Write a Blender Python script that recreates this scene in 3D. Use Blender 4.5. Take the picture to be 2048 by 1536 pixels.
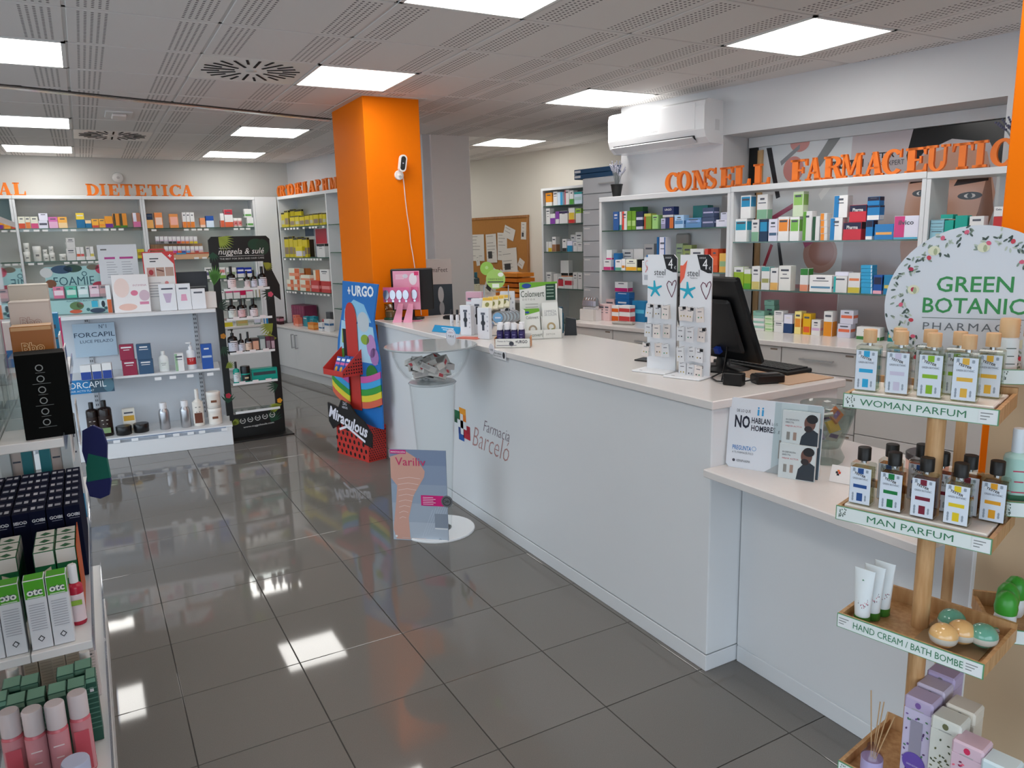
import bpy, math, random
from mathutils import Matrix, Vector
random.seed(7)
for _o in list(bpy.data.objects): bpy.data.objects.remove(_o)
SC = bpy.context.scene
COL = SC.collection
R = math.radians

# ------------------------------------------------------------------ camera, world, exposure
CAMH = 1.514
cam = bpy.data.cameras.new('camera'); camo = bpy.data.objects.new('camera', cam); COL.objects.link(camo)
cam.sensor_width = 36.0; cam.lens = 1505.86 / 2048 * 36.0; cam.clip_start = 0.05; cam.clip_end = 100
_yaw, _pit, _rol = R(29.082), R(10.931), R(1.488)
_f = Vector((math.sin(_yaw) * math.cos(_pit), math.cos(_yaw) * math.cos(_pit), -math.sin(_pit)))
_r = Vector((math.cos(_yaw), -math.sin(_yaw), 0)); _d = _f.cross(_r)
_r2 = math.cos(_rol) * _r + math.sin(_rol) * _d; _d2 = _f.cross(_r2)
_m = Matrix((_r2, -_d2, -_f)).transposed().to_4x4(); _m.translation = (0, 0, CAMH)
camo.matrix_world = _m
SC.camera = camo
SC.view_settings.view_transform = 'Standard'; SC.view_settings.look = 'None'
SC.view_settings.exposure = 0.0; SC.view_settings.gamma = 1.0; SC.view_settings.use_curve_mapping = False
LAMP = 8.4          # ceiling panel emission
SKY = 3.4           # overcast daylight outside the shop front
wd = bpy.data.worlds.new('overcast_sky'); SC.world = wd; wd.use_nodes = True
_bg = wd.node_tree.nodes['Background']; _bg.inputs[0].default_value = (0.74, 0.87, 1.0, 1); _bg.inputs[1].default_value = SKY
SC.cycles.use_denoising = True
SC.cycles.max_bounces = 8; SC.cycles.transparent_max_bounces = 16; SC.cycles.transmission_bounces = 8
SC.cycles.sample_clamp_indirect = 6.0
SC.cycles.caustics_reflective = True; SC.cycles.caustics_refractive = False

# ------------------------------------------------------------------ materials
def lin(c): return c / 12.92 if c <= 0.04045 else ((c + 0.055) / 1.055) ** 2.4
def rgb(h):
    h = h.lstrip('#')
    if len(h) == 3: h = ''.join(k * 2 for k in h)
    return tuple(lin(int(h[i:i + 2], 16) / 255) for i in (0, 2, 4)) + (1,)
MATS = {}
def mat(h, rough=.45, metal=0, noise=0, emit=0, coat=0, trans=0, ior=1.45, alpha=1, scale=30, bump=0, spec=.5, tint=None):
    """a node material; noise = grain in the colour, bump = fine relief"""
    k = (h, rough, metal, noise, emit, coat, trans, ior, alpha, scale, bump, spec)
    if k in MATS: return MATS[k]
    m = bpy.data.materials.new('mat_' + h + '_%d' % len(MATS)); m.use_nodes = True
    nt = m.node_tree; b = nt.nodes['Principled BSDF']; c = rgb(h); L = nt.links
    m.diffuse_color = c
    b.inputs['Base Color'].default_value = c; b.inputs['Roughness'].default_value = rough; b.inputs['Metallic'].default_value = metal
    b.inputs['IOR'].default_value = ior; b.inputs['Coat Weight'].default_value = coat; b.inputs['Coat Roughness'].default_value = .05
    b.inputs['Transmission Weight'].default_value = trans; b.inputs['Alpha'].default_value = alpha
    b.inputs['Specular IOR Level'].default_value = spec
    if emit:
        b.inputs['Emission Color'].default_value = c; b.inputs['Emission Strength'].default_value = emit
    if noise or bump:
        tc = nt.nodes.new('ShaderNodeTexCoord'); n = nt.nodes.new('ShaderNodeTexNoise')
        n.inputs['Scale'].default_value = scale; n.inputs['Detail'].default_value = 4
        L.new(tc.outputs['Object'], n.inputs['Vector'])
        if noise:
            mx = nt.nodes.new('ShaderNodeMix'); mx.data_type = 'RGBA'
            mx.inputs[6].default_value = tuple(v * (1 - noise) for v in c[:3]) + (1,)
            mx.inputs[7].default_value = tuple(min(1, v * (1 + noise)) for v in c[:3]) + (1,)
            L.new(n.outputs['Fac'], mx.inputs[0]); L.new(mx.outputs[2], b.inputs['Base Color'])
        if bump:
            bp = nt.nodes.new('ShaderNodeBump'); bp.inputs['Strength'].default_value = bump; bp.inputs['Distance'].default_value = .002
            L.new(n.outputs['Fac'], bp.inputs['Height']); L.new(bp.outputs['Normal'], b.inputs['Normal'])
    MATS[k] = m
    return m
def ink(h): return mat(h, .5)
def wood(h, h2, scale=14, name='wood'):
    k = ('wood', h, h2, scale)
    if k in MATS: return MATS[k]
    m = bpy.data.materials.new(name); m.use_nodes = True; nt = m.node_tree; b = nt.nodes['Principled BSDF']; L = nt.links
    tc = nt.nodes.new('ShaderNodeTexCoord'); mp = nt.nodes.new('ShaderNodeMapping'); mp.inputs['Scale'].default_value = (1, 1, .12)
    w = nt.nodes.new('ShaderNodeTexNoise'); w.inputs['Scale'].default_value = scale * 6; w.inputs['Detail'].default_value = 6
    r = nt.nodes.new('ShaderNodeValToRGB'); r.color_ramp.elements[0].color = rgb(h); r.color_ramp.elements[1].color = rgb(h2)
    r.color_ramp.elements[0].position = .35; r.color_ramp.elements[1].position = .65
    L.new(tc.outputs['Object'], mp.inputs[0]); L.new(mp.outputs[0], w.inputs['Vector']); L.new(w.outputs['Fac'], r.inputs[0]); L.new(r.outputs[0], b.inputs['Base Color'])
    b.inputs['Roughness'].default_value = .5
    MATS[k] = m; return m
def perforated(h):
    """ceiling board: five rows of small round holes near two of its edges"""
    m = bpy.data.materials.new('perforated_board'); m.use_nodes = True; nt = m.node_tree; b = nt.nodes['Principled BSDF']; L = nt.links; N = nt.nodes.new
    tc = N('ShaderNodeTexCoord'); sep = N('ShaderNodeSeparateXYZ'); L.new(tc.outputs['Object'], sep.inputs[0])
    def mth(op, a, c=None, d=None):
        n = N('ShaderNodeMath'); n.operation = op
        for i, v in enumerate((a, c, d)):
            if v is None: continue
            if hasattr(v, 'node'): L.new(v, n.inputs[i])
            else: n.inputs[i].default_value = v
        return n.outputs[0]
    P = .026
    ax = mth('ABSOLUTE', sep.outputs[0])
    band = mth('MULTIPLY', mth('GREATER_THAN', ax, .131), mth('LESS_THAN', ax, .131 + 5 * P))
    bandy = mth('LESS_THAN', mth('ABSOLUTE', sep.outputs[1]), P * 10.5)
    fx = mth('SUBTRACT', mth('FRACT', mth('DIVIDE', mth('SUBTRACT', ax, .131), P)), .5)
    fy = mth('SUBTRACT', mth('FRACT', mth('ADD', mth('DIVIDE', sep.outputs[1], P), .5)), .5)
    rr = mth('ADD', mth('MULTIPLY', fx, fx), mth('MULTIPLY', fy, fy))
    hole = mth('MULTIPLY', mth('MULTIPLY', mth('LESS_THAN', rr, .06), band), bandy)
    mx = N('ShaderNodeMix'); mx.data_type = 'RGBA'; mx.inputs[6].default_value = rgb(h); mx.inputs[7].default_value = rgb('6a6663')
    L.new(hole, mx.inputs[0]); L.new(mx.outputs[2], b.inputs['Base Color']); b.inputs['Roughness'].default_value = .8
    return m
WHITE = lambda: mat('e6e6e6', .35)

# ------------------------------------------------------------------ text outlines from the built-in font
_TX = {}
def text_geo(s, bold=0.0, spacing=1.0):
    k = (s, bold, spacing)
    if k in _TX: return _TX[k]
    cu = bpy.data.curves.new('t', 'FONT'); cu.body = s; cu.size = 1; cu.resolution_u = 2; cu.offset = bold; cu.space_character = spacing
    ob = bpy.data.objects.new('t', cu); COL.objects.link(ob)
    dg = bpy.context.evaluated_depsgraph_get(); me = ob.evaluated_get(dg).to_mesh()
    vs = [tuple(v.co[:2]) for v in me.vertices]; fs = [tuple(p.vertices) for p in me.polygons]
    bpy.data.objects.remove(ob); bpy.data.curves.remove(cu)
    if vs:
        x0 = min(v[0] for v in vs); x1 = max(v[0] for v in vs); y0 = min(v[1] for v in vs); y1 = max(v[1] for v in vs)
    else: x0 = x1 = y0 = y1 = 0
    _TX[k] = (vs, fs, x0, x1, y0, y1)
    return _TX[k]

# ------------------------------------------------------------------ mesh builder
class MB:
    def __init__(s): s.v = []; s.f = []; s.m = []; s.sm = []; s.mats = []; s.M = Matrix.Identity(4)
    def mi(s, m):
        if m not in s.mats: s.mats.append(m)
        return s.mats.index(m)
    def add(s, vs, fs, m, smooth=False):
        o = len(s.v); i = s.mi(m)
        for p in vs: s.v.append(tuple(s.M @ Vector(p)))
        for f in fs: s.f.append(tuple(o + k for k in f)); s.m.append(i); s.sm.append(smooth)
        return s
    def box(s, x0, x1, y0, y1, z0, z1, m, bev=0):
        if x0 > x1: x0, x1 = x1, x0
        if y0 > y1: y0, y1 = y1, y0
        if bev:
            b = min(bev, (x1 - x0) / 2.01, (y1 - y0) / 2.01, (z1 - z0) / 2.01); V = []; idx = {}
            for ax in range(3):
                for sx in (0, 1):
                    for sy in (0, 1):
                        for sz in (0, 1):
                            p = []
                            for a, (lo, hi, k) in enumerate(((x0, x1, sx), (y0, y1, sy), (z0, z1, sz))):
                                e = 0 if a == ax else b
                                p.append(hi - e if k else lo + e)
                            idx[(ax, sx, sy, sz)] = len(V); V.append(tuple(p))
            F = []
            g = idx
            for k in (0, 1):
                q = [g[(0, k, a, c)] for a, c in ((0, 0), (1, 0), (1, 1), (0, 1))]; F.append(q if k else q[::-1])
                q = [g[(1, a, k, c)] for a, c in ((0, 0), (0, 1), (1, 1), (1, 0))]; F.append(q if k else q[::-1])
                q = [g[(2, a, c, k)] for a, c in ((0, 0), (1, 0), (1, 1), (0, 1))]; F.append(q if k else q[::-1])
            for a in (0, 1):
                for c in (0, 1):
                    q = [g[(0, a, c, 0)], g[(1, a, c, 0)], g[(1, a, c, 1)], g[(0, a, c, 1)]]; F.append(q if a != c else q[::-1])
                    q = [g[(0, a, 0, c)], g[(2, a, 0, c)], g[(2, a, 1, c)], g[(0, a, 1, c)]]; F.append(q if a == c else q[::-1])
                    q = [g[(1, 0, a, c)], g[(2, 0, a, c)], g[(2, 1, a, c)], g[(1, 1, a, c)]]; F.append(q if a != c else q[::-1])
                    for e in (0, 1):
                        q = [g[(0, a, c, e)], g[(1, a, c, e)], g[(2, a, c, e)]]; F.append(q if (a + c + e) % 2 == 1 else q[::-1])
            return s.add(V, F, m)
        V = [(x0, y0, z0), (x1, y0, z0), (x1, y1, z0), (x0, y1, z0), (x0, y0, z1), (x1, y0, z1), (x1, y1, z1), (x0, y1, z1)]
        return s.add(V, [(3, 2, 1, 0), (4, 5, 6, 7), (0, 1, 5, 4), (1, 2, 6, 5), (2, 3, 7, 6), (3, 0, 4, 7)], m)
    def quad(s, pts, m): return s.add(pts, [tuple(range(len(pts)))], m)
    def front(s, x0, z0, x1, z1, m, y=-.0006): return s.quad([(x0, y, z0), (x1, y, z0), (x1, y, z1), (x0, y, z1)], m)
    def right(s, y0, z0, y1, z1, x, m): return s.quad([(x, y0, z0), (x, y1, z0), (x, y1, z1), (x, y0, z1)], m)
    def prism(s, poly, y0, y1, m, cap=None):
        """polygon in x,z (counter-clockwise seen from -y) swept from y0 (front) to y1"""
        n = len(poly); V = [(x, y0, z) for x, z in poly] + [(x, y1, z) for x, z in poly]
        s.add(V, [(i, n + i, n + (i + 1) % n, (i + 1) % n) for i in range(n)], m)
        s.add(V, [tuple(range(n)), tuple(range(2 * n - 1, n - 1, -1))], cap or m); return s
    def slab(s, poly, z0, z1, m):
        n = len(poly); V = [(x, y, z0) for x, y in poly] + [(x, y, z1) for x, y in poly]
        return s.add(V, [tuple(range(n - 1, -1, -1)), tuple(range(n, 2 * n))] + [(i, (i + 1) % n, n + (i + 1) % n, n + i) for i in range(n)], m)
    def lathe(s, prof, m, n=20, c=(0, 0, 0), smooth=True, sx=1, sy=1):
        """prof: (radius, z) from bottom to top; closed with caps where the radius is not zero"""
        V = []; k = len(prof)
        for r, z in prof:
            for i in range(n):
                a = 2 * math.pi * i / n; V.append((c[0] + r * math.cos(a) * sx, c[1] + r * math.sin(a) * sy, c[2] + z))
        F = [(j * n + i, j * n + (i + 1) % n, (j + 1) * n + (i + 1) % n, (j + 1) * n + i) for j in range(k - 1) for i in range(n)]
        s.add(V, F, m, smooth)
        if prof[0][0] > 1e-5: s.add(V[:n], [tuple(range(n - 1, -1, -1))], m)
        if prof[-1][0] > 1e-5: s.add(V[-n:], [tuple(range(n))], m)
        return s
    def tube(s, path, r, m, n=8, taper=None):
        P = [Vector(p) for p in path]; V = []
        up = Vector((.13, .21, .97))
        for i, p in enumerate(P):
            t = (P[min(i + 1, len(P) - 1)] - P[max(i - 1, 0)]).normalized()
            a = t.cross(up)
            if a.length < 1e-3: a = t.cross(Vector((1, 0, 0)))
            a.normalize(); b = t.cross(a)
            rr = r if taper is None else r + (taper - r) * i / (len(P) - 1)
            for k in range(n):
                q = 2 * math.pi * k / n; V.append(tuple(p + a * rr * math.cos(q) + b * rr * math.sin(q)))
        F = [(j * n + i, (j + 1) * n + i, (j + 1) * n + (i + 1) % n, j * n + (i + 1) % n) for j in range(len(P) - 1) for i in range(n)]
        s.add(V, F, m, True); s.add(V[:n], [tuple(range(n))], m); s.add(V[-n:], [tuple(range(n - 1, -1, -1))], m); return s
    def disc(s, cx, cz, rx, rz, m, y=-.0006, n=20, a0=0, a1=360, rot=0):
        pts = []
        k = n if a1 - a0 >= 360 else n + 1
        cr, sr = math.cos(rot), math.sin(rot)
        for i in range(k):
            a = R(a0 + (a1 - a0) * i / n); px, pz = rx * math.cos(a), rz * math.sin(a)
            pts.append((cx + px * cr - pz * sr, y, cz + px * sr + pz * cr))
        return s.quad(pts, m)
    def ring(s, cx, cz, r0, r1, m, y=-.0006, n=24, a0=0, a1=360, sx=1):
        for i in range(n):
            a = R(a0 + (a1 - a0) * i / n); b = R(a0 + (a1 - a0) * (i + 1) / n)
            s.quad([(cx + r0 * math.cos(a) * sx, y, cz + r0 * math.sin(a)), (cx + r1 * math.cos(a) * sx, y, cz + r1 * math.sin(a)), (cx + r1 * math.cos(b) * sx, y, cz + r1 * math.sin(b)), (cx + r0 * math.cos(b) * sx, y, cz + r0 * math.sin(b))], m)
        return s
    def line(s, pts, w, m, y=-.0006):
        for (xa, za), (xb, zb) in zip(pts, pts[1:]):
            dx, dz = xb - xa, zb - za; l = math.hypot(dx, dz) or 1; nx, nz = -dz / l * w / 2, dx / l * w / 2
            s.quad([(xa - nx, y, za - nz), (xb - nx, y, zb - nz), (xb + nx, y, zb + nz), (xa + nx, y, za + nz)], m)
        return s
    def text(s, t, cx, cz, w, h, m, y=-.0006, bold=0.0, rot=0, shear=0, fit=True, spacing=1.0, depth=0):
        """lettering on the front plane fitted into w x h about (cx, cz)"""
        vs, fs, x0, x1, y0, y1 = text_geo(t, bold, spacing)
        if not vs: return s
        sx = w / max(x1 - x0, 1e-6); sz = h / max(y1 - y0, 1e-6)
        if fit == 'keep': sx = sz = min(sx, sz)
        cr, sr = math.cos(rot), math.sin(rot); V = []
        for vx, vy in vs:
            a = (vx - (x0 + x1) / 2) * sx; b = (vy - (y0 + y1) / 2) * sz; a += b * shear
            V.append((cx + a * cr - b * sr, y, cz + a * sr + b * cr))
        s.add(V, fs, m)
        if depth:
            n = len(V); W = [(p[0], y + depth, p[2]) for p in V]; s.add(W, [f[::-1] for f in fs], m)
            cnt = {}
            for f in fs:
                for a, b in zip(f, f[1:] + f[:1]): cnt[(a, b)] = 1
            edges = [(a, b) for a, b in cnt if (b, a) not in cnt]
            s.add(V + W, [(b, a, n + a, n + b) for a, b in edges], m)
        return s
    def build(s, name, parent=None, loc=None, rz=0, label=None, cat=None, group=None, kind=None, rot=None):
        me = bpy.data.meshes.new(name); me.from_pydata(s.v, [], s.f)
        for m in s.mats: me.materials.append(m)
        me.polygons.foreach_set('material_index', s.m); me.polygons.foreach_set('use_smooth', s.sm); me.update()
        o = bpy.data.objects.new(name, me); COL.objects.link(o)
        if parent is not None: o.parent = parent
        if loc is not None: o.location = loc
        if rot is not None: o.rotation_euler = rot
        elif rz: o.rotation_euler = (0, 0, rz)
        tag(o, label, cat, group, kind); return o
def tag(o, label=None, cat=None, group=None, kind=None):
    if label: o['label'] = label
    if cat: o['category'] = cat
    if group: o['group'] = group
    if kind: o['kind'] = kind
    return o
def empty(name, loc, rz=0, label=None, cat=None, group=None, kind=None, rot=None):
    o = bpy.data.objects.new(name, None); COL.objects.link(o); o.location = loc; o.rotation_euler = rot or (0, 0, rz)
    o.empty_display_size = .05
    return tag(o, label, cat, group, kind)
def dup(o, parent=None, loc=None, label=None, rz=None):
    """a copy of a thing and of each of its parts"""
    c = o.copy(); COL.objects.link(c)
    if parent is not None: c.parent = parent
    if loc is not None: c.location = loc
    if rz is not None: c.rotation_euler = (0, 0, rz)
    if label: c['label'] = label
    for ch in [k for k in bpy.data.objects if k.parent == o]: dup(ch, c)
    return c
class Frame:
    """a vertical plane: u runs to the right for someone facing it, d comes out of it towards the viewer"""
    def __init__(s, ox, oy, ang): s.o = Vector((ox, oy)); s.a = ang; s.u = Vector((math.cos(ang), math.sin(ang))); s.n = Vector((s.u.y, -s.u.x))
    def p(s, u, d, z): q = s.o + s.u * u + s.n * d; return (q.x, q.y, z)
TILT = math.atan(.2)
RW = Frame(3.73, 4.87, TILT - math.pi / 2)      # right wall with the CONSELL shelves, built askew to the floor grid
BW = Frame(0, 9.45, R(3))                       # far wall with the DIETETICA shelves
OW = Frame(2.27, 9.6, TILT - math.pi / 2)       # far right wall with the ORTOPEDIA shelves
GD = Frame(-.06, 6.1, -.11)                     # low white gondola in the middle of the shop
FR = {'RW': RW, 'BW': BW, 'OW': OW, 'GD': GD}
CEIL = 2.478
ORD = ['', 'first', 'second', 'third', 'fourth', 'fifth', 'sixth', 'seventh', 'eighth', 'ninth', 'tenth', '11th', '12th', '13th', '14th', '15th', '16th', '17th', '18th', '19th', '20th', '21st', '22nd', '23rd', '24th', '25th', '26th', '27th', '28th', '29th']

# ------------------------------------------------------------------ the room
M_WALL = mat('d8d9db', .7, noise=.02, scale=3, bump=.02)
M_WARM = mat('e8e3d8', .75, noise=.02, scale=3)
M_ORANGE = mat('f67a00', .65, noise=.02, scale=4, bump=.03, spec=.15)
M_FURN = mat('e4e6e8', .3, noise=.01, scale=5)
M_TOP = mat('e3dedb', .22, noise=.02, scale=60)
M_GREYF = mat('dad7d4', .35)
M_ALU = mat('b9b9bb', .3, metal=1)
M_CHROME = mat('d8d8da', .12, metal=1)
M_BLACK = mat('0c0c0d', .4)
M_CLEAR = mat('eef6f2', .03, trans=1.0, ior=1.45)
def glass_sheet(h, face=.14, power=4.0, amt=.55):
    """thin clear sheet: mostly see-through with a faint mirror and tint"""
    k = ('sheet', h, face, power, amt)
    if k in MATS: return MATS[k]
    m = bpy.data.materials.new('clear_sheet'); m.use_nodes = True; nt = m.node_tree; L = nt.links
    nt.nodes.remove(nt.nodes['Principled BSDF']); out = nt.nodes['Material Output']
    tr = nt.nodes.new('ShaderNodeBsdfTransparent'); tr.inputs[0].default_value = rgb(h)
    gl = nt.nodes.new('ShaderNodeBsdfGlossy'); gl.inputs['Roughness'].default_value = .04
    fr = nt.nodes.new('ShaderNodeLayerWeight'); fr.inputs[0].default_value = .5
    pw = nt.nodes.new('ShaderNodeMath'); pw.operation = 'POWER'; pw.inputs[1].default_value = power; L.new(fr.outputs['Facing'], pw.inputs[0])
    ad = nt.nodes.new('ShaderNodeMath'); ad.operation = 'MULTIPLY_ADD'; ad.inputs[1].default_value = amt; ad.inputs[2].default_value = (.03 if face else .0) + face * .03; ad.use_clamp = True
    mx = nt.nodes.new('ShaderNodeMixShader'); L.new(pw.outputs[0], ad.inputs[0]); L.new(ad.outputs[0], mx.inputs[0])
    L.new(tr.outputs[0], mx.inputs[1]); L.new(gl.outputs[0], mx.inputs[2]); L.new(mx.outputs[0], out.inputs[0])
    MATS[k] = m; return m
M_SHEET = glass_sheet('f2f7f6'); M_SHELFGLASS = glass_sheet('e6f0ec', .3); M_GEDGE = mat('2f5a4c', .15, spec=.8)

def floor_mat():
    m = bpy.data.materials.new('polished_grey_tile'); m.use_nodes = True; nt = m.node_tree; b = nt.nodes['Principled BSDF']; L = nt.links
    tc = nt.nodes.new('ShaderNodeTexCoord'); n = nt.nodes.new('ShaderNodeTexNoise'); n.inputs['Scale'].default_value = 420; n.inputs['Detail'].default_value = 2
    oi = nt.nodes.new('ShaderNodeObjectInfo'); mx = nt.nodes.new('ShaderNodeMix'); mx.data_type = 'RGBA'
    mx.inputs[6].default_value = rgb('66625e'); mx.inputs[7].default_value = rgb('7f7b76')
    L.new(tc.outputs['Object'], n.inputs['Vector']); L.new(n.outputs['Fac'], mx.inputs[0])
    hs = nt.nodes.new('ShaderNodeHueSaturation'); mr = nt.nodes.new('ShaderNodeMapRange'); mr.inputs[3].default_value = .93; mr.inputs[4].default_value = 1.05
    L.new(oi.outputs['Random'], mr.inputs[0]); L.new(mr.outputs[0], hs.inputs['Value']); L.new(mx.outputs[2], hs.inputs['Color'])
    L.new(hs.outputs[0], b.inputs['Base Color']); b.inputs['Roughness'].default_value = .045; b.inputs['IOR'].default_value = 1.5
    return m
M_FLOOR = floor_mat()
fl = MB().box(-2.8, 7.2, -2.4, 10.6, -.12, -.003, mat('3b3835', .8)).build('floor', label='dark grey polished tile floor with thin joints', kind='structure')
T = .4; TX0, TY0 = .1248, .2049
_t = MB().box(-.1985, .1985, -.1985, .1985, -.012, 0, M_FLOOR, bev=.0012)
tile0 = None; rest = MB()
for i in range(-8, 18):
    for j in range(-7, 26):
        cx, cy = TX0 + (i + .5) * T, TY0 + (j + .5) * T
        if -.3 < cx < 2.55 and .55 < cy < 9.6:
            if tile0 is None: tile0 = _t.build('tile', fl, (cx, cy, 0))
            else:
                c = tile0.copy(); COL.objects.link(c); c.location = (cx, cy, 0)
        else:
            rest.M = Matrix.Translation((cx, cy, 0)); rest.box(-.1985, .1985, -.1985, .1985, -.012, 0, M_FLOOR)
rest.build('outlying_tiles', fl, kind='stuff')

ce = MB().box(-2.8, 7.2, -2.4, 10.6, CEIL + .03, CEIL + .15, mat('8a8886', .9)).build('ceiling', label='suspended ceiling of perforated grey white boards in a thin grid', kind='structure')
M_PERF = perforated('e8e4e1')
GX, GY, G = 2.4465, 3.1305, .6
LIGHTS = [(-5, 2), (-5, 6), (-5, 9), (-2, 2), (-2, 6), (-2, 9), (-2, -1), (1, -1), (1, 2), (2, 6), (-5, -1), (1, 9), (-2, -4), (1, -4), (-5, -4)]  # the panel hidden in the back office is added to brighten it
VENTS = [(-3, 2), (-4, 7)]
tl = MB().box(-.2925, .2925, -.2925, .2925, 0, .012, M_PERF, bev=.002)
b0 = None; rest = MB()
for i in range(-9, 8):
    for j in range(-9, 12):
        if (i, j) in LIGHTS or (i, j) in VENTS: continue
        cx, cy = GX + (i + .5) * G, GY + (j + .5) * G
        if i >= -6 and j >= -3:
            if b0 is None: b0 = tl.build('ceiling_board', ce, (cx, cy, CEIL))
            else:
                c = b0.copy(); COL.objects.link(c); c.location = (cx, cy, CEIL)
        else:
            rest.M = Matrix.Translation((cx, cy, CEIL)); rest.box(-.2925, .2925, -.2925, .2925, 0, .012, mat('e8e4e1', .8))
rest.build('outlying_boards', ce, kind='stuff')
g = MB(); M_TBAR = mat('d5d3d1', .5)
for i in range(-9, 9): g.box(GX + i * G - .011, GX + i * G + .011, -2.3, 10.3, CEIL + .004, CEIL + .028, M_TBAR)
for j in range(-9, 13): g.box(-2.75, 7.1, GY + j * G - .011, GY + j * G + .011, CEIL + .004, CEIL + .028, M_TBAR)
g.build('grid_bars', ce)
# aluminium joint profile running across the ceiling askew to the grid
s = MB(); _a = math.atan(.28)
s.M = Matrix.Translation((-.31, 5.56, CEIL)) @ Matrix.Rotation(_a, 4, 'Z')
s.box(-2.6, 2.22, -.035, .035, -.012, .004, mat('cfccca', .18, metal=1), bev=.003)
s.box(-2.6, 2.22, -.05, -.036, -.004, .004, mat('3a3836', .6))
s.build('trim_1', label='bright aluminium joint strip crossing the ceiling at a slant', kind='structure')
M_LAMP = mat('fffdf8', .5, emit=LAMP)
def lamp_lbl(i, j):
    d = {(-5, 2): 'nearest of the three in the leftmost row', (-5, 6): 'middle one of the leftmost row', (-5, 9): 'farthest one of the leftmost row, near the far wall',
         (-2, 2): 'just in front of the orange column', (-2, 6): 'behind the orange column to its left', (-2, 9): 'farthest one before the ORTOPEDIA shelves',
         (-2, -1): 'cut by the top edge above the column', (1, -1): 'large and near, over the till', (1, 2): 'beside the air conditioner', (2, 6): 'over the back office near the notice board'}
    return 'square ceiling light panel, ' + d.get((i, j), 'above the shop entrance behind the viewer' if j < 5 else 'unseen one added to brighten the back office')
for i, j in LIGHTS:
    cx, cy = GX + (i + .5) * G, GY + (j + .5) * G
    e = empty('ceiling_light', (cx, cy, CEIL), label=lamp_lbl(i, j), cat='ceiling light', group='square ceiling light panels')
    f = MB(); W2 = mat('eeeeec', .4)
    for k in range(4):
        f.M = Matrix.Rotation(k * math.pi / 2, 4, 'Z'); f.box(-.297, .297, -.297, -.278, -.002, .012, W2)
    f.build('frame', e); MB().box(-.279, .279, -.279, .279, .001, .008, M_LAMP).build('diffuser', e)
for i, j in VENTS:
    cx, cy = GX + (i + .5) * G, GY + (j + .5) * G
    near = j == 2
    e = empty('ceiling_vent', (cx, cy, CEIL), label='square swirl air vent with black slots, ' + ('left of the light by the orange column' if near else 'farther one between the two leftmost lights'), cat='vent', group='swirl vents in the ceiling')
    MB().box(-.296, .296, -.296, .296, 0, .01, mat('ece8e4', .3), bev=.002).build('plate', e)
    for k in range(24):
        a = 2 * math.pi * k / 24; r0, r1 = (.09, .25) if k % 2 == 0 else (.17, .265)
        q = MB(); q.M = Matrix.Rotation(a, 4, 'Z'); q.box(r0, r1, -.0065, .0065, -.003, .004, mat('0b0b0b', .8)); q.build('slot', e)
    MB().lathe([(.0, -.003), (.03, -.002), (.032, .002)], mat('d9d5d0', .3)).build('hub', e)

def wall_box(name, fr, u0, u1, d0, d1, z0, z1, m, label):
    o = MB().box(u0, u1, -d1, -d0, z0, z1, m).build(name, loc=(fr.o.x, fr.o.y, 0), rz=fr.a, label=label, kind='structure')
    return o
wall_box('wall_far', BW, -2.9, 4.9, -.2, 0, 0, 2.6, mat('cfcec9', .7, noise=.02, scale=3), 'plain off white far wall above the DIETETICA shelves')
wall_box('wall_far_right', OW, -.2, 2.95, -.15, 0, 0, 2.6, M_WALL, 'plain white wall above the ORTOPEDIA shelves')
wall_box('wall_office', RW, -5.6, .3, -1.6, -1.4, 0, 2.6, M_WARM, 'warm beige back office wall carrying the notice board')
w = wall_box('wall_right', RW, 0, .92, -1.4, 0, 0, 2.6, M_WALL, 'white wall pier behind the air conditioner, with the lintel over the poster window')
MB().box(.92, 2.62, 0, .5, 2.17, 2.6, M_WALL).build('lintel', w)
MB().box(2.62, 7.3, 0, .5, 0, 2.6, M_WALL).build('near_pier', w)
MB().box(.92, 2.62, 0, .5, 0, .86, M_WALL).build('parapet', w)
MB().box(.92, 2.62, .34, .5, .86, 2.17, mat('b9bcc0', .6)).build('recess_back', w)
wl_ = MB().box(-2.7, -2.5, 6.4, 9.6, 0, 2.6, M_WALL).box(-2.7, -2.5, -2.3, 6.4, 2.25, 2.6, M_WALL).box(-2.7, -2.5, -2.3, 6.4, 0, .1, M_WALL).build('wall_left', label='white side wall left of the shop with a corner shop window, out of view', kind='structure')
# shop front behind the viewer: glazed opening that lets the daylight in
sf = MB(); M_FR = mat('5b5d60', .4, metal=.6)
sf.box(-2.7, 5.6, -2.3, -2.1, 2.25, 2.6, M_WALL).box(-2.7, -2.4, -2.3, -2.1, 0, 2.25, M_WALL).box(1.85, 6.5, -2.3, -2.1, 0, 2.6, M_WALL)
wf = sf.build('wall_front', label='shop front wall behind the viewer with wide window openings', kind='structure')
fr_ = MB()
for y in (-2.1, -.9, .3, 1.5, 2.6, 3.7, 4.75, 5.6, 6.35): fr_.box(-2.64, -2.57, y, y + .05, .1, 2.25, M_FR)
for x in (-2.4, -1.0, .4, 1.8): fr_.box(x, x + .05, -2.24, -2.17, 0, 2.25, M_FR)
fr_.box(-2.4, 1.85, -2.24, -2.17, 2.2, 2.25, M_FR).box(-2.4, 1.85, -2.24, -2.17, 0, .08, M_FR); fr_.build('window_frame', wf)
pl = bpy.data.lights.new('daylight_portal', 'AREA'); pl.shape = 'RECTANGLE'; pl.size = 4.25; pl.size_y = 2.25; pl.cycles.is_portal = True
po = bpy.data.objects.new('daylight_portal', pl); COL.objects.link(po); po.location = (-.28, -2.15, 1.13); po.rotation_euler = (R(90), 0, 0)
MB().box(-14, 12, -14, -2.4, -.2, -.02, mat('8b8986', .9, noise=.1, scale=6)).build('street_pavement', label='grey street pavement outside the shop front', kind='structure')

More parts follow.
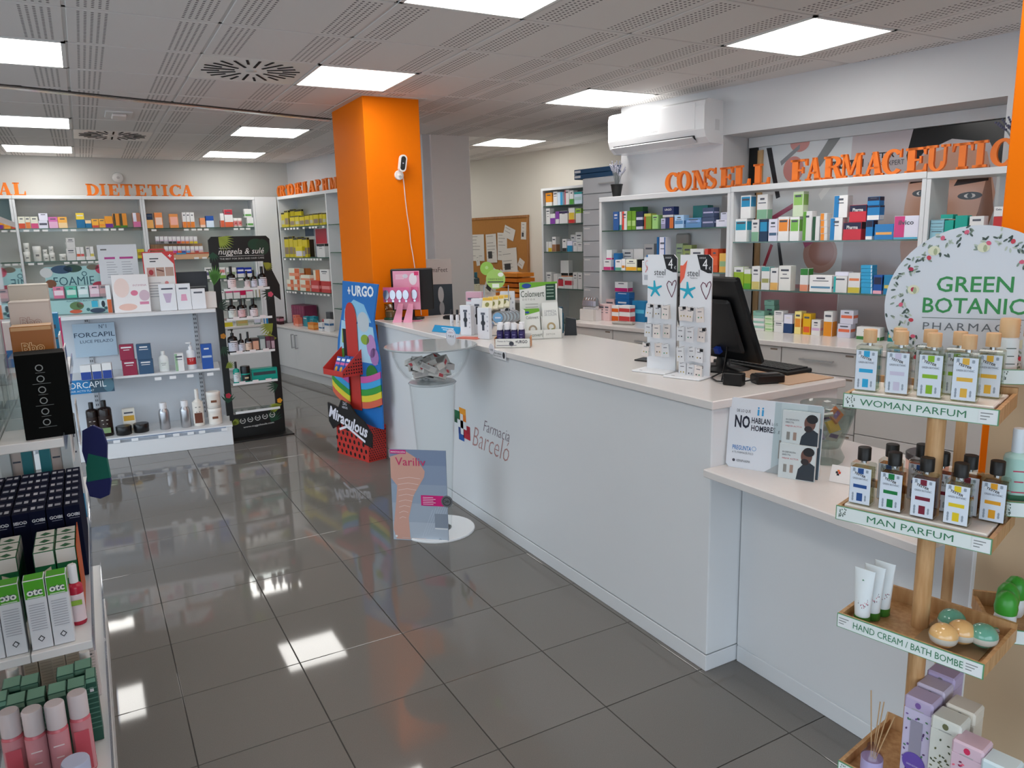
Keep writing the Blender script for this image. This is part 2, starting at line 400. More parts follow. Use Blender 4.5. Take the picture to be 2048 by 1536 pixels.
pl2 = bpy.data.lights.new('daylight_portal', 'AREA'); pl2.shape = 'RECTANGLE'; pl2.size = 8.6; pl2.size_y = 2.15; pl2.cycles.is_portal = True
po2 = bpy.data.objects.new('daylight_portal', pl2); COL.objects.link(po2); po2.location = (-2.55, 2.1, 1.17); po2.rotation_euler = (R(90), 0, R(-90))
MB().box(-14, -2.75, -2.4, 8, -.2, -.02, mat('8b8986', .9, noise=.1, scale=6)).build('street_pavement', label='grey side street pavement outside the corner window', kind='structure')

c1 = MB().box(1.745, 2.15, 5.09, 5.8, 0, 2.6, M_ORANGE, bev=.004).build('wall_column', label='square orange column standing at the far end of the counter', kind='structure')
MB().box(1.70, 2.195, 5.05, 5.84, CEIL - .004, CEIL + .002, mat('d8d6d3', .5)).build('collar', c1)
MB().box(2.93, 3.33, 6.7, 7.1, 0, 2.6, mat('ebe6e2', .65), bev=.004).build('wall_column', label='square pale grey lilac column behind the orange one', kind='structure')
c3 = MB().box(1.92, 2.32, .35, 1.03, 0, 2.6, M_ORANGE, bev=.004).build('wall_column', label='orange column at the right picture edge behind the round sign', kind='structure')
MB().box(1.9, 1.92, .3, 1.0, 0, 1.28, mat('cdb595', .6, noise=.05, scale=8)).build('tan_panel', c3)

# ------------------------------------------------------------------ fixed furniture
def at(fr, mb, name, parent=None, **k):
    """build a mesh modelled in wall coordinates (x = u, y = -d)"""
    if parent is None: return mb.build(name, loc=(fr.o.x, fr.o.y, 0), rz=fr.a, **k)
    return mb.build(name, parent)
def on(fr, label, name, cat, group=None): return empty(name, (fr.o.x, fr.o.y, 0), fr.a, label, cat, group)

# main counter: X 1.742 .. 2.385, Y 1.785 .. 5.08
ct = empty('counter', (2.06, 3.4, 0), label='long white sales counter with a pharmacy emblem on its front', cat='counter')
def loc(e, mb): mb.M = Matrix.Translation((-e.location.x, -e.location.y, -e.location.z)); return mb
m = loc(ct, MB()); m.box(1.762, 2.36, 1.805, 5.05, .09, .947, M_FURN); m.build('carcass', ct)
m = loc(ct, MB()); m.box(1.742, 1.762, 1.785, 5.05, .065, .945, M_FURN, bev=.002); m.build('front_panel', ct)
m = loc(ct, MB()); m.box(1.744, 2.36, 1.784, 1.804, .065, .945, M_FURN, bev=.002); m.build('end_panel', ct)
m = loc(ct, MB()); m.box(1.742, 2.36, 1.785, 5.05, 0, .06, M_FURN, bev=.002); m.build('plinth', ct)
m = loc(ct, MB()); m.box(1.730, 2.39, 1.772, 5.08, .947, .977, M_TOP, bev=.003); m.build('worktop', ct)
# emblem: stepped cross of four colours
em = MB(); em.M = Matrix.Translation((1.7412 - 2.06, 3.715 - 3.4, .5)) @ Matrix.Rotation(-math.pi / 2, 4, 'Z')
def sq(x0, z0, x1, z1, h, y=0): em.front(x0, z0, x1, z1, mat(h, .3), y=y)
sq(-.034, .017, .05, .095, 'f5a01a'); sq(.012, .017, .05, .06, 'ea7f1a', -.0003); sq(-.103, -.004, -.028, .07, '0b6a3c'); sq(-.103, -.004, -.06, .03, '0a4f33', -.0003)
sq(.01, -.073, .097, .004, 'c01f38'); sq(.05, -.04, .097, .004, 'a81432', -.0003); sq(-.052, -.095, .019, -.022, '1f5cab'); sq(-.052, -.06, -.015, -.022, '123d83', -.0003)
em.front(-.022, -.058, .014, .06, M_FURN, y=-.0006); em.front(-.062, -.022, .055, .022, M_FURN, y=-.0006)
em.build('emblem', ct)
tx = MB(); tx.M = em.M
tx.text('Farmacia', .41, .05, .28, .06, mat('7c6a74', .5), y=0, shear=.35, bold=-.012)
tx.text('Barceló', .34, -.035, .40, .11, mat('b98a86', .5), y=0, shear=.35, bold=-.014)
tx.build('lettering', ct)

lc = empty('low_counter', (2.1, 1.4, 0), label='low white counter section with an overhanging top beside the orange column', cat='counter')
m = loc(lc, MB()); m.box(1.885, 1.905, 1.0, 1.78, .065, .722, M_FURN, bev=.002); m.build('front_panel', lc)
m = loc(lc, MB()); m.box(1.89, 2.36, 1.04, 1.78, .06, .722, M_FURN); m.build('carcass', lc)
m = loc(lc, MB()); m.box(1.885, 2.36, 1.0, 1.78, 0, .06, M_FURN, bev=.002); m.build('plinth', lc)
m = loc(lc, MB()); m.box(1.705, 2.39, 1.035, 1.783, .723, .75, M_TOP, bev=.003); m.build('worktop', lc)

# right wall shelves: three open units with glass shelves
def shelf_unit(fr, u0, u1, d, z0, ztop, levels, label, back=None, wl=.022, wr=.022, group=None, gl=None, topw=.035, front_rail=False):
    e = on(fr, label, 'shelf_unit', 'shelf', group)
    MB().box(u0, u0 + wl, -d, -.005, z0, ztop - topw, M_FURN).build('side_panel', e)
    MB().box(u1 - wr, u1, -d, -.005, z0, ztop - topw, M_FURN).build('side_panel', e)
    MB().box(u0, u1, -d - .004, -.003, ztop - topw, ztop, M_FURN, bev=.002).build('top_board', e)
    if back: MB().box(u0 + wl, u1 - wr, -.012, -.004, z0, ztop - topw, back).build('back_panel', e)
    for z in levels:
        g = MB(); g.box(u0 + wl + .001, u1 - wr - .001, -d + .006, -.014, z - .008, z, M_SHELFGLASS)
        g.box(u0 + wl + .001, u1 - wr - .001, -d + .0045, -d + .006, z - .008, z, M_GEDGE); s = g.build('glass_shelf', e)
        if front_rail:
            MB().box(u0 + wl + .003, u1 - wr - .003, -d - .001, -d + .003, z - .034, z - .009, glass_sheet('e9eded', .3)).build('price_rail', s)
            x = u0 + .06
            while x < u1 - .12:
                if random.random() < .75: MB().box(x, x + .05, -d - .003, -d - .0015, z - .032, z - .012, mat('f2f2f2', .5)).build('price_tag', s)
                x += .062 + random.random() * .03
    return e
shelf_unit(RW, 0, 1.155, .25, .882, 1.803, (1.555, 1.255), 'white wall shelf unit under the word CONSELL', group='white shelf units over the back worktop')
shelf_unit(RW, 1.157, 2.352, .25, .882, 1.807, (1.455, 1.15), 'white wall shelf unit in front of the poster under FARMACEUTIC', group='white shelf units over the back worktop')
shelf_unit(RW, 2.354, 3.5, .25, .882, 1.803, (1.455, 1.15), 'white wall shelf unit at the right behind the round sign', group='white shelf units over the back worktop')
wt = on(RW, 'long white back worktop below the glass wall shelves', 'back_worktop', 'worktop')
MB().box(-.06, 3.6, -.57, -.002, .85, .88, M_TOP, bev=.003).build('slab', wt)
for k, (a, b, hs) in enumerate(((-.04, .40, (.72, .55, .385, .1)), (.402, 1.06, (.70, .4, .1)), (1.062, 1.727, (.70, .4, .1)), (1.729, 2.184, (.713, .552, .387, .1)), (2.186, 2.9, (.713, .4, .1)), (2.902, 3.55, (.713, .4, .1)))):
    e = on(RW, 'grey drawer unit under the back worktop, %s' % ['at its far end', 'behind the green leaflet display', 'behind the black monitor', 'between the monitor and the perfume stand', 'behind the wooden perfume stand', 'next to the orange column'][k], 'drawer_unit', 'drawer unit', 'drawer units under the back worktop')
    MB().box(a, b, -.52, -.01, .08, .848, M_GREYF).build('carcass', e)
    MB().box(a, b, -.48, -.02, 0, .08, mat('bdbab8', .5)).build('plinth', e)
    zt = .846
    for zb in hs:
        dr = MB().box(a + .002, b - .002, -.545, -.522, zb + .002, zt - .002, M_GREYF, bev=.0015).build('drawer', e)
        c = (a + b) / 2; hw = min(.1, (b - a) * .3); z = zt - .055
        if zt - zb > .13:
            hd = MB(); hd.box(c - hw, c + hw, -.578, -.568, z - .005, z + .005, M_CHROME)
            for q in (-hw + .01, hw - .01): hd.box(c + q - .004, c + q + .004, -.57, -.545, z - .004, z + .004, M_CHROME)
            hd.build('handle', dr)
        MB().box(b - .07, b - .025, -.5462, -.5452, zt - .022, zt - .012, mat('8d7d70', .5)).build('name_tag', dr)
        zt = zb

# poster window behind the shelves
ps = on(RW, 'large cosmetics poster of a woman and make-up behind the shelves', 'window_poster', 'poster')
P = MB(); Y = .338
P.box(.925, 2.615, Y - .006, Y, .87, 2.1, mat('dfe2e4', .15))
Pq = lambda pts, h, k=1: P.quad([(x, Y - .0062 - .0004 * k, z) for x, z in pts], mat(h, .15))
def Pd(cx, cz, rx, rz, h, k=1, rot=0): P.disc(cx, cz, rx, rz, mat(h, .15), y=Y - .0062 - .0004 * k, n=28, rot=rot)
Pq([(1.62, .87), (2.5, .87), (2.5, 2.1), (1.66, 2.1)], 'c9c0c3')                     # mauve ground behind the woman
Pq([(1.05, .87), (1.62, .87), (1.62, 1.15), (1.05, 1.15)], 'bd8f92', 1)
Pd(1.26, 1.93, .075, .085, 'd68f8a', 2); Pd(1.30, 2.1, .07, .06, 'd68f8a', 2); Pd(1.48, 1.36, .12, .13, 'c69a8e', 2); Pd(1.49, 1.37, .09, .09, 'b98478', 3)
Pq([(1.05, 2.09), (1.09, 2.09), (1.17, 1.75), (1.14, 1.74)], '26262a', 3)             # brushes
Pq([(1.07, 1.6), (1.3, 1.72), (1.31, 1.69), (1.08, 1.57)], 'b2526e', 3); Pq([(1.35, 1.45), (1.6, 1.62), (1.62, 1.55), (1.37, 1.4)], 'c0668a', 3)
Pq([(1.45, 1.75), (1.62, 1.95), (1.62, 1.9), (1.47, 1.71)], 'eef0f0', 3); Pq([(1.4, 1.95), (1.5, 2.1), (1.58, 2.1), (1.45, 1.93)], '7d7f80', 3)
Pq([(1.16, 1.99), (1.3, 2.09), (1.3, 2.06), (1.17, 1.96)], '8e9094', 3)
Pq([(1.07, 1.25), (1.13, 1.42), (1.11, 1.43), (1.05, 1.26)], 'c24a5a', 4); Pq([(1.2, 1.2), (1.23, 1.2), (1.18, 1.45), (1.16, 1.45)], '47484c', 4)
hair = [(2.03, 2.1), (2.0, 1.95), (2.02, 1.85), (2.1, 1.96), (2.25, 2.02), (2.45, 1.98), (2.53, 1.8), (2.56, 2.1)]
P.quad([(x, Y - .0075, z) for x, z in hair[::-1]], mat('17120f', .15))
face = [(2.03, 1.2), (2.2, 1.12), (2.38, 1.22), (2.47, 1.45), (2.5, 1.7), (2.44, 1.93), (2.27, 1.98), (2.1, 1.94), (2.03, 1.83), (2.01, 1.65), (2.0, 1.4)]
P.quad([(x, Y - .0071, z) for x, z in face], mat('cf9f88', .18))
P.quad([(x, Y - .0077, z) for x, z in [(2.3, 1.2), (2.42, 1.3), (2.5, 1.6), (2.46, 1.86), (2.42, 1.6), (2.34, 1.35)]], mat('8f6450', .18))
Pd(2.37, 1.69, .065, .022, '2a1c18', 4); Pd(2.37, 1.69, .03, .013, 'd9d2cc', 5); Pd(2.37, 1.69, .014, .014, '14100f', 6)
Pd(2.1, 1.72, .05, .02, '2a1c18', 4); Pd(2.1, 1.72, .024, .012, 'd9d2cc', 5); Pd(2.1, 1.72, .012, .012, '14100f', 6)
Pq([(2.28, 1.75), (2.46, 1.77), (2.46, 1.785), (2.3, 1.79)], '2c1e18', 5); Pq([(2.03, 1.78), (2.16, 1.79), (2.15, 1.81), (2.04, 1.8)], '2c1e18', 5)
Pd(2.2, 1.5, .05, .035, '9a6a55', 4); Pd(2.2, 1.33, .08, .03, '8d4a44', 4)
P.text('NOVEDAD', 1.62, 1.93, .2, .035, mat('efefef', .3), y=Y - .0085); Pq([(1.5, 1.905), (1.74, 1.905), (1.74, 1.955), (1.5, 1.955)], '1c1c1e', 4)
P.text('BETER', 1.86, 1.965, .14, .035, mat('1c1c1e', .3), y=Y - .0085, bold=.03); P.text('LOOK EXPERT', 1.88, 1.915, .22, .03, mat('55555a', .3), y=Y - .0085)
P.build('print', ps)
MB().box(.93, .99, Y - .03, Y - .007, .88, 2.12, mat('0f0f10', .4)).build('frame', ps); MB().box(2.545, 2.6, Y - .03, Y - .007, .88, 2.12, wood('c69a66', 'b08550')).build('frame', ps)
MB().box(.99, 1.03, Y - .02, Y - .007, .88, 2.08, wood('d6b183', 'c39a68')).build('frame', ps); MB().box(.93, 2.61, Y - .04, Y - .005, 2.1, 2.168, mat('d9dadb', .5)).build('valance', ps)

# air conditioner on the pier
ac = on(RW, 'white split air conditioner hung high on the wall pier', 'air_conditioner', 'air conditioner')
a = MB(); prof = [(0, 2.395), (-.17, 2.4), (-.205, 2.385), (-.215, 2.35), (-.215, 2.2), (-.195, 2.15), (-.15, 2.115), (0, 2.115)]
WA = mat('eff0f2', .16)
n_ = len(prof)
a.add([(.06, y, z) for y, z in prof] + [(.915, y, z) for y, z in prof], [(i, (i + 1) % n_, n_ + (i + 1) % n_, n_ + i) for i in range(n_)] + [tuple(range(n_ - 1, -1, -1)), tuple(range(n_, 2 * n_))], WA)
a.build('body', ac)
MB().box(.11, .83, -.2145, -.155, 2.140, 2.165, mat('131416', .6)).build('outlet', ac)
v = MB(); v.M = Matrix.Translation((0, -.2, 2.135)) @ Matrix.Rotation(R(-32), 4, 'X'); v.box(.11, .83, -.035, .03, -.004, .004, mat('cfd0d3', .3)); v.build('flap', ac)
MB().box(.1, .84, -.2175, -.214, 2.205, 2.375, mat('f3f4f6', .1), bev=.001).build('front_cover', ac)
MB().text('FUJITSU', .5, 2.225, .05, .009, mat('9a9da2', .4), y=-.2181).build('lettering', ac)
MB().box(.9155, .9175, -.09, -.045, 2.2, 2.27, mat('d7d8da', .6)).build('sticker', ac)

# far wall shelves
shelf_unit(BW, -1.785, -.568, .25, .605, 2.065, (1.73, 1.51, 1.22), 'white shelf unit with glass shelves left of the DIETETICA bay', back=mat('9fb4b2', .5), front_rail=True)
shelf_unit(BW, -.566, .612, .25, .605, 2.065, (1.738, 1.405, 1.16), 'white wall shelf unit under the letters DIETETIC', back=mat('d5d5d2', .5), front_rail=True)
shelf_unit(BW, .614, 1.80, .25, .605, 2.065, (1.725, 1.41, 1.148, .905), 'white wall shelf unit behind the black plant-print stand', back=mat('d5d5d2', .5), front_rail=True)
cf = MB(); cf.box(1.802, 2.05, -.25, -.1, .61, 2.065, M_FURN); at(BW, cf, 'corner_panel', label='plain white corner panel between the far wall and ORTOPEDIA shelves', cat='panel')
bb = on(BW, 'white base cabinet under the far wall shelves', 'base_cabinet', 'cabinet'); MB().box(-1.8, 1.8, -.42, -.005, .09, .575, M_FURN).build('carcass', bb); MB().box(-1.8, 1.8, -.40, -.005, 0, .09, M_FURN).build('plinth', bb)
MB().box(-1.8, 1.8, -.44, -.005, .577, .604, M_TOP, bev=.003).build('worktop', bb)
for k in range(6): MB().box(-1.798 + k * .6, -1.202 + k * .6, -.437, -.421, .1, .572, M_FURN, bev=.002).build('door', bb)
# orthopaedic wall shelves
shelf_unit(OW, .25, 1.475, .25, .58, 2.065, (1.712, 1.364, .978), 'white wall shelf unit under the word ORTOPEDIA', back=mat('dadbd9', .5), front_rail=True)
e = on(OW, 'grey panelled wall shelf beside the ORTOPEDIA unit, half hidden by the column', 'shelf_unit', 'shelf')
MB().box(1.477, 2.7, -.25, -.22, .58, 2.055, M_FURN).build('post', e) if False else None
MB().box(1.477, 2.8, -.1, -.005, .58, 2.055, mat('b9babd', .5)).build('back_panel', e); MB().box(1.477, 2.8, -.254, -.003, 2.03, 2.065, M_FURN).build('top_board', e)
for z in (1.712, 1.42, 1.09, .82):
    g = MB(); g.box(1.48, 2.8, -.244, -.1, z - .008, z, M_SHELFGLASS); g.box(1.48, 2.8, -.2455, -.244, z - .008, z, M_GEDGE); g.build('glass_shelf', e)
ob = on(OW, 'white base cabinet with paired bar handles under the ORTOPEDIA shelves', 'base_cabinet', 'cabinet')
MB().box(.35, 2.75, -.43, -.005, .1, .553, M_FURN).build('carcass', ob); MB().box(.35, 2.75, -.425, -.01, 0, .098, M_FURN).build('plinth', ob); MB().box(.3, 2.75, -.455, -.005, .555, .58, M_TOP, bev=.003).build('worktop', ob)
for k, (a_, b_) in enumerate(((.36, .878), (.88, 1.5), (1.502, 2.1), (2.102, 2.7))):
    d_ = MB().box(a_, b_, -.447, -.431, .103, .551, M_FURN, bev=.0015).build('door', ob)
    u = b_ - .045 if k % 2 == 0 else a_ + .045
    h_ = MB(); h_.box(u - .006, u + .006, -.482, -.472, .345, .507, M_ALU)
    for z in (.352, .5): h_.box(u - .005, u + .005, -.474, -.447, z - .005, z + .005, M_ALU)
    h_.build('handle', d_)
# back office: shelf, drawer tower, desk, notice board
shelf_unit(RW, -2.0, -.6, -1.0, .5, 2.03, (), 'x') if False else None
e = on(RW, 'white office shelf unit with glass shelves of medicine boxes', 'shelf_unit', 'shelf')
MB().box(-1.995, -1.97, 1.0, 1.39, .3, 2.0, M_FURN).build('side_panel', e); MB().box(-.9, -.875, 1.0, 1.39, .3, 2.0, M_FURN).build('side_panel', e)
MB().box(-1.995, -.875, .998, 1.39, 2.0, 2.025, M_FURN).build('top_board', e); MB().box(-1.97, -.9, 1.375, 1.39, .3, 2.0, mat('d5d4cf', .5)).build('back_panel', e)
for z in (1.842, 1.653, 1.365, .98, .62):
    g = MB(); g.box(-1.969, -.901, 1.005, 1.373, z - .008, z, M_SHELFGLASS); g.box(-1.969, -.901, 1.0035, 1.005, z - .008, z, M_GEDGE); g.build('glass_shelf', e)
dt = on(RW, 'tall grey drawer tower beside the office shelf', 'drawer_tower', 'cabinet')
MB().box(-.70, -.05, .32, .88, .05, 2.012, mat('bcbfc4', .4)).build('carcass', dt)
zs = [2.012, 1.876, 1.742, 1.607, 1.473, 1.337, 1.206, 1.07, .93, .79, .65, .5, .35, .2, .06]
for k in range(len(zs) - 1):
    d_ = MB().box(-.705, -.05, .30, .319, zs[k + 1] + .003, zs[k] - .003, mat('c3c6cb', .35), bev=.002).build('drawer', dt)
    if k < 2: MB().box(-.5, -.28, .275, .287, zs[k] - .06, zs[k] - .05, M_ALU).build('handle', d_)
    else: MB().box(-.69, -.62, .2985, .2995, zs[k] - .03, zs[k] - .018, mat('e8e8e8', .5)).build('name_tag', d_)
nb = on(RW, 'cork notice board with a wooden frame on the office wall', 'notice_board', 'notice board')
MB().box(-4.6, -2.66, 1.385, 1.397, .95, 1.755, mat('b07a3e', .9, noise=.12, scale=90)).build('cork', nb)
for q in ((-4.63, -2.63, 1.755, 1.78), (-2.66, -2.635, .93, 1.756)): MB().box(q[0], q[1], 1.375, 1.397, q[2], q[3], wood('b27c45', '9a6634')).build('frame', nb)
PP = [(-3.85, 1.40, .22, .34, 0), (-3.62, 1.41, .3, .33, 0), (-3.32, 1.40, .2, .35, -2), (-3.12, 1.42, .18, .33, 2), (-2.98, 1.58, .2, .14, 20), (-2.98, 1.25, .28, .3, -4), (-2.72, 1.6, .09, .2, 3), (-3.78, 1.22, .08, .16, 12), (-3.6, 1.25, .07, .13, -8), (-2.78, 1.22, .1, .1, 30), (-2.95, .98, .18, .36, 14), (-3.32, .98, .24, .36, 28), (-3.15, .96, .16, .34, 20)]
for k, (u, z, w_, h_, an) in enumerate(PP):
    q = MB(); q.M = Matrix.Rotation(R(an), 4, 'Y'); q.box(-w_ / 2, w_ / 2, -.0015, 0, -h_ / 2, h_ / 2, mat('dcd9d2', .7))
    for t in range(int(h_ / .045)):
        zz = h_ / 2 - .03 - t * .04
        if random.random() < .8: q.front(-w_ / 2 + .02, zz, -w_ / 2 + .02 + (w_ - .04) * random.uniform(.5, 1), zz + .006, mat('8d8b88', .6), y=-.002)
    if k in (2, 5, 6, 11): q.front(-w_ * .35, -h_ * .35, w_ * .05, -h_ * .1, mat('3a3a3c', .6), y=-.0021)
    p_ = RW.p(u, -1.384 + .004 * (k % 3), z)
    q.build('paper_sheet', loc=p_, rz=RW.a, label='printed white paper pinned on the cork board, %s from the left' % ORD[[1, 3, 5, 7, 10, 9, 13, 2, 4, 12, 11, 6, 8][k]], cat='paper', group='papers on the notice board')
dk = on(RW, 'white office desk below the notice board', 'office_desk', 'desk')
MB().box(-4.2, -2.02, .75, 1.38, .83, .86, M_TOP).build('desk_top', dk)
for u in (-4.15, -2.1): MB().box(u, u + .04, .8, 1.36, 0, .83, M_FURN).build('leg_panel', dk)

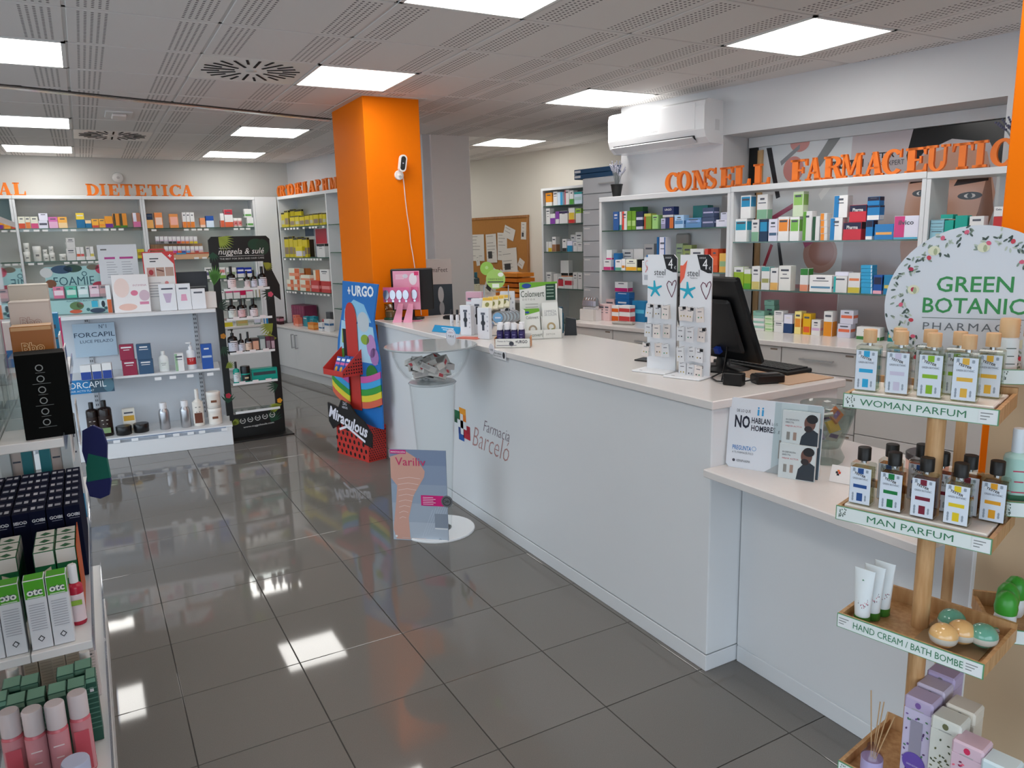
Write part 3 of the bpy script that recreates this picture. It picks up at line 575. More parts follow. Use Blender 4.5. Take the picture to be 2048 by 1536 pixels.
# shelf stock, one entry per carton: u from, u to, z from, z to, distance from the wall, print
ROWS = [
('left bay upper', 'RW', [
(0.122,0.178,1.555,1.693,0.23,'36a|x2'),(0.186,0.206,1.555,1.691,0.23,'eee|b.3=199'),(0.212,0.259,1.555,1.693,0.23,'eee|l.45=e43|x2'),
(0.261,0.302,1.555,1.693,0.23,'7a3|m.2,.5=bd8'),(0.304,0.345,1.555,1.691,0.23,'7a3|m.2,.5=bd8'),(0.207,0.335,1.555,1.723,0.14,'263'),
(0.347,0.412,1.623,1.686,0.23,'235|b.35=dde'),(0.347,0.413,1.555,1.623,0.23,'235|b.35=dde'),(0.421,0.488,1.555,1.668,0.23,'8a4|l.3=b53|t.2=cc6'),
(0.496,0.549,1.555,1.655,0.23,'ad8|x2'),(0.575,0.615,1.555,1.627,0.23,'cce|b.5=99b|x2'),(0.589,0.687,1.633,1.707,0.23,'236|b.25=ddd|TURGO'),
(0.615,0.688,1.555,1.633,0.23,'236|r.5=d73'),(0.693,0.774,1.555,1.645,0.23,'bdf|m.3,.6=69c|x2'),(0.789,0.918,1.555,1.622,0.23,'69c|m.55,.8=9be|x3'),
(0.789,0.914,1.555,1.706,0.15,'177|b.25=735'),(0.926,1.019,1.621,1.685,0.23,'457|m.4,.6=bbd'),(0.923,1.021,1.555,1.621,0.23,'457|m.4,.6=bbd'),
(1.035,1.126,1.555,1.603,0.23,'eef|x1'),(1.048,1.107,1.603,1.65,0.2,'eef|x1'),
]),
('left bay lower', 'RW', [
(0.024,0.1,1.255,1.334,0.23,'eee|b.35=d48|x1'),(0.024,0.083,1.334,1.41,0.2,'eee|b.2=d48'),(0.065,0.116,1.255,1.385,0.136,'eee|x3'),
(0.101,0.142,1.255,1.384,0.2,'27b'),(0.143,0.205,1.255,1.336,0.23,'fff|b.3=6b9|x1'),(0.207,0.243,1.255,1.343,0.23,'fff|m.2,.45=e93'),
(0.249,0.355,1.255,1.339,0.23,'ffe|b.35=fb3|x2'),(0.117,0.229,1.255,1.411,0.12,'ddd|x2'),(0.232,0.327,1.255,1.414,0.12,'eee|b.5=b62'),
(0.36,0.401,1.255,1.339,0.23,'222|b.3=dc4'),(0.405,0.445,1.255,1.331,0.23,'fff|x2'),(0.445,0.471,1.255,1.372,0.23,'27b'),
(0.332,0.428,1.255,1.451,0.12,'bbb|x1'),(0.475,0.496,1.255,1.499,0.15,'27b'),(0.563,0.62,1.255,1.498,0.23,'eef|r.25=36a|x2'),
(0.651,0.71,1.255,1.45,0.15,'9a8|x2'),(0.71,0.787,1.255,1.438,0.15,'9a6|x2'),(0.832,0.943,1.255,1.413,0.23,'eee|x1'),
(0.951,0.978,1.255,1.413,0.23,'d43'),(1.001,1.058,1.255,1.412,0.23,'d52|m.3,.7=e63|x1'),(1.068,1.125,1.255,1.382,0.23,'eb5|m.3,.6=9b8'),
(1.005,1.063,1.255,1.41,0.14,'d52'),
]),
('worktop left', 'RW', [
(0.039,0.103,0.88,0.963,0.4,'eee|x2'),(0.069,0.133,0.88,1.003,0.336,'ecc|x3'),(0.135,0.196,0.88,1.007,0.35,'ecc|x3'),
(0.197,0.268,0.949,0.999,0.33,'eee|b.6=d62'),(0.197,0.268,0.88,0.949,0.33,'eee|b.6=d62'),(0.271,0.377,0.954,1.004,0.33,'eee|b.6=c44'),
(0.271,0.378,0.88,0.954,0.33,'eee|b.6=c44'),(0.013,0.107,0.88,1.03,0.2,'ecc|x2'),(0.068,0.2,1.087,1.164,0.15,'eee|b.4=c27|x1'),
(0.118,0.26,1.038,1.087,0.2,'16a|x1'),(0.118,0.26,0.88,1.038,0.2,'16a|x1'),(0.339,0.463,0.88,1.036,0.26,'17a|m.4,.6=5bd'),
]),
('right bay upper', 'RW', [
(1.219,1.294,1.602,1.748,0.23,'fff|m.5,.95=29c|x1'),(1.337,1.412,1.594,1.747,0.23,'eee|b.4=8b9|x2'),
(1.582,1.651,1.601,1.75,0.23,'dec|m.45,.9=9c6|x1'),(1.182,1.27,1.455,1.602,0.23,'fff|m.5,.9=2ac|x1'),
(1.244,1.297,1.455,1.592,0.166,'fff|b.55=8cf|x1'),(1.303,1.357,1.455,1.594,0.23,'eee|b.45=8b9|x2'),(1.36,1.42,1.455,1.592,0.23,'135|m.45,.9=29c'),
(1.424,1.486,1.455,1.593,0.23,'eef|m.25,.4=468|x2'),(1.489,1.561,1.455,1.604,0.23,'fff|m.4,.9=f93|x1'),
(1.569,1.631,1.455,1.601,0.23,'fff|m.4,.9=8c5|x1'),(1.652,1.711,1.455,1.631,0.23,'eee|l.4=6a3|x1'),(1.713,1.761,1.455,1.599,0.23,'eee|l.5=253'),
(1.762,1.804,1.574,1.615,0.23,'eee|l.6=f92'),(1.764,1.807,1.535,1.574,0.23,'eee|l.6=f92'),(1.766,1.809,1.496,1.535,0.23,'eee|l.6=f92'),
(1.768,1.811,1.455,1.496,0.23,'eee|l.6=f92'),(1.825,1.9,1.455,1.585,0.23,'fff|l.4=28c|x2'),(1.841,1.924,1.585,1.712,0.23,'fff|l.4=28c|x2'),
(1.905,2.012,1.455,1.557,0.23,'d34|t.4=224|TPharma'),(1.936,2.035,1.557,1.653,0.23,'d34|t.4=224|TPharma'),
(2.036,2.077,1.455,1.564,0.23,'28c|t.35=224|b.2=fff'),(2.038,2.109,1.564,1.646,0.23,'28c|b.35=fff|t.15=224'),
(2.036,2.105,1.646,1.694,0.23,'28c|t.5=224|x1'),(2.086,2.191,1.455,1.541,0.23,'38c|m.3,.5=fb6'),
(2.191,2.321,1.455,1.582,0.23,'eef|l.45=d48|b.1=5bd|Tilvico'),
]),
('end bay upper', 'RW', [
(2.38,2.449,1.537,1.555,0.23,'9cd|x1'),(2.38,2.449,1.519,1.537,0.23,'9cd|x1'),(2.38,2.449,1.502,1.519,0.23,'9cd|x1'),
(2.38,2.449,1.455,1.502,0.23,'9cd|x1'),(2.428,2.49,1.555,1.581,0.23,'1a9|b.2=eee'),(2.45,2.495,1.455,1.551,0.23,'1a9|b.2=eee'),
(2.5,2.56,1.455,1.573,0.23,'1a9|b.2=eee'),(2.568,2.637,1.455,1.567,0.23,'eee|x1'),(2.677,2.727,1.455,1.561,0.23,'c33|b.3=eee'),
(2.676,2.72,1.561,1.61,0.23,'eee|TGelo'),
]),
('right bay lower', 'RW', [
(1.182,1.258,1.15,1.295,0.23,'9b2|t.25=eee|x1'),(1.259,1.311,1.15,1.281,0.23,'9b2|t.25=eee|b.3=5a2'),(1.317,1.375,1.15,1.3,0.23,'eee|b.35=dc7|x2'),
(1.386,1.445,1.15,1.297,0.23,'eee|t.2=5aa|m.3,.5=aa6'),(1.449,1.504,1.15,1.291,0.23,'eee|b.35=eb6|x1'),(1.508,1.59,1.15,1.305,0.23,'f4f4f0|x3'),
(1.651,1.705,1.15,1.29,0.23,'eee|t.3=383|b.3=e97'),(1.714,1.856,1.15,1.251,0.23,'fff|m.2,.35=69b|x2'),(1.864,1.947,1.15,1.247,0.23,'eee|l.2=3bb|x1'),
(1.856,1.939,1.247,1.271,0.2,'eef'),(1.952,2.023,1.15,1.268,0.23,'eee|m.6,.75=e85|b.3=dc4'),(2.021,2.089,1.292,1.313,0.23,'3ad|r.15=def'),
(2.022,2.09,1.271,1.292,0.23,'3ad|r.15=def'),(2.024,2.091,1.253,1.271,0.23,'3ad|r.15=def'),(2.025,2.092,1.232,1.253,0.23,'3ad|r.15=def'),
(2.026,2.094,1.212,1.232,0.23,'3ad|r.15=def'),(2.028,2.095,1.186,1.212,0.23,'3ad|r.15=def'),(2.029,2.097,1.15,1.186,0.23,'3ad|r.15=def'),
(2.097,2.149,1.15,1.258,0.23,'15a|m.5,.9=224|b.2=fbc'),(2.156,2.207,1.15,1.259,0.23,'28b|m.3,.5=dc6'),
]),
('worktop right', 'RW', [
(1.317,1.399,0.977,1.01,0.2,'8ba|x1'),(1.319,1.4,0.945,0.977,0.2,'eee|t.5=9cb'),(1.32,1.402,0.913,0.945,0.2,'eee|t.5=9cb'),
(1.321,1.403,0.88,0.913,0.2,'eee|t.5=9cb'),(1.348,1.421,1.041,1.075,0.12,'8ba|x1'),(1.352,1.425,0.88,1.041,0.12,'8ba|x3'),
(1.403,1.46,0.948,0.982,0.2,'dec|m.3,.6=8c7'),(1.404,1.462,0.915,0.948,0.2,'dec|m.3,.6=8c7'),(1.406,1.463,0.88,0.915,0.2,'dec|m.3,.6=8c7'),
(1.468,1.534,0.952,1.018,0.2,'eee|x2'),(1.471,1.537,0.88,0.952,0.2,'eee|x2'),(1.538,1.6,0.88,1.0,0.2,'247|t.5=eef|x1'),
(1.611,1.656,0.88,1.022,0.2,'fe9|m.3,.7=e93|x1'),(1.667,1.719,0.88,1.011,0.2,'eb1|m.1,.4=e63|x1'),(1.724,1.782,0.88,0.977,0.2,'eee|m.3,.5=dbd|x2'),
(1.801,1.857,0.88,1.033,0.2,'eee|b.6=e92|x1'),(1.902,1.983,0.964,1.046,0.2,'dde|m.4,.65=e75|x1'),(1.889,1.971,0.88,0.964,0.2,'dde|m.4,.65=e75|x1'),
(2.014,2.152,0.88,0.956,0.22,'eee|b.3=484|x2'),(2.185,2.252,0.88,0.988,0.2,'188|m.2,.4=dc8'),
]),
('office shelf first', 'RW', [
(-1.948,-1.849,1.842,1.978,-1.02,'e92|b.3=eee|x1'),(-1.832,-1.768,1.842,1.988,-1.02,'eee|x2'),(-1.768,-1.688,1.842,1.975,-1.02,'def|r.5=4ad'),
(-1.664,-1.594,1.842,1.994,-1.02,'eee|l.3=c67|x1'),(-1.591,-1.532,1.842,1.981,-1.02,'eee|b.4=5a4|x1'),
(-1.524,-1.411,1.842,1.962,-1.02,'def|t.2=3aa|m.3,.6=bdd'),
]),
('office shelf second', 'RW', [
(-1.947,-1.885,1.653,1.819,-1.02,'eee|x3'),(-1.883,-1.805,1.653,1.76,-1.02,'eee|b.6=84a'),(-1.801,-1.747,1.653,1.781,-1.02,'84a|b.4=eee'),
(-1.743,-1.62,1.653,1.781,-1.02,'eee|t.2=325|x1'),(-1.607,-1.519,1.653,1.808,-1.02,'eee|m.2,.7=ec4|b.25=d33'),
(-1.507,-1.427,1.653,1.8,-1.02,'eee|t.35=9c4|x1'),
]),
('office shelf third', 'RW', [
(-1.952,-1.922,1.365,1.472,-1.02,'eee'),(-1.918,-1.863,1.365,1.471,-1.02,'eee|b.4=ec3'),(-1.859,-1.801,1.365,1.521,-1.02,'eee|b.5=a75|x1'),
(-1.705,-1.641,1.365,1.496,-1.02,'eee|b.3=333|x1'),(-1.633,-1.555,1.365,1.473,-1.02,'eef|b.6=29c'),(-1.547,-1.485,1.365,1.461,-1.02,'eee|x2'),
(-1.482,-1.416,1.365,1.454,-1.02,'eee|x2'),(-1.661,-1.594,1.365,1.538,-1.1,'eee|x1'),(-1.589,-1.492,1.365,1.563,-1.1,'eee|x2'),
]),
('office shelf fourth', 'RW', [
(-1.96,-1.876,0.98,1.147,-1.02,'eee|x2'),(-1.843,-1.785,0.98,1.132,-1.02,'eee|b.4=e82'),(-1.781,-1.688,0.98,1.102,-1.02,'eee|m.2,.8=c34|x1'),
(-1.684,-1.56,0.98,1.104,-1.02,'eee|m.3,.7=c34'),(-1.819,-1.693,0.98,1.271,-1.1,'eee|b.45=e72|m.45,.55=222'),
(-1.551,-1.489,0.98,1.154,-1.02,'eee|x2'),(-1.481,-1.419,0.98,1.15,-1.02,'eee|x2'),
]),
('orthopedic upper', 'OW', [
(0.275,0.363,1.712,1.881,0.23,'cb2|t.12=222|m.2,.5=bba'),(0.364,0.467,1.712,1.902,0.23,'cb2|t.12=222|m.15,.55=876'),
(0.275,0.4,1.712,1.921,0.12,'cb2|t.12=222|m.15,.55=876'),(0.275,0.409,1.712,1.913,0.087,'cb2|t.12=222|m.2,.5=bba'),
(0.406,0.584,1.712,1.912,0.12,'cb2|t.12=222|m.15,.55=876'),(0.503,0.628,1.712,1.833,0.23,'cb2|t.12=222|m.15,.55=876'),
(0.638,0.743,1.712,1.834,0.23,'cb2|t.12=222|m.2,.5=bba'),(0.752,0.877,1.712,1.829,0.23,'cb2|t.12=222|m.15,.55=876'),
(0.89,1.002,1.712,1.836,0.23,'cb2|t.12=222|m.15,.55=876'),(1.011,1.093,1.712,1.838,0.23,'cb2|t.12=222|m.2,.5=bba'),
(1.102,1.226,1.712,1.84,0.23,'cb2|t.12=222|m.15,.55=876'),(1.248,1.311,1.712,1.841,0.23,'cb2|t.12=222|m.15,.55=876'),
(1.321,1.389,1.712,1.838,0.23,'cb2|t.12=222|m.2,.5=bba'),
]),
('orthopedic middle', 'OW', [
(0.304,0.421,1.364,1.601,0.23,'cb2|t.12=222|m.15,.5=876'),(0.435,0.538,1.364,1.605,0.23,'cb2|t.12=222|m.15,.5=876'),
(0.548,0.655,1.364,1.59,0.23,'cb2|t.12=222|m.15,.5=876'),(0.662,0.773,1.364,1.595,0.227,'cb2|t.12=222|m.15,.5=876'),
(0.777,0.897,1.364,1.586,0.227,'cb2|t.12=222|m.15,.5=876'),(0.656,0.834,1.364,1.488,0.26,'dc2|m.1,.6=dde'),
(0.645,0.873,1.364,1.699,0.12,'eee|t.3=246|m.0,.6=433'),(0.886,1.199,1.364,1.685,0.12,'dde|m.4,.98=c45'),
(1.135,1.322,1.364,1.513,0.23,'ddd|t.2=222|x2'),
]),
('orthopedic lower', 'OW', [
(0.285,0.472,0.978,1.102,0.23,'eed|r.45=d63|m.3,.6=e97'),(0.481,0.639,0.978,1.106,0.23,'eed|r.45=d63|m.3,.6=e97'),
(0.647,0.901,0.978,1.105,0.23,'eed|r.45=d63|m.3,.6=e97'),(0.922,1.124,0.978,1.105,0.23,'c44|m.3,.6=e99'),
(1.177,1.391,0.978,1.105,0.23,'c44|m.3,.6=e99'),(0.358,0.648,1.106,1.236,0.23,'eed|r.45=d63|m.3,.6=e97'),(0.491,0.655,0.978,1.233,0.15,'e84|l.4=eed'),
(0.676,0.902,1.105,1.163,0.23,'eed|b.4=e97'),(0.902,1.048,1.105,1.221,0.18,'e84|l.4=eed'),(1.16,1.378,1.105,1.233,0.23,'eee|x2'),
]),
('far left bay upper', 'BW', [
(-0.54,-0.481,1.738,1.857,0.23,'eed|b.45=d53|x1'),(-0.48,-0.436,1.738,1.856,0.23,'eed|b.55=e84|x1'),
(-0.434,-0.368,1.738,1.856,0.23,'eed|b.45=d58|x1'),(-0.358,-0.278,1.817,1.889,0.23,'eef|x1'),(-0.367,-0.286,1.738,1.817,0.23,'eef|m.4,.7=556'),
(-0.277,-0.196,1.738,1.852,0.23,'d7b|b.6=ebd|x1'),(-0.194,-0.111,1.738,1.852,0.23,'fb5|b.5=fda|x1'),(-0.029,0.049,1.738,1.893,0.23,'27a|t.45=fd4|x1'),
(0.05,0.109,1.738,1.818,0.23,'27a|t.45=fda'),(0.112,0.175,1.738,1.829,0.23,'fb4|b.3=d54|x1'),(0.178,0.236,1.738,1.829,0.23,'fb4|m.2,.4=f93|x1'),
(0.237,0.311,1.738,1.857,0.23,'fa3|b.35=739'),(0.317,0.373,1.738,1.884,0.23,'e93|l.4=443|b.15=482'),
(0.376,0.448,1.738,1.886,0.23,'e93|l.4=443|b.15=482'),(0.506,0.58,1.738,1.891,0.23,'c86|l.5=eef|b.4=d7a'),
]),
('far left bay middle', 'BW', [
(-0.146,-0.066,1.531,1.637,0.23,'ddd|x2'),(-0.157,-0.071,1.405,1.531,0.23,'ddd|x2'),(-0.065,-0.029,1.444,1.543,0.23,'eee|b.3=d64'),
(-0.028,0.005,1.444,1.542,0.23,'eee|b.3=d66'),(0.024,0.059,1.441,1.546,0.23,'ddd|x1'),(0.061,0.096,1.441,1.545,0.23,'eee|b.3=dc6'),
(-0.07,0.009,1.405,1.444,0.24,'eee'),(0.015,0.103,1.405,1.441,0.24,'eee'),(0.478,0.511,1.405,1.507,0.23,'ddb|x1'),
(0.512,0.579,1.405,1.505,0.23,'dc3|m.3,.7=a83'),
]),
('far right bay upper', 'BW', [
(0.638,0.704,1.725,1.886,0.23,'fb6|t.45=135|x1'),(0.721,0.8,1.725,1.892,0.23,'f95|m.2,.7=fdc'),(0.87,0.96,1.725,1.878,0.23,'e95|m.2,.8=fba'),
(1.004,1.044,1.725,1.894,0.23,'eee|b.4=e83|x1'),(1.046,1.083,1.725,1.894,0.23,'eee|b.4=e83|x1'),(1.085,1.13,1.725,1.893,0.23,'eee|b.4=e83|x1'),
(1.186,1.242,1.725,1.832,0.23,'e96|b.3=fdc'),(1.25,1.335,1.725,1.854,0.23,'25a|b.6=def'),(1.406,1.449,1.725,1.881,0.23,'eee|b.5=d64'),
(1.453,1.546,1.725,1.925,0.23,'eee|t.3=b34|b.3=d64|x1'),(1.679,1.762,1.833,1.931,0.23,'eee|m.15,.4=6a5'),
(1.701,1.775,1.725,1.833,0.23,'eee|m.15,.4=6a5'),
]),
('seed rack upper', 'BW', [
(0.705,0.745,1.558,1.637,0.24,'dcd|t.5=eee|b.35=777'),(0.747,0.788,1.557,1.636,0.24,'dcd|t.5=eee|b.35=555'),
(0.79,0.831,1.556,1.635,0.24,'dcd|t.5=eee|b.35=aaa'),(0.833,0.874,1.555,1.634,0.24,'dcd|t.5=eee|b.35=333'),
(0.876,0.917,1.554,1.634,0.24,'dcd|t.5=eee|b.35=444'),(0.919,0.961,1.553,1.633,0.24,'dcd|t.5=eee|b.35=c43'),
(0.963,1.004,1.552,1.632,0.24,'dcd|t.5=eee|b.35=e84'),(1.007,1.049,1.551,1.631,0.24,'dcd|t.5=eee|b.35=e84'),
(1.051,1.093,1.549,1.63,0.24,'dcd|t.5=eee|b.35=db3'),(1.095,1.137,1.548,1.629,0.24,'dcd|t.5=eee|b.35=dc3'),
]),
('seed rack lower', 'BW', [
(0.782,0.823,1.454,1.53,0.25,'dcd|t.5=eee|b.35=9a8'),(0.826,0.868,1.453,1.529,0.25,'dcd|t.5=eee|b.35=dc3'),
(0.87,0.912,1.451,1.528,0.25,'dcd|t.5=eee|b.35=c49'),(0.915,0.957,1.45,1.527,0.25,'dcd|t.5=eee|b.35=e63'),
(0.959,1.002,1.449,1.526,0.25,'dcd|t.5=eee|b.35=45a'),(1.005,1.047,1.447,1.525,0.25,'dcd|t.5=eee|b.35=6ad'),
(1.05,1.093,1.446,1.523,0.25,'dcd|t.5=eee|b.35=dba'),(1.096,1.139,1.444,1.522,0.25,'dcd|t.5=eee|b.35=b55'),
(1.141,1.185,1.443,1.521,0.25,'dcd|t.5=eee|b.35=dba'),
]),
('far right bay lower', 'BW', [
(1.18,1.264,1.148,1.279,0.23,'eee|m.3,.6=668|x1'),(1.307,1.409,1.148,1.274,0.23,'eee|m.5,.8=d88|b.3=8b5'),
(1.414,1.528,1.148,1.266,0.23,'eee|m.3,.6=9a8'),(1.539,1.616,1.148,1.265,0.23,'13a|b.4=eee|m.6,.8=eef'),
(1.619,1.705,1.148,1.261,0.23,'13a|b.4=eee|m.6,.8=eef'),(1.755,1.775,1.148,1.326,0.23,'eee|b.3=dde'),
]),
('far right bay low', 'BW', [
(1.335,1.373,0.905,1.003,0.23,'eee|x1'),(1.387,1.463,0.905,1.007,0.23,'eee|t.3=d58'),(1.472,1.548,0.905,1.008,0.23,'eee|t.3=d58'),
(1.549,1.612,0.905,1.004,0.23,'c15|b.4=eee'),(1.615,1.696,0.905,1.002,0.23,'eee|t.2=d58'),(1.702,1.733,0.905,1.002,0.23,'eee|r.3=9a7'),
(1.738,1.775,0.905,0.999,0.23,'eee|r.3=c94'),
]),
('far worktop', 'BW', [
(1.294,1.393,0.605,0.673,0.42,'dc3|t.3=eee'),(1.444,1.566,0.605,0.683,0.42,'bb8|m.3,.7=ca6'),(1.644,1.71,0.605,0.675,0.42,'dde|b.3=899'),
(1.756,1.795,0.605,0.682,0.42,'28c|l.4=eee'),
]),
('far outer bay upper', 'BW', [
(-0.716,-0.665,1.51,1.645,0.23,'eee|b.7=d9b|r.25=39c|x1'),
]),
('far outer bay lower', 'BW', [
(-0.747,-0.678,1.22,1.409,0.23,'eee|t.3=25a|x1'),(-0.67,-0.601,1.22,1.429,0.23,'dec|t.12=dc4|m.2,.8=bdb'),
]),
('gondola shelf', 'GD', [
(0.208,0.302,0.715,0.829,-0.04,'924|x2'),(0.214,0.311,0.602,0.715,-0.04,'924|x2'),(0.319,0.416,0.709,0.824,-0.04,'357|x2'),
(0.321,0.42,0.602,0.709,-0.04,'357|x2'),(0.566,0.63,0.602,0.736,-0.04,'eee|l.35=9b9|x2'),(0.753,0.833,0.602,0.791,-0.04,'25a|m.45,.55=bcd|x1'),
(-0.048,0.021,0.602,0.71,0.02,'eee|b.55=249'),(0.025,0.086,0.602,0.71,0.02,'eee|b.55=249'),(0.089,0.151,0.602,0.715,0.02,'eee|b.55=249'),
]),
]

# ------------------------------------------------------------------ standing orange letters
M_LET = mat('f07a1c', .4)
def glyph(c):
    """slab serif capital in a 1 x 1 cell: list of polygons (x, z)"""
    S = .1
    P = []
    def r(x0, z0, x1, z1): P.append([(x0, z0), (x1, z0), (x1, z1), (x0, z1)])
    def arc(cx, cz, rx, rz, tx, tz, a0, a1, n=14):
        for i in range(n):
            a, b = R(a0 + (a1 - a0) * i / n), R(a0 + (a1 - a0) * (i + 1) / n)
            o = lambda t: (cx + rx * math.cos(t), cz + rz * math.sin(t)); q = lambda t: (cx + (rx - tx) * math.cos(t), cz + (rz - tz) * math.sin(t))
            P.append([q(a), o(a), o(b), q(b)])
    def stem(x0, x1, top=1, bot=1, e=.09):
        r(x0, 0, x1, 1)
        if top: r(x0 - e, 1 - S, x1 + e, 1)
        if bot: r(x0 - e, 0, x1 + e, S)
    if c == 'I': stem(.32, .68, e=.2)
    elif c == 'L': stem(.17, .46); r(.2, 0, .92, S); P.append([(.78, 0), (.95, 0), (.95, .34), (.88, .34)])
    elif c in 'EF':
        stem(.17, .46); r(.2, 1 - S, .88, 1); P.append([(.82, .7), (.9, .7), (.9, 1), (.74, 1)]); r(.4, .47, .68, .55); r(.64, .37, .72, .65)
        if c == 'E': r(.2, 0, .9, S); P.append([(.76, 0), (.93, 0), (.93, .33), (.86, .33)])
    elif c == 'T': stem(.35, .65, top=0); r(.05, 1 - S, .95, 1); P.append([(.05, .68), (.12, .68), (.2, 1), (.05, 1)]); P.append([(.88, .68), (.95, .68), (.95, 1), (.8, 1)])
    elif c == 'D': stem(.12, .40, e=.08); arc(.36, .5, .6, .5, .27, .11, -90, 90)
    elif c == 'P': stem(.15, .44); arc(.42, .74, .5, .26, .24, .09, -90, 90); r(.3, .48, .44, .56); r(.3, 1 - S, .44, 1)
    elif c == 'R': stem(.12, .40, e=.08); arc(.42, .74, .47, .26, .23, .09, -90, 90); r(.3, .48, .44, .56); r(.3, 1 - S, .44, 1); P.append([(.5, .52), (.72, 0), (.97, 0), (.72, .52)]); r(.7, 0, 1, S)
    elif c == 'O': arc(.5, .5, .49, .52, .26, .12, 0, 360, 26)
    elif c == 'C': arc(.54, .5, .51, .52, .26, .12, 42, 318, 22); P.append([(.84, .66), (.94, .66), (.94, 1), (.86, .9)])
    elif c == 'A': P.append([(.08, 0), (.2, 0), (.54, 1), (.44, 1)]); P.append([(.58, 0), (.88, 0), (.62, 1), (.4, 1)]); r(.26, .3, .7, .38); r(0, 0, .3, S); r(.55, 0, .97, S)
    elif c == 'N': r(.13, 0, .22, 1); r(.78, 0, .87, 1); P.append([(.62, 0), (.87, 0), (.34, 1), (.1, 1)]); r(.02, 0, .34, S); r(.02, 1 - S, .3, 1); r(.66, 1 - S, .99, 1)
    elif c == 'M': r(.12, 0, .2, 1); r(.72, 0, .9, 1); P.append([(.4, .1), (.52, .1), (.3, 1), (.12, 1)]); P.append([(.42, .1), (.52, .1), (.84, 1), (.7, 1)]); r(.02, 0, .3, S); r(.62, 0, 1, S); r(.02, 1 - S, .25, 1); r(.72, 1 - S, 1, 1)
    elif c == 'U': r(.13, .35, .34, 1); r(.72, .35, .82, 1); arc(.475, .36, .345, .38, .2, .1, 180, 360); r(.02, 1 - S, .46, 1); r(.6, 1 - S, .95, 1)
    elif c == 'S':
        arc(.5, .745, .36, .275, .17, .1, 35, 250, 16); arc(.5, .27, .4, .29, .18, .1, -140, 75, 16); P.append([(.22, .62), (.36, .7), (.84, .36), (.68, .28)])
        P.append([(.76, .72), (.86, .72), (.86, 1.02), (.8, .94)]); P.append([(.1, .0), (.17, .04), (.21, .32), (.1, .32)])
    return P
_G = {}
def letter(fr, c, u0, u1, d, z, h, label, group):
    m = MB(); w = u1 - u0
    for p in glyph(c): m.prism([((x - .5) * w, zz * h) for x, zz in p], 0, .022, M_LET)
    m.build('sign_letter', loc=fr.p((u0 + u1) / 2, d, z), rz=fr.a, label=label, cat='letter', group=group)
def word(fr, L, d, z, h, wd_, where):
    cnt = {}
    for k, (c, a, b) in enumerate(L):
        letter(fr, c, a - .004, b + .004, d + (.012 if k % 2 else -.012), z, h, 'orange standing letter %s, %s letter of the word %s %s' % (c, ORD[k + 1], wd_, where), 'orange letters of ' + wd_)
word(RW, [('C', .582, .698), ('O', .705, .812), ('N', .812, .93), ('S', .926, 1.023), ('E', 1.027, 1.139), ('L', 1.152, 1.272), ('L', 1.276, 1.395)], .21, 1.808, .13, 'CONSELL', 'on the shelf top')
word(RW, [('F', 1.531, 1.655), ('A', 1.652, 1.748), ('R', 1.749, 1.862), ('M', 1.863, 1.99), ('A', 1.991, 2.098), ('C', 2.099, 2.206), ('E', 2.207, 2.33), ('U', 2.331, 2.445), ('T', 2.446, 2.548), ('I', 2.549, 2.625), ('C', 2.626, 2.73)], .21, 1.808, .132, 'FARMACEUTIC', 'on the shelf top')
word(BW, [('D', .1, .222), ('I', .222, .291), ('E', .301, .413), ('T', .424, .541), ('E', .56, .676), ('T', .689, .81), ('I', .824, .901), ('C', .907, 1.03), ('A', 1.034, 1.151)], .2, 2.066, .125, 'DIETETICA', 'on the far shelf')
word(BW, [('A', -.668, -.554), ('L', -.549, -.435)], .2, 2.066, .125, 'AL', 'at the left edge')
word(OW, [('O', .117, .246), ('R', .252, .375), ('T', .366, .474), ('O', .474, .604), ('P', .604, .703), ('E', .703, .808), ('D', .808, .89), ('I', .89, .945), ('A', .945, 1.108), ('P', 1.169, 1.279), ('R', 1.279, 1.395), ('I', 1.395, 1.446), ('M', 1.446, 1.605)], .2, 2.066, .13, 'ORTOPEDIA PRIM', 'by the column')

# ------------------------------------------------------------------ cartons on the shelves
def cname(h):
    if len(h) == 6: h = h[0] + h[2] + h[4]
    r_, g_, b_ = (int(k, 16) / 15 for k in h); mx, mn = max(r_, g_, b_), min(r_, g_, b_)
    if mx - mn < .14: return 'white' if mx > .82 else 'grey' if mx > .35 else 'black'
    import colorsys
    H, S, V = colorsys.rgb_to_hsv(r_, g_, b_); H *= 360
    pre = 'pale ' if S < .33 and V > .7 else 'dark ' if V < .45 else ''
    n = 'red' if H < 12 or H > 345 else 'orange' if H < 40 else 'yellow' if H < 66 else 'green' if H < 160 else 'teal' if H < 192 else 'blue' if H < 250 else 'purple' if H < 290 else 'pink'
    return pre + n
def parse(d):
    t = d.split('|'); base = t[0]; out = []; nl = 0; word_ = None
    for k in t[1:]:
        if k[0] == 'x': nl = int(k[1:])
        elif k[0] == 'T': word_ = k[1:]
        else:
            a, c = k.split('='); v = [float(q) for q in a[1:].split(',')]
            if k[0] == 't': q = (0, 1 - v[0], 1, 1)
            elif k[0] == 'b': q = (0, 0, 1, v[0])
            elif k[0] == 'l': q = (0, 0, v[0], 1)
            elif k[0] == 'r': q = (1 - v[0], 0, 1, 1)
            elif k[0] == 'm': q = (.06, v[0], .94, v[1])
            out.append((k[0], q, c))
    return base, out, nl, word_
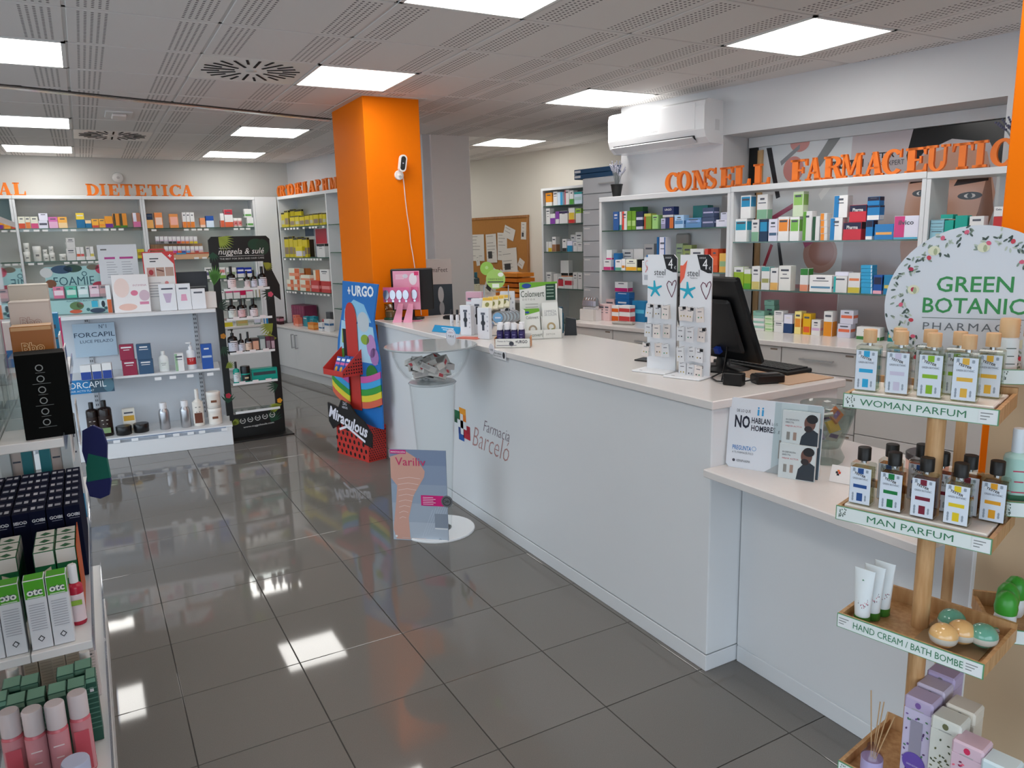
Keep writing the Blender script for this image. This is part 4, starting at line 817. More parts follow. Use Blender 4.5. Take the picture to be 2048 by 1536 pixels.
def carton(w, h, dp, design):
    base, bands, nl, wd_ = parse(design); m = MB(); b = mat(base, .38) if sum(rgb(base)[:3]) > .06 else mat(base, .75, spec=.12)
    m.box(-w / 2, w / 2, 0, dp, 0, h, b, bev=.0012)
    lv = 1
    for k, (x0, z0, x1, z1), c in bands:
        y = -.0003 * lv; lv += 1; cm = mat(c, .38)
        m.front((x0 - .5) * w + .0015, z0 * h + .0015, (x1 - .5) * w - .0015, z1 * h - .0015, cm, y=y)
        if k in 'tbm':
            for s in (-1, 1):
                x = s * (w / 2 + .0003)
                if s > 0: m.right(.002, z0 * h + .0015, dp - .002, z1 * h - .0015, x, cm)
                else: m.right(dp - .002, z0 * h + .0015, .002, z1 * h - .0015, x, cm)
        if k == 't': m.quad([(-w / 2 + .002, .002, h + .0003), (w / 2 - .002, .002, h + .0003), (w / 2 - .002, dp - .002, h + .0003), (-w / 2 + .002, dp - .002, h + .0003)], cm)
    y = -.0003 * lv - .0002
    lum = sum(rgb(base)[:3]) / 3
    tc = mat('555a66' if lum > .25 else 'e8e8ea', .45)
    if wd_: m.text(wd_, 0, h * .72, w * .62, h * .2, tc if wd_ == 'ilvico' or wd_ == 'Gelo' else mat('f2f2f2', .4), y=y, bold=.02)
    rs = random.Random(design + str(round(w, 3)))
    for k in range(nl):
        z = h * (.82 - .16 * k); ww = w * rs.uniform(.35, .75); hh = min(.008, h * .06) * (1.5 if k == 0 else .7)
        m.front(-ww / 2, z - hh / 2, ww / 2, z + hh / 2, tc, y=y)
    return m
WHERE = {'left bay upper': 'upper glass shelf under CONSELL', 'left bay lower': 'lower glass shelf under CONSELL', 'worktop left': 'back worktop under CONSELL',
 'right bay upper': 'upper glass shelf under FARMACEUTIC', 'end bay upper': 'shelf above the round sign', 'right bay lower': 'lower glass shelf under FARMACEUTIC', 'worktop right': 'back worktop right of the monitor',
 'office shelf first': 'top glass shelf in the office', 'office shelf second': 'second glass shelf in the office', 'office shelf third': 'third glass shelf in the office', 'office shelf fourth': 'fourth glass shelf in the office',
 'orthopedic upper': 'top shelf under ORTOPEDIA', 'orthopedic middle': 'middle shelf under ORTOPEDIA', 'orthopedic lower': 'lower shelf under ORTOPEDIA',
 'far left bay upper': 'top shelf under DIETETICA', 'far left bay middle': 'second shelf under DIETETICA', 'far right bay upper': 'top far shelf right of the post', 'seed rack upper': 'upper tier of the wooden rack',
 'seed rack lower': 'lower tier of the wooden rack', 'far right bay lower': 'far shelf seen through the black stand', 'far right bay low': 'lowest far shelf behind the black stand', 'far worktop': 'far worktop behind the black stand',
 'far outer bay upper': 'far shelf at the left edge', 'far outer bay lower': 'lower far shelf at the left edge', 'gondola shelf': 'middle gondola shelf'}
for name, fk, items in ROWS:
    fr = FR[fk]; dmax = max(i[4] for i in items)
    order = sorted(range(len(items)), key=lambda k: (items[k][0], items[k][2])); placed = []
    seq = {k: n + 1 for n, k in enumerate(order)}
    sib = {}
    for it in items: sib.setdefault((round(it[0], 2), it[5]), []).append(it)
    for k, it in enumerate(items):
        u0, u1, zb, zt, d, des = it[:6]
        w, h = max(u1 - u0 - .002, .008), max(zt - zb - .001, .01)
        pk = name.startswith('orthopedic') and des.startswith('cb2')
        dp = .03 if pk else .05 if name.startswith('seed') else .062
        st = sib[(round(u0, 2), des)]
        nm = 'supplement_packet' if pk else 'carton'
        base, bands, _, _ = parse(des); c1_ = cname(base); c2_ = next((cname(c) for _, _, c in bands if cname(c) != c1_), None)
        desc = c1_ + (' and ' + c2_ if c2_ else '') + (' packet' if pk else ' carton')
        if len(st) > 1:
            rk = sorted(st, key=lambda q: -q[2]).index(it); n_ = len(st)
            pos = ('upper', 'lower')[rk] if n_ == 2 else 'topmost' if rk == 0 else 'lowest' if rk == n_ - 1 else ORD[rk + 1] + ' from top'
            lb = '%s of stacked %ss, %s from left, %s' % (pos, desc, ORD[min(seq[items.index(st[0])], 29)], WHERE[name])
        else: lb = '%s, %s from left on the %s' % (desc, ORD[seq[k]], WHERE[name])
        if len(lb.split()) > 16: lb = lb.replace(desc, c1_.split()[-1] + (' packet' if pk else ' carton')).replace(' on the ', ', ')
        carton(w, h, dp, des).build(nm, loc=fr.p((u0 + u1) / 2, d, zb), rz=fr.a, label=lb, cat='box' if not pk else 'packet', group='products on the ' + WHERE[name])

# ------------------------------------------------------------------ generic small products
def bottle(loc_, rz, r, h, cap_r, cap_h, body, cap, lab, name, label, cat, group=None, neck=.5, pump=False, lz=(.15, .6), sq=1.0, mats=None, lines=2, shoulder=.12, ink_='55555a', band=None):
    """lathe bottle > cap, label (> print); h is the height without the cap"""
    e = empty(name, loc_, rz, label, cat, group)
    bm = mats or mat(body, .25)
    nr = cap_r * .9
    MB().lathe([(r * .92, 0), (r, .004), (r, h * (1 - shoulder)), (r * .9, h * (1 - shoulder * .45)), (nr, h * .99), (nr, h)], bm, sx=1, sy=sq).build('body', e)
    c = MB(); cm = mat(cap, .35)
    if pump:
        c.lathe([(cap_r, h), (cap_r, h + cap_h * .4), (cap_r * .35, h + cap_h * .42), (cap_r * .35, h + cap_h * .75), (cap_r * .8, h + cap_h * .78), (cap_r * .8, h + cap_h)], cm, n=14)
        c.box(-cap_r * 2.2, 0, -cap_r * .3, cap_r * .3, h + cap_h * .82, h + cap_h * .97, cm)
    else: c.lathe([(cap_r, h), (cap_r, h + cap_h * .94), (cap_r * .9, h + cap_h)], cm, n=16)
    c.build('cap', e)
    if lab:
        n = 10; a0, a1 = R(200), R(340); lm = mat(lab, .45); V = []; q = MB()
        for z in lz:
            for i in range(n + 1):
                a = a0 + (a1 - a0) * i / n; V.append((math.cos(a) * (r + .0008), math.sin(a) * (r + .0008) * sq, z * h))
        q.add(V, [(i, i + 1, n + 2 + i, n + 1 + i) for i in range(n)], lm, True)
        im = mat(ink_, .5)
        for k in range(lines):
            z = h * (lz[1] - (lz[1] - lz[0]) * (.25 + .22 * k)); w = r * (1.0 - .3 * (k % 2))
            q.quad([(-w / 2, -(r + .0013) * sq * .94 - .0012, z), (w / 2, -(r + .0013) * sq * .94 - .0012, z), (w / 2, -(r + .0013) * sq * .94 - .0012, z + h * .022), (-w / 2, -(r + .0013) * sq * .94 - .0012, z + h * .022)], im)
        if band: q.quad([(-r * .7, -(r + .0015) * sq, h * band[0]), (r * .7, -(r + .0015) * sq, h * band[0]), (r * .7, -(r + .0015) * sq, h * band[1]), (-r * .7, -(r + .0015) * sq, h * band[1])], mat(band[2], .45))
        q.build('label', e)
    return e
def jar(loc_, rz, r, h, body, lid, lh, name, label, cat, group=None, lab=None, ink_='333', sx=1):
    e = empty(name, loc_, rz, label, cat, group)
    MB().lathe([(r * .92, 0), (r * .97, .003), (r * .97, h)], mat(body, .3), n=24).build('body', e)
    MB().lathe([(r, h - .001), (r, h + lh * .85), (r * .93, h + lh)], mat(lid, .3), n=24).build('lid', e)
    if lab:
        q = MB(); n = 10; V = []
        for z in (.2, .85):
            for i in range(n + 1):
                a = R(210 + 120 * i / n); V.append((math.cos(a) * (r * .975), math.sin(a) * (r * .975), z * h))
        q.add(V, [(i, i + 1, n + 2 + i, n + 1 + i) for i in range(n)], mat(lab, .45), True)
        q.front(-r * .4, h * .45, r * .4, h * .62, mat(ink_, .5), y=-r * .985); q.build('label', e)
    return e

# ------------------------------------------------------------------ low white gondola in the middle of the shop
gd = on(GD, 'low white gondola with slotted uprights in the middle of the shop', 'gondola', 'shelving')
MB().box(-.75, .92, 0, .42, 0, .14, M_FURN, bev=.003).build('base', gd); MB().box(-.75, .925, .005, .42, .141, .156, M_FURN, bev=.002).build('base_shelf', gd)
MB().box(-.75, .90, .40, .42, .156, 1.03, mat('d9dde2', .4)).build('back_panel', gd)
MB().box(-.75, .875, .03, .4, .585, .602, M_FURN, bev=.002).build('shelf', gd); MB().box(-.75, .885, .0, .44, 1.03, 1.055, M_FURN, bev=.002).build('top_shelf', gd)
for u in (-.03, .72):
    p = MB(); p.box(u, u + .03, .385, .4, .156, 1.03, mat('c3c6ca', .4))
    for k in range(24):
        z = .2 + k * .034
        if not (.57 < z < .62): p.box(u + .006, u + .012, .3845, .386, z, z + .016, mat('4a4c50', .6)); p.box(u + .018, u + .024, .3845, .386, z, z + .016, mat('4a4c50', .6))
    p.build('slotted_upright', gd)
for z, us, y in ((.582, (.42, .52, .64, .78), .02), (.148, (.1, .22, .4, .5, .6, .68, .84), -.003)):
    for u in us: MB().box(u, u + .045, y - .003, y, z - .03, z - .008, mat('eef0f2', .5)).build('price_tag', gd)
MB().box(.02, .875, .0, .003, .115, .147, glass_sheet('dfe6f0', .4)).build('price_rail', gd)
def gp(u, d, z): return GD.p(u, d, z)
bottle(gp(-.03, -.14, .157), GD.a, .041, .21, .016, .045, '1d0f0b', '101010', '2a1a14', 'shampoo_bottle', 'big dark bottle with black cap, left of two on the gondola base', 'bottle', 'gondola base products', lz=(.1, .7), ink_='c8c4bb')
bottle(gp(.055, -.12, .157), GD.a, .046, .22, .017, .045, '1d0f0b', '101010', '2a1a14', 'shampoo_bottle', 'big dark bottle with black cap and leaf mark, right of two', 'bottle', 'gondola base products', lz=(.1, .7), ink_='c8c4bb', band=(.12, .3, '7f9a6a'))
jar(gp(.17, -.09, .157), GD.a, .054, .035, '141416', '0e0e10', .03, 'hair_mask_jar', 'flat black jar, left of the two on the gondola base', 'jar', 'gondola base products')
jar(gp(.285, -.12, .157), GD.a, .054, .035, '141416', '0e0e10', .03, 'hair_mask_jar', 'flat black jar, right of the two on the gondola base', 'jar', 'gondola base products')
q = carton(.085, .17, .05, 'eeeadf|b.12=c9b9a0|m.45,.7=d9a93a|x1').build('carton', loc=gp(.205, -.19, .157), rz=GD.a + .1, label='cream carton with yellow fruit behind the flat black jars', cat='box')
for k, (u, t) in enumerate(((.449, 'left'), (.597, 'right'))):
    bottle(gp(u, -.12, .157), GD.a, .037, .16, .026, .045, 'b9babd', 'e8e8ea', None, 'hair_spray_can', 'silver spray can with clear cap, %s one on the gondola base' % t, 'spray can', 'gondola base products', mats=mat('b9babd', .3, metal=.9), shoulder=.2)
bottle(gp(.69, -.12, .157), GD.a, .04, .21, .014, .075, 'ece6dc', 'efeae2', 'ece6dc', 'conditioner_bottle', 'cream bottle with brown label beside the stacked tubs', 'bottle', 'gondola base products', lz=(.1, .9), band=(.12, .5, '6b3b28'), shoulder=.25)
for k, (z, t) in enumerate(((.157, 'lower'), (.285, 'upper'))):
    jar(gp(.808, -.12, z), GD.a, .052, .105, 'ece7df', 'f1ede6', .021, 'hair_mask_tub', 'cream tub with brown label, %s of the stacked pair' % t, 'tub', 'gondola base products', lab='e9e2d8', ink_='7a4a30')
bottle(gp(.489, -.1, .603), GD.a, .035, .125, .014, .028, 'eef0ee', 'eef0ee', 'e6ebe6', 'lotion_bottle', 'white lotion bottle on the middle gondola shelf', 'bottle', 'gondola shelf products', sq=.6, shoulder=.3)
bottle(gp(.682, -.1, .603), GD.a, .033, .15, .014, .055, 'eceef0', 'f2f2f2', 'c83232', 'cream_pump_bottle', 'white pump bottle with red label on the middle gondola shelf', 'bottle', 'gondola shelf products', pump=True, lz=(.25, .6), ink_='f2e6e6')
s = MB().box(-.14, .14, .003, .006, 0, .25, mat('b9cfdf', .25)); s.text('N°1', .06, .225, .05, .03, mat('3a4a66', .5), y=.002); s.text('FORCAPIL', 0, .165, .27, .035, mat('1e3350', .5), y=.002); s.text('LUCE PELAZO', .01, .115, .22, .022, mat('3a4a66', .5), y=.002)
s.build('brand_sign', loc=gp(.03, -.36, .72), rz=GD.a, label='pale blue FORCAPIL sign on the gondola back panel', cat='sign')
s = MB().box(-.2, .13, 0, .004, 0, .1, mat('1479b8', .3)); s.front(-.02, .001, .13, .099, mat('2a4a5e', .3)); s.disc(.095, .05, .035, .05, mat('4d7486', .3), y=-.001); s.text('FORCAPIL', -.05, .062, .26, .045, mat('eef4f8', .4), y=-.0012); s.text('HAIR ACTIV FLAT', -.08, .02, .16, .014, mat('d5e6f0', .4), y=-.0012)
s.build('shelf_strip', loc=gp(.02, -.02, .50), rz=GD.a, label='blue CAPIL header strip hanging below the middle gondola shelf', cat='sign')
# things standing on the gondola's top
fo = empty('soap_display', gp(-.02, -.2, 1.056), GD.a, 'pale turquoise FOAMIE cardboard soap display on the gondola top', 'display')
TQ = mat('9fc6c4', .5)
b = MB(); b.box(-.21, .2, .12, .126, 0, .34, TQ); b.text('FOAMIE', -.03, .235, .26, .062, mat('20505c', .5), y=.1194, bold=-.005); b.text('PLASTIC-FREE BEAUTY BARS', -.06, .175, .24, .016, mat('2d5c66', .5), y=.1194)
b.ring(.04, .285, .012, .017, mat('20505c', .5), y=.1192)
for cx, cz, rx, rz, h in ((-.1, .32, .07, .03, '2f4a66'), (-.03, .325, .06, .028, '2e4a3c'), (.1, .33, .04, .02, '6b6252'), (.15, .315, .035, .035, 'c2445c'), (-.2, .3, .04, .035, 'c9c9c6'), (-.18, .22, .035, .03, '7a4a2c'), (.13, .2, .045, .025, 'b03246')): b.disc(cx, cz, rx, rz, mat(h, .5), y=.1188)
b.disc(.18, .22, .035, .075, mat('d79aa8', .5), y=.1184); b.build('header', fo)
b = MB(); b.box(-.21, .2, 0, .006, 0, .105, TQ); b.text('PLASTIC-FREE BEAUTY BARS', .02, .095, .2, .01, mat('2d5c66', .5), y=-.001)
for cx, cz, rx, rz, h in ((-.02, .06, .045, .03, '5a7a4c'), (0, .065, .022, .02, 'd8788a'), (-.03, .02, .04, .014, 'c85a3a'), (.11, .02, .05, .018, '33465c'), (.165, .035, .012, .012, '3a6a6a'), (.05, .03, .012, .012, '3a6a6a')): b.disc(cx, cz, rx, rz, mat(h, .5), y=-.001)
b.front(.075, .045, .115, .09, mat('39b1cf', .5), y=-.0012); b.front(.125, .045, .18, .095, mat('c9e2e4', .5), y=-.0012); b.disc(.15, .065, .012, .024, mat('22343c', .5), y=-.0016); b.build('tray_front', fo)
b = MB(); b.box(-.21, -.205, 0, .125, 0, .12, TQ).box(.195, .2, 0, .125, 0, .12, TQ).box(-.21, .2, 0, .126, 0, .005, TQ); b.build('tray_sides', fo)
for k, (x, h) in enumerate(((-.13, 'e07a98'), (-.05, '58c0a4'), (.025, 'bcdcda'), (.1, 'e8bccb'), (.16, 'b89a9a'), (-.14, 'f0c8d0'))):
    q = carton(.068, .085, .03, h + '|m.25,.7=%s|x1' % ('f3dbe2', 'cfe7dc', 'e6f1f0', 'f4dfe6', 'd9a8a8', 'f6e2e6')[k])
    u, z = (x, .115) if k < 5 else (x, .03)
    q.build('carton', loc=GD.p(-.02 + u, -.2 - (.055 if k < 5 else .02), 1.056 + (z if k < 5 else .006)), rz=GD.a, label='%s soap carton in the FOAMIE display, %s' % (['pink', 'mint green', 'pale turquoise', 'rose', 'brownish', 'light pink'][k], ['leftmost of the upper row', 'second of the upper row', 'third of the upper row', 'fourth of the upper row', 'rightmost of the upper row', 'low at the left'][k]), cat='box', group='soap cartons in the turquoise display')
s = MB(); s.M = Matrix.Rotation(R(-8), 4, 'X'); s.box(-.12, .12, 0, .03, 0, .275, mat('f0ecec', .4), bev=.002); s.disc(-.06, .18, .05, .07, mat('f0d8d0', .45)); s.disc(.02, .14, .024, .02, mat('e07a98', .45)); s.disc(.085, .12, .035, .04, mat('d3b9c6', .45)); s.disc(-.03, .04, .06, .025, mat('ecc2b4', .45)); s.text('INTIMINA', .06, .195, .09, .014, mat('c79aa8', .45)); s.front(.05, .055, .11, .075, mat('d987a6', .45)); s.front(.095, .01, .1, .01, mat('d987a6', .45))
s.build('leaflet_card', loc=gp(.328, -.08, 1.056), rz=GD.a, label='white pink intimate care card leaning at the front of the gondola top', cat='card')
s = MB(); s.M = Matrix.Rotation(R(-4), 4, 'X'); s.box(-.13, .13, 0, .006, 0, .49, mat('d6d7da', .4)); s.front(-.09, .385, -.02, .4, mat('b23a86', .5)); s.front(.01, .385, .1, .4, mat('b23a86', .5)); s.front(-.11, .45, -.07, .46, mat('666', .5))
for k in range(7): s.front(-.08, .36 - k * .018, -.03 + .01 * (k % 3), .364 - k * .018, mat('9a9ca2', .5)); s.front(.02, .36 - k * .018, .08 + .01 * (k % 2), .364 - k * .018, mat('9a9ca2', .5))
s.build('information_board', loc=gp(.255, -.27, 1.056), rz=GD.a, label='grey info panel with two magenta bars standing behind the card', cat='sign')
s = MB(); s.box(-.107, .107, 0, .006, 0, .43, mat('e9e6e4', .4)); RD = mat('cf3b3b', .5)
for q in ((-.107, .0, -.1, .43), (-.107, .422, .107, .43), (.1, .0, .107, .43)): s.front(*q, RD)
s.quad([(.02, -.001, .43), (.107, -.001, .33), (.107, -.001, .43)], RD); s.front(.068, .394, .092, .4, mat('fff', .5), y=-.0015); s.front(.077, .385, .083, .409, mat('fff', .5), y=-.0015)
for k, h in enumerate(('c99a90', 'b99584', 'b8988a')): s.front(-.085 + k * .062, .25, -.03 + k * .062, .315, mat(h, .5))
s.disc(-.058, .28, .016, .02, mat('a8323a', .5), y=-.0012); s.line([(-.02, .3), (.028, .285)], .008, mat('6a3a34', .5), y=-.0012)
for k in range(6): s.front(-.08, .2 - k * .02, .0 + .02 * (k % 2), .204 - k * .02, mat('8a8a8e', .5))
s.front(-.06, .375, .0, .383, mat('3a3a40', .5)); s.front(-.06, .355, -.02, .363, mat('3a3a40', .5)); s.disc(.04, .2, .013, .013, mat('d88a8a', .5)); s.disc(.04, .165, .013, .013, mat('d88a8a', .5)); s.front(.0, .13, .07, .138, RD)
s.line([(-.06, .43), (-.055, .445), (.045, .445), (.05, .43)], .012, RD, y=.002)
s.build('first_aid_sign', loc=gp(.53, -.16, 1.056), rz=GD.a, label='white red-bordered first aid sign with three wound photos', cat='sign')
for k, (u, w, h, t) in enumerate(((.568, .113, .195, 'tall one with a cup outline'), (.677, .097, .192, 'middle one with a pink cup'), (.776, .097, .15, 'short plain one'))):
    q = carton(w, h, .06, 'eef0f4|x1'); 
    if k < 2: q.prism([(-.022, h * .35), (.022, h * .35), (.016, h * .6), (-.016, h * .6)] if k else [(-.014, h * .3), (.014, h * .3), (.03, h * .65), (-.03, h * .65)], -.0008, -.0004, mat(('c9b6d0', 'e7a8c4')[k], .45))
    q.build('carton', loc=gp(u, -.06, 1.056), rz=GD.a, label='white menstrual cup box on the gondola top, ' + t, cat='box', group='menstrual cup boxes')
carton(.22, .27, .05, '26252b|m.55,.6=777').build('carton', loc=gp(.745, -.28, 1.056), rz=GD.a, label='large black box with fine white lines behind the cup boxes', cat='box')
carton(.085, .12, .09, 'e6e2de').build('carton', loc=gp(.858, -.1, 1.056), rz=GD.a, label='plain off white box at the right end of the gondola top', cat='box')
carton(.1, .21, .03, '8a6c4a|t.1=a5845c').build('carton', loc=gp(.475, -.22, 1.056), rz=GD.a, label='brown kraft box between the card and the cup boxes', cat='box')
carton(.03, .2, .03, 'eee|b.5=d5622a').build('carton', loc=gp(.175, -.15, 1.056), rz=GD.a, label='narrow orange white box left of the leaning card', cat='box')

# ------------------------------------------------------------------ black plant-print floor stand
NGF = Frame(.95, 6.15, .03)
ng = empty('floor_stand', NGF.p(.11, 0, 0), NGF.a, 'black jungle-print floor stand for hair care with acrylic shelves', 'display stand')
def nb_(mb, name, par=ng):
    mb2 = mb; return mb2.build(name, par)
M_NB = mat('131412', .35)
x0, x1, ox0, ox1 = -.225, .228, -.165, .168
b = MB()
def rbox(xa, za, xb, zb): b.box(xa, xb, .0, .02, za, zb, M_NB)
b.prism([(x0, 1.39), (x1, 1.39), (x1, 1.56), (x1 - .025, 1.585), (x0 + .025, 1.585), (x0, 1.56)], 0, .02, M_NB); rbox(x0 + .01, .2, ox0, 1.39); rbox(ox1, .2, x1, 1.39); rbox(x0 + .03, .012, x1, .2)
b.prism([(x1, 1.12), (x1 + .05, 1.08), (x1 + .05, 1.2), (x1, 1.32)], 0, .02, M_NB)
b.build('board', ng)
MB().box(x0 - .02, x1 + .04, -.12, .25, 0, .012, mat('161514', .5), bev=.002).build('base_plate', ng)
lf = MB()
def frond(cx, cz, L, ang, h, n=9, spread=1.5, w=.012):
    for k in range(n):
        a = R(ang) + spread * ((k / (n - 1)) - .5); l = L * (1 - .35 * abs(k / (n - 1) - .5))
        ex, ez = cx + l * math.cos(a), cz + l * math.sin(a); mx_, mz = cx + l * .55 * math.cos(a), cz + l * .55 * math.sin(a)
        px, pz = -math.sin(a) * w / 2, math.cos(a) * w / 2
        lf.quad([(cx, -.001, cz), (mx_ + px, -.001, mz + pz), (ex, -.001, ez), (mx_ - px, -.001, mz - pz)], mat(h, .5))
frond(-.15, 1.58, .13, -40, '93a63c'); frond(-.2, 1.47, .08, -90, '1f4a34', 6); lf.disc(.12, 1.52, .06, .045, mat('173f2a', .5), y=-.0008); lf.disc(.17, 1.5, .05, .06, mat('1d3a28', .5), y=-.001)
frond(.165, 1.38, .09, -40, '9a9f35', 7, 1.0); frond(-.215, 1.22, .16, 80, '4e8438', 7, .8, .02); frond(-.2, 1.05, .09, 20, '23382c', 6); frond(.215, 1.15, .1, 200, '2a3d2e', 6)
frond(.2, .9, .13, 220, '8e9a35', 7, 1.2, .014); frond(.22, .78, .13, 180, '97a03a', 6, 1.0, .016); frond(-.2, .75, .1, -60, '2b4a36', 6); frond(-.19, .58, .08, 30, '8b9a35', 6, 1.0, .012); frond(.2, .4, .1, 190, '1d4a34', 6); frond(.215, .24, .12, 200, '9aa83c', 7, .8, .016); frond(-.19, .12, .08, 30, '8b9a35', 6, .8, .014); frond(.12, .1, .12, 60, '1d4a34', 7, 1.4); frond(-.2, .3, .1, 80, '1d4a34', 6)
for cx, cz, h in ((.2, 1.13, 'e8607c'), (-.185, .83, 'd08a30'), (-.19, .36, 'c8354c'), (.2, .27, 'e8a22c')):
    for k in range(5): lf.disc(cx + .011 * math.cos(R(72 * k)), cz + .011 * math.sin(R(72 * k)), .011, .011, mat(h, .5), y=-.0015, n=8)
for q in [q for q in []]: pass
lf.build('print', ng, kind='stuff')
t = MB(); WI = mat('e9e9e6', .5); t.text('nuggela & sulé', .01, 1.465, .335, .058, WI, y=-.002, shear=.25); t.front(-.155, 1.435, .175, 1.437, WI, y=-.002); t.text('THE BEST FOR SKIN AND HAIR CARE', .01, 1.417, .33, .013, mat('c9c9c6', .5), y=-.002); t.text('Based on nature', -.11, 1.497, .085, .007, WI, y=-.002)
for k in range(5):
    cx, cz = -.1 + k * .058, .143 + k * .0045; t.ring(cx, cz, .017, .022, mat('d8d8d4', .5), y=-.002, a0=120, a1=420, n=18); t.front(cx - .011, cz - .003, cx + .011, cz + .004, mat('b9b9b5', .5), y=-.002)
t.text('www.nuggelasule.com', .02, .092, .24, .02, WI, y=-.002, rot=.03); t.build('lettering', ng)
for z in (1.183, .957, .695, .455, .228):
    a = MB(); AC = glass_sheet('eef3f3', .5)
    a.box(ox0 + .002, ox1 + .01, -.085, .09, z - .006, z, AC).box(ox0 + .002, ox1 + .01, -.089, -.085, z - .006, z + .012, mat('e6eaea', .15)); sh = a.build('acrylic_shelf', ng)
    if z > .3:
        for k in range(3): MB().box(ox0 + .05 + k * .1, ox0 + .095 + k * .1, -.0915, -.09, z - .002, z + .022, mat('e9e4e4', .5)).build('price_tag', sh)
GN = 'hair care on the black stand'
def nbt(u, w, zt, z, lab, t, tall=False, pump=False, cap='141414', d=.03, body='120f10', cr=.35):
    r = w / 2; H = zt - z; ch = H * (.3 if not pump else .28)
    bottle(NGF.p(u, d, z + .001), NGF.a, r, H - ch, r * cr, ch, body, cap, lab, 'hair_care_bottle', t, 'bottle', GN, shoulder=.22, pump=pump, lz=(.12, .62), band=(.66, .72, 'e6e2e0') if not tall else None)
for k, (u0, u1, zt) in enumerate(((-.013, .051, 1.36), (.112, .155, 1.321), (.161, .207, 1.325), (.216, .283, 1.35))): nbt((u0 + u1) / 2, u1 - u0, zt, 1.183, ('e9d6d6', 'e6d3d3', 'dcdcea', 'd9d9e8')[k], 'black bottle with %s label, %s on the top shelf of the black stand' % (('pink', 'rose', 'white', 'lilac')[k], ORD[k + 1]))
for k, (u0, u1, zt, d) in enumerate(((-.029, .032, 1.115, .03), (.041, .1, 1.111, .03), (.098, .127, 1.108, -.03), (.131, .195, 1.109, .03))): nbt((u0 + u1) / 2, u1 - u0, zt, .957, ('dfe4de', 'e8c0c4', 'e2d5d8', 'e6d8da')[k], 'black bottle with %s label, %s on the second shelf of the black stand' % (('pale green', 'red printed', 'narrow', 'rosy')[k], ORD[k + 1]), d=d)
nbt(-.013, .075, .881, .695, 'd3d6e2', 'big black pump bottle, first on the third shelf of the black stand', pump=True, d=.02); nbt(.047, .045, .842, .695, 'd3d6e2', 'small black bottle beside the pump bottle on the third shelf'); nbt(.1, .05, .851, .695, 'e2c6b2', 'black bottle with peach label on the third shelf of the black stand')
for k, (u0, u1, zt, des) in enumerate(((.126, .18, .80, '3a2a28|m.1,.8=d9a58a'), (.184, .228, .812, '5d6e6c|m.1,.8=b9c4c2'), (.231, .268, .805, '5a1f3a|m.1,.7=8a7f86'), (.27, .3, .8, '4a2a38|m.1,.7=b9a0ac'))):
    carton(u1 - u0, zt - .697, .07, des).build('carton', loc=NGF.p((u0 + u1) / 2, .05, .696), rz=NGF.a, label='slim %s carton on the third shelf of the black stand' % ('peach', 'grey green', 'wine red', 'mauve')[k], cat='box', group=GN)
nbt(-.01, .05, .626, .455, 'd9e0e2', 'black capped bottle with teal shoulder on the fourth shelf', cap='161616', body='16a390'); jar(NGF.p(.058, .03, .456), NGF.a, .037, .075, '14a08e', '15171a', .055, 'hair_mask_jar', 'teal jar with black lid on the fourth shelf of the black stand', 'jar', GN, lab='1a1d20', ink_='d9c9a0')
carton(.2, .095, .07, '12a08f|m.45,.75=3a444a|t.1=0f8f80').build('carton', loc=NGF.p(.205, .03, .456), rz=NGF.a, label='long teal carton with grey band on the fourth shelf of the black stand', cat='box', group=GN)

# ------------------------------------------------------------------ cardboard floor stand with rainbow and spotted base
URF = Frame(1.47, 5.31, math.atan2(-.96, .27))
ur = empty('cardboard_stand', URF.p(.2, 0, 0), URF.a, 'tall cardboard bandage stand with rainbow and red spotted base', 'display stand')
RDD = mat('c8372e', .5); BKD = mat('14100f', .5)
b = MB(); b.prism([(-.2, 0), (.2, 0), (.215, .25), (-.185, .29)], 0, .15, RDD)
b.build('base', ur)
d_ = MB()
for r_ in range(6):
    for c_ in range(8):
        x = -.19 + c_ * .056 + (.028 if r_ % 2 else 0); z = .028 + r_ * .046
        if x < .195: d_.disc(x, z, .013, .016, BKD, y=-.001, n=12)
for r_ in range(14):
    for c_ in range(8):
        y = .008 + c_ * .019 + (.009 if r_ % 2 else 0); z = .01 + r_ * .017
        if y < .148: 
            xx = .2 + .06 * z + .0008; d_.quad([(xx, y - .004, z), (xx, y + .004, z), (xx + .0002, y + .004, z + .009), (xx + .0002, y - .004, z + .009)], BKD)
d_.build('spots', ur)
# back board: blue sky, park scenery (the printed figures are left out)
YB = .05
BX = .045
out = [(-.185, .25), (.32, .25), (.33, .7), (.30, .9), (.285, 1.0), (.36, 1.24), (-.06, 1.255), (-.09, 1.05), (-.17, .84), (-.205, .65)]
b = MB(); b.prism(out, YB, YB + .012, mat('2473c0', .45))
def pq(pts, h, k=1): b.quad([(x + BX, YB - .0008 * k, z) for x, z in pts], mat(h, .5))
def pd(cx, cz, rx, rz, h, k=2): b.disc(cx + BX, cz, rx, rz, mat(h, .5), y=YB - .0008 * k, n=18)
pq([(-.215, .7), (.265, .7), (.23, .95), (-.15, .98)], 'a9d3ea', 1); pq([(-.12, .98), (.215, .98), (.14, 1.1), (.02, 1.13), (-.1, 1.06)], '8cc4e6', 1)
pd(-.02, 1.0, .07, .06, 'e3e6e8'); pd(.12, .98, .07, .07, 'c3ccd2'); pq([(-.16, .82), (-.02, .8), (-.02, .9), (-.15, .92)], '9fae4a', 2); pd(-.14, .72, .06, .06, '4f8a35', 3); pd(-.12, .64, .07, .06, '39702f', 3)
pd(.2, .82, .055, .08, 'b98ac0', 3); pd(.23, .75, .05, .06, 'a878b4', 3); pd(.13, .86, .05, .035, '8fae3c', 3); pd(.19, .62, .07, .07, '2f7a34', 4); pd(.24, .55, .05, .06, '3f8f3c', 4); pd(.14, .55, .05, .05, '2a6a30', 4)
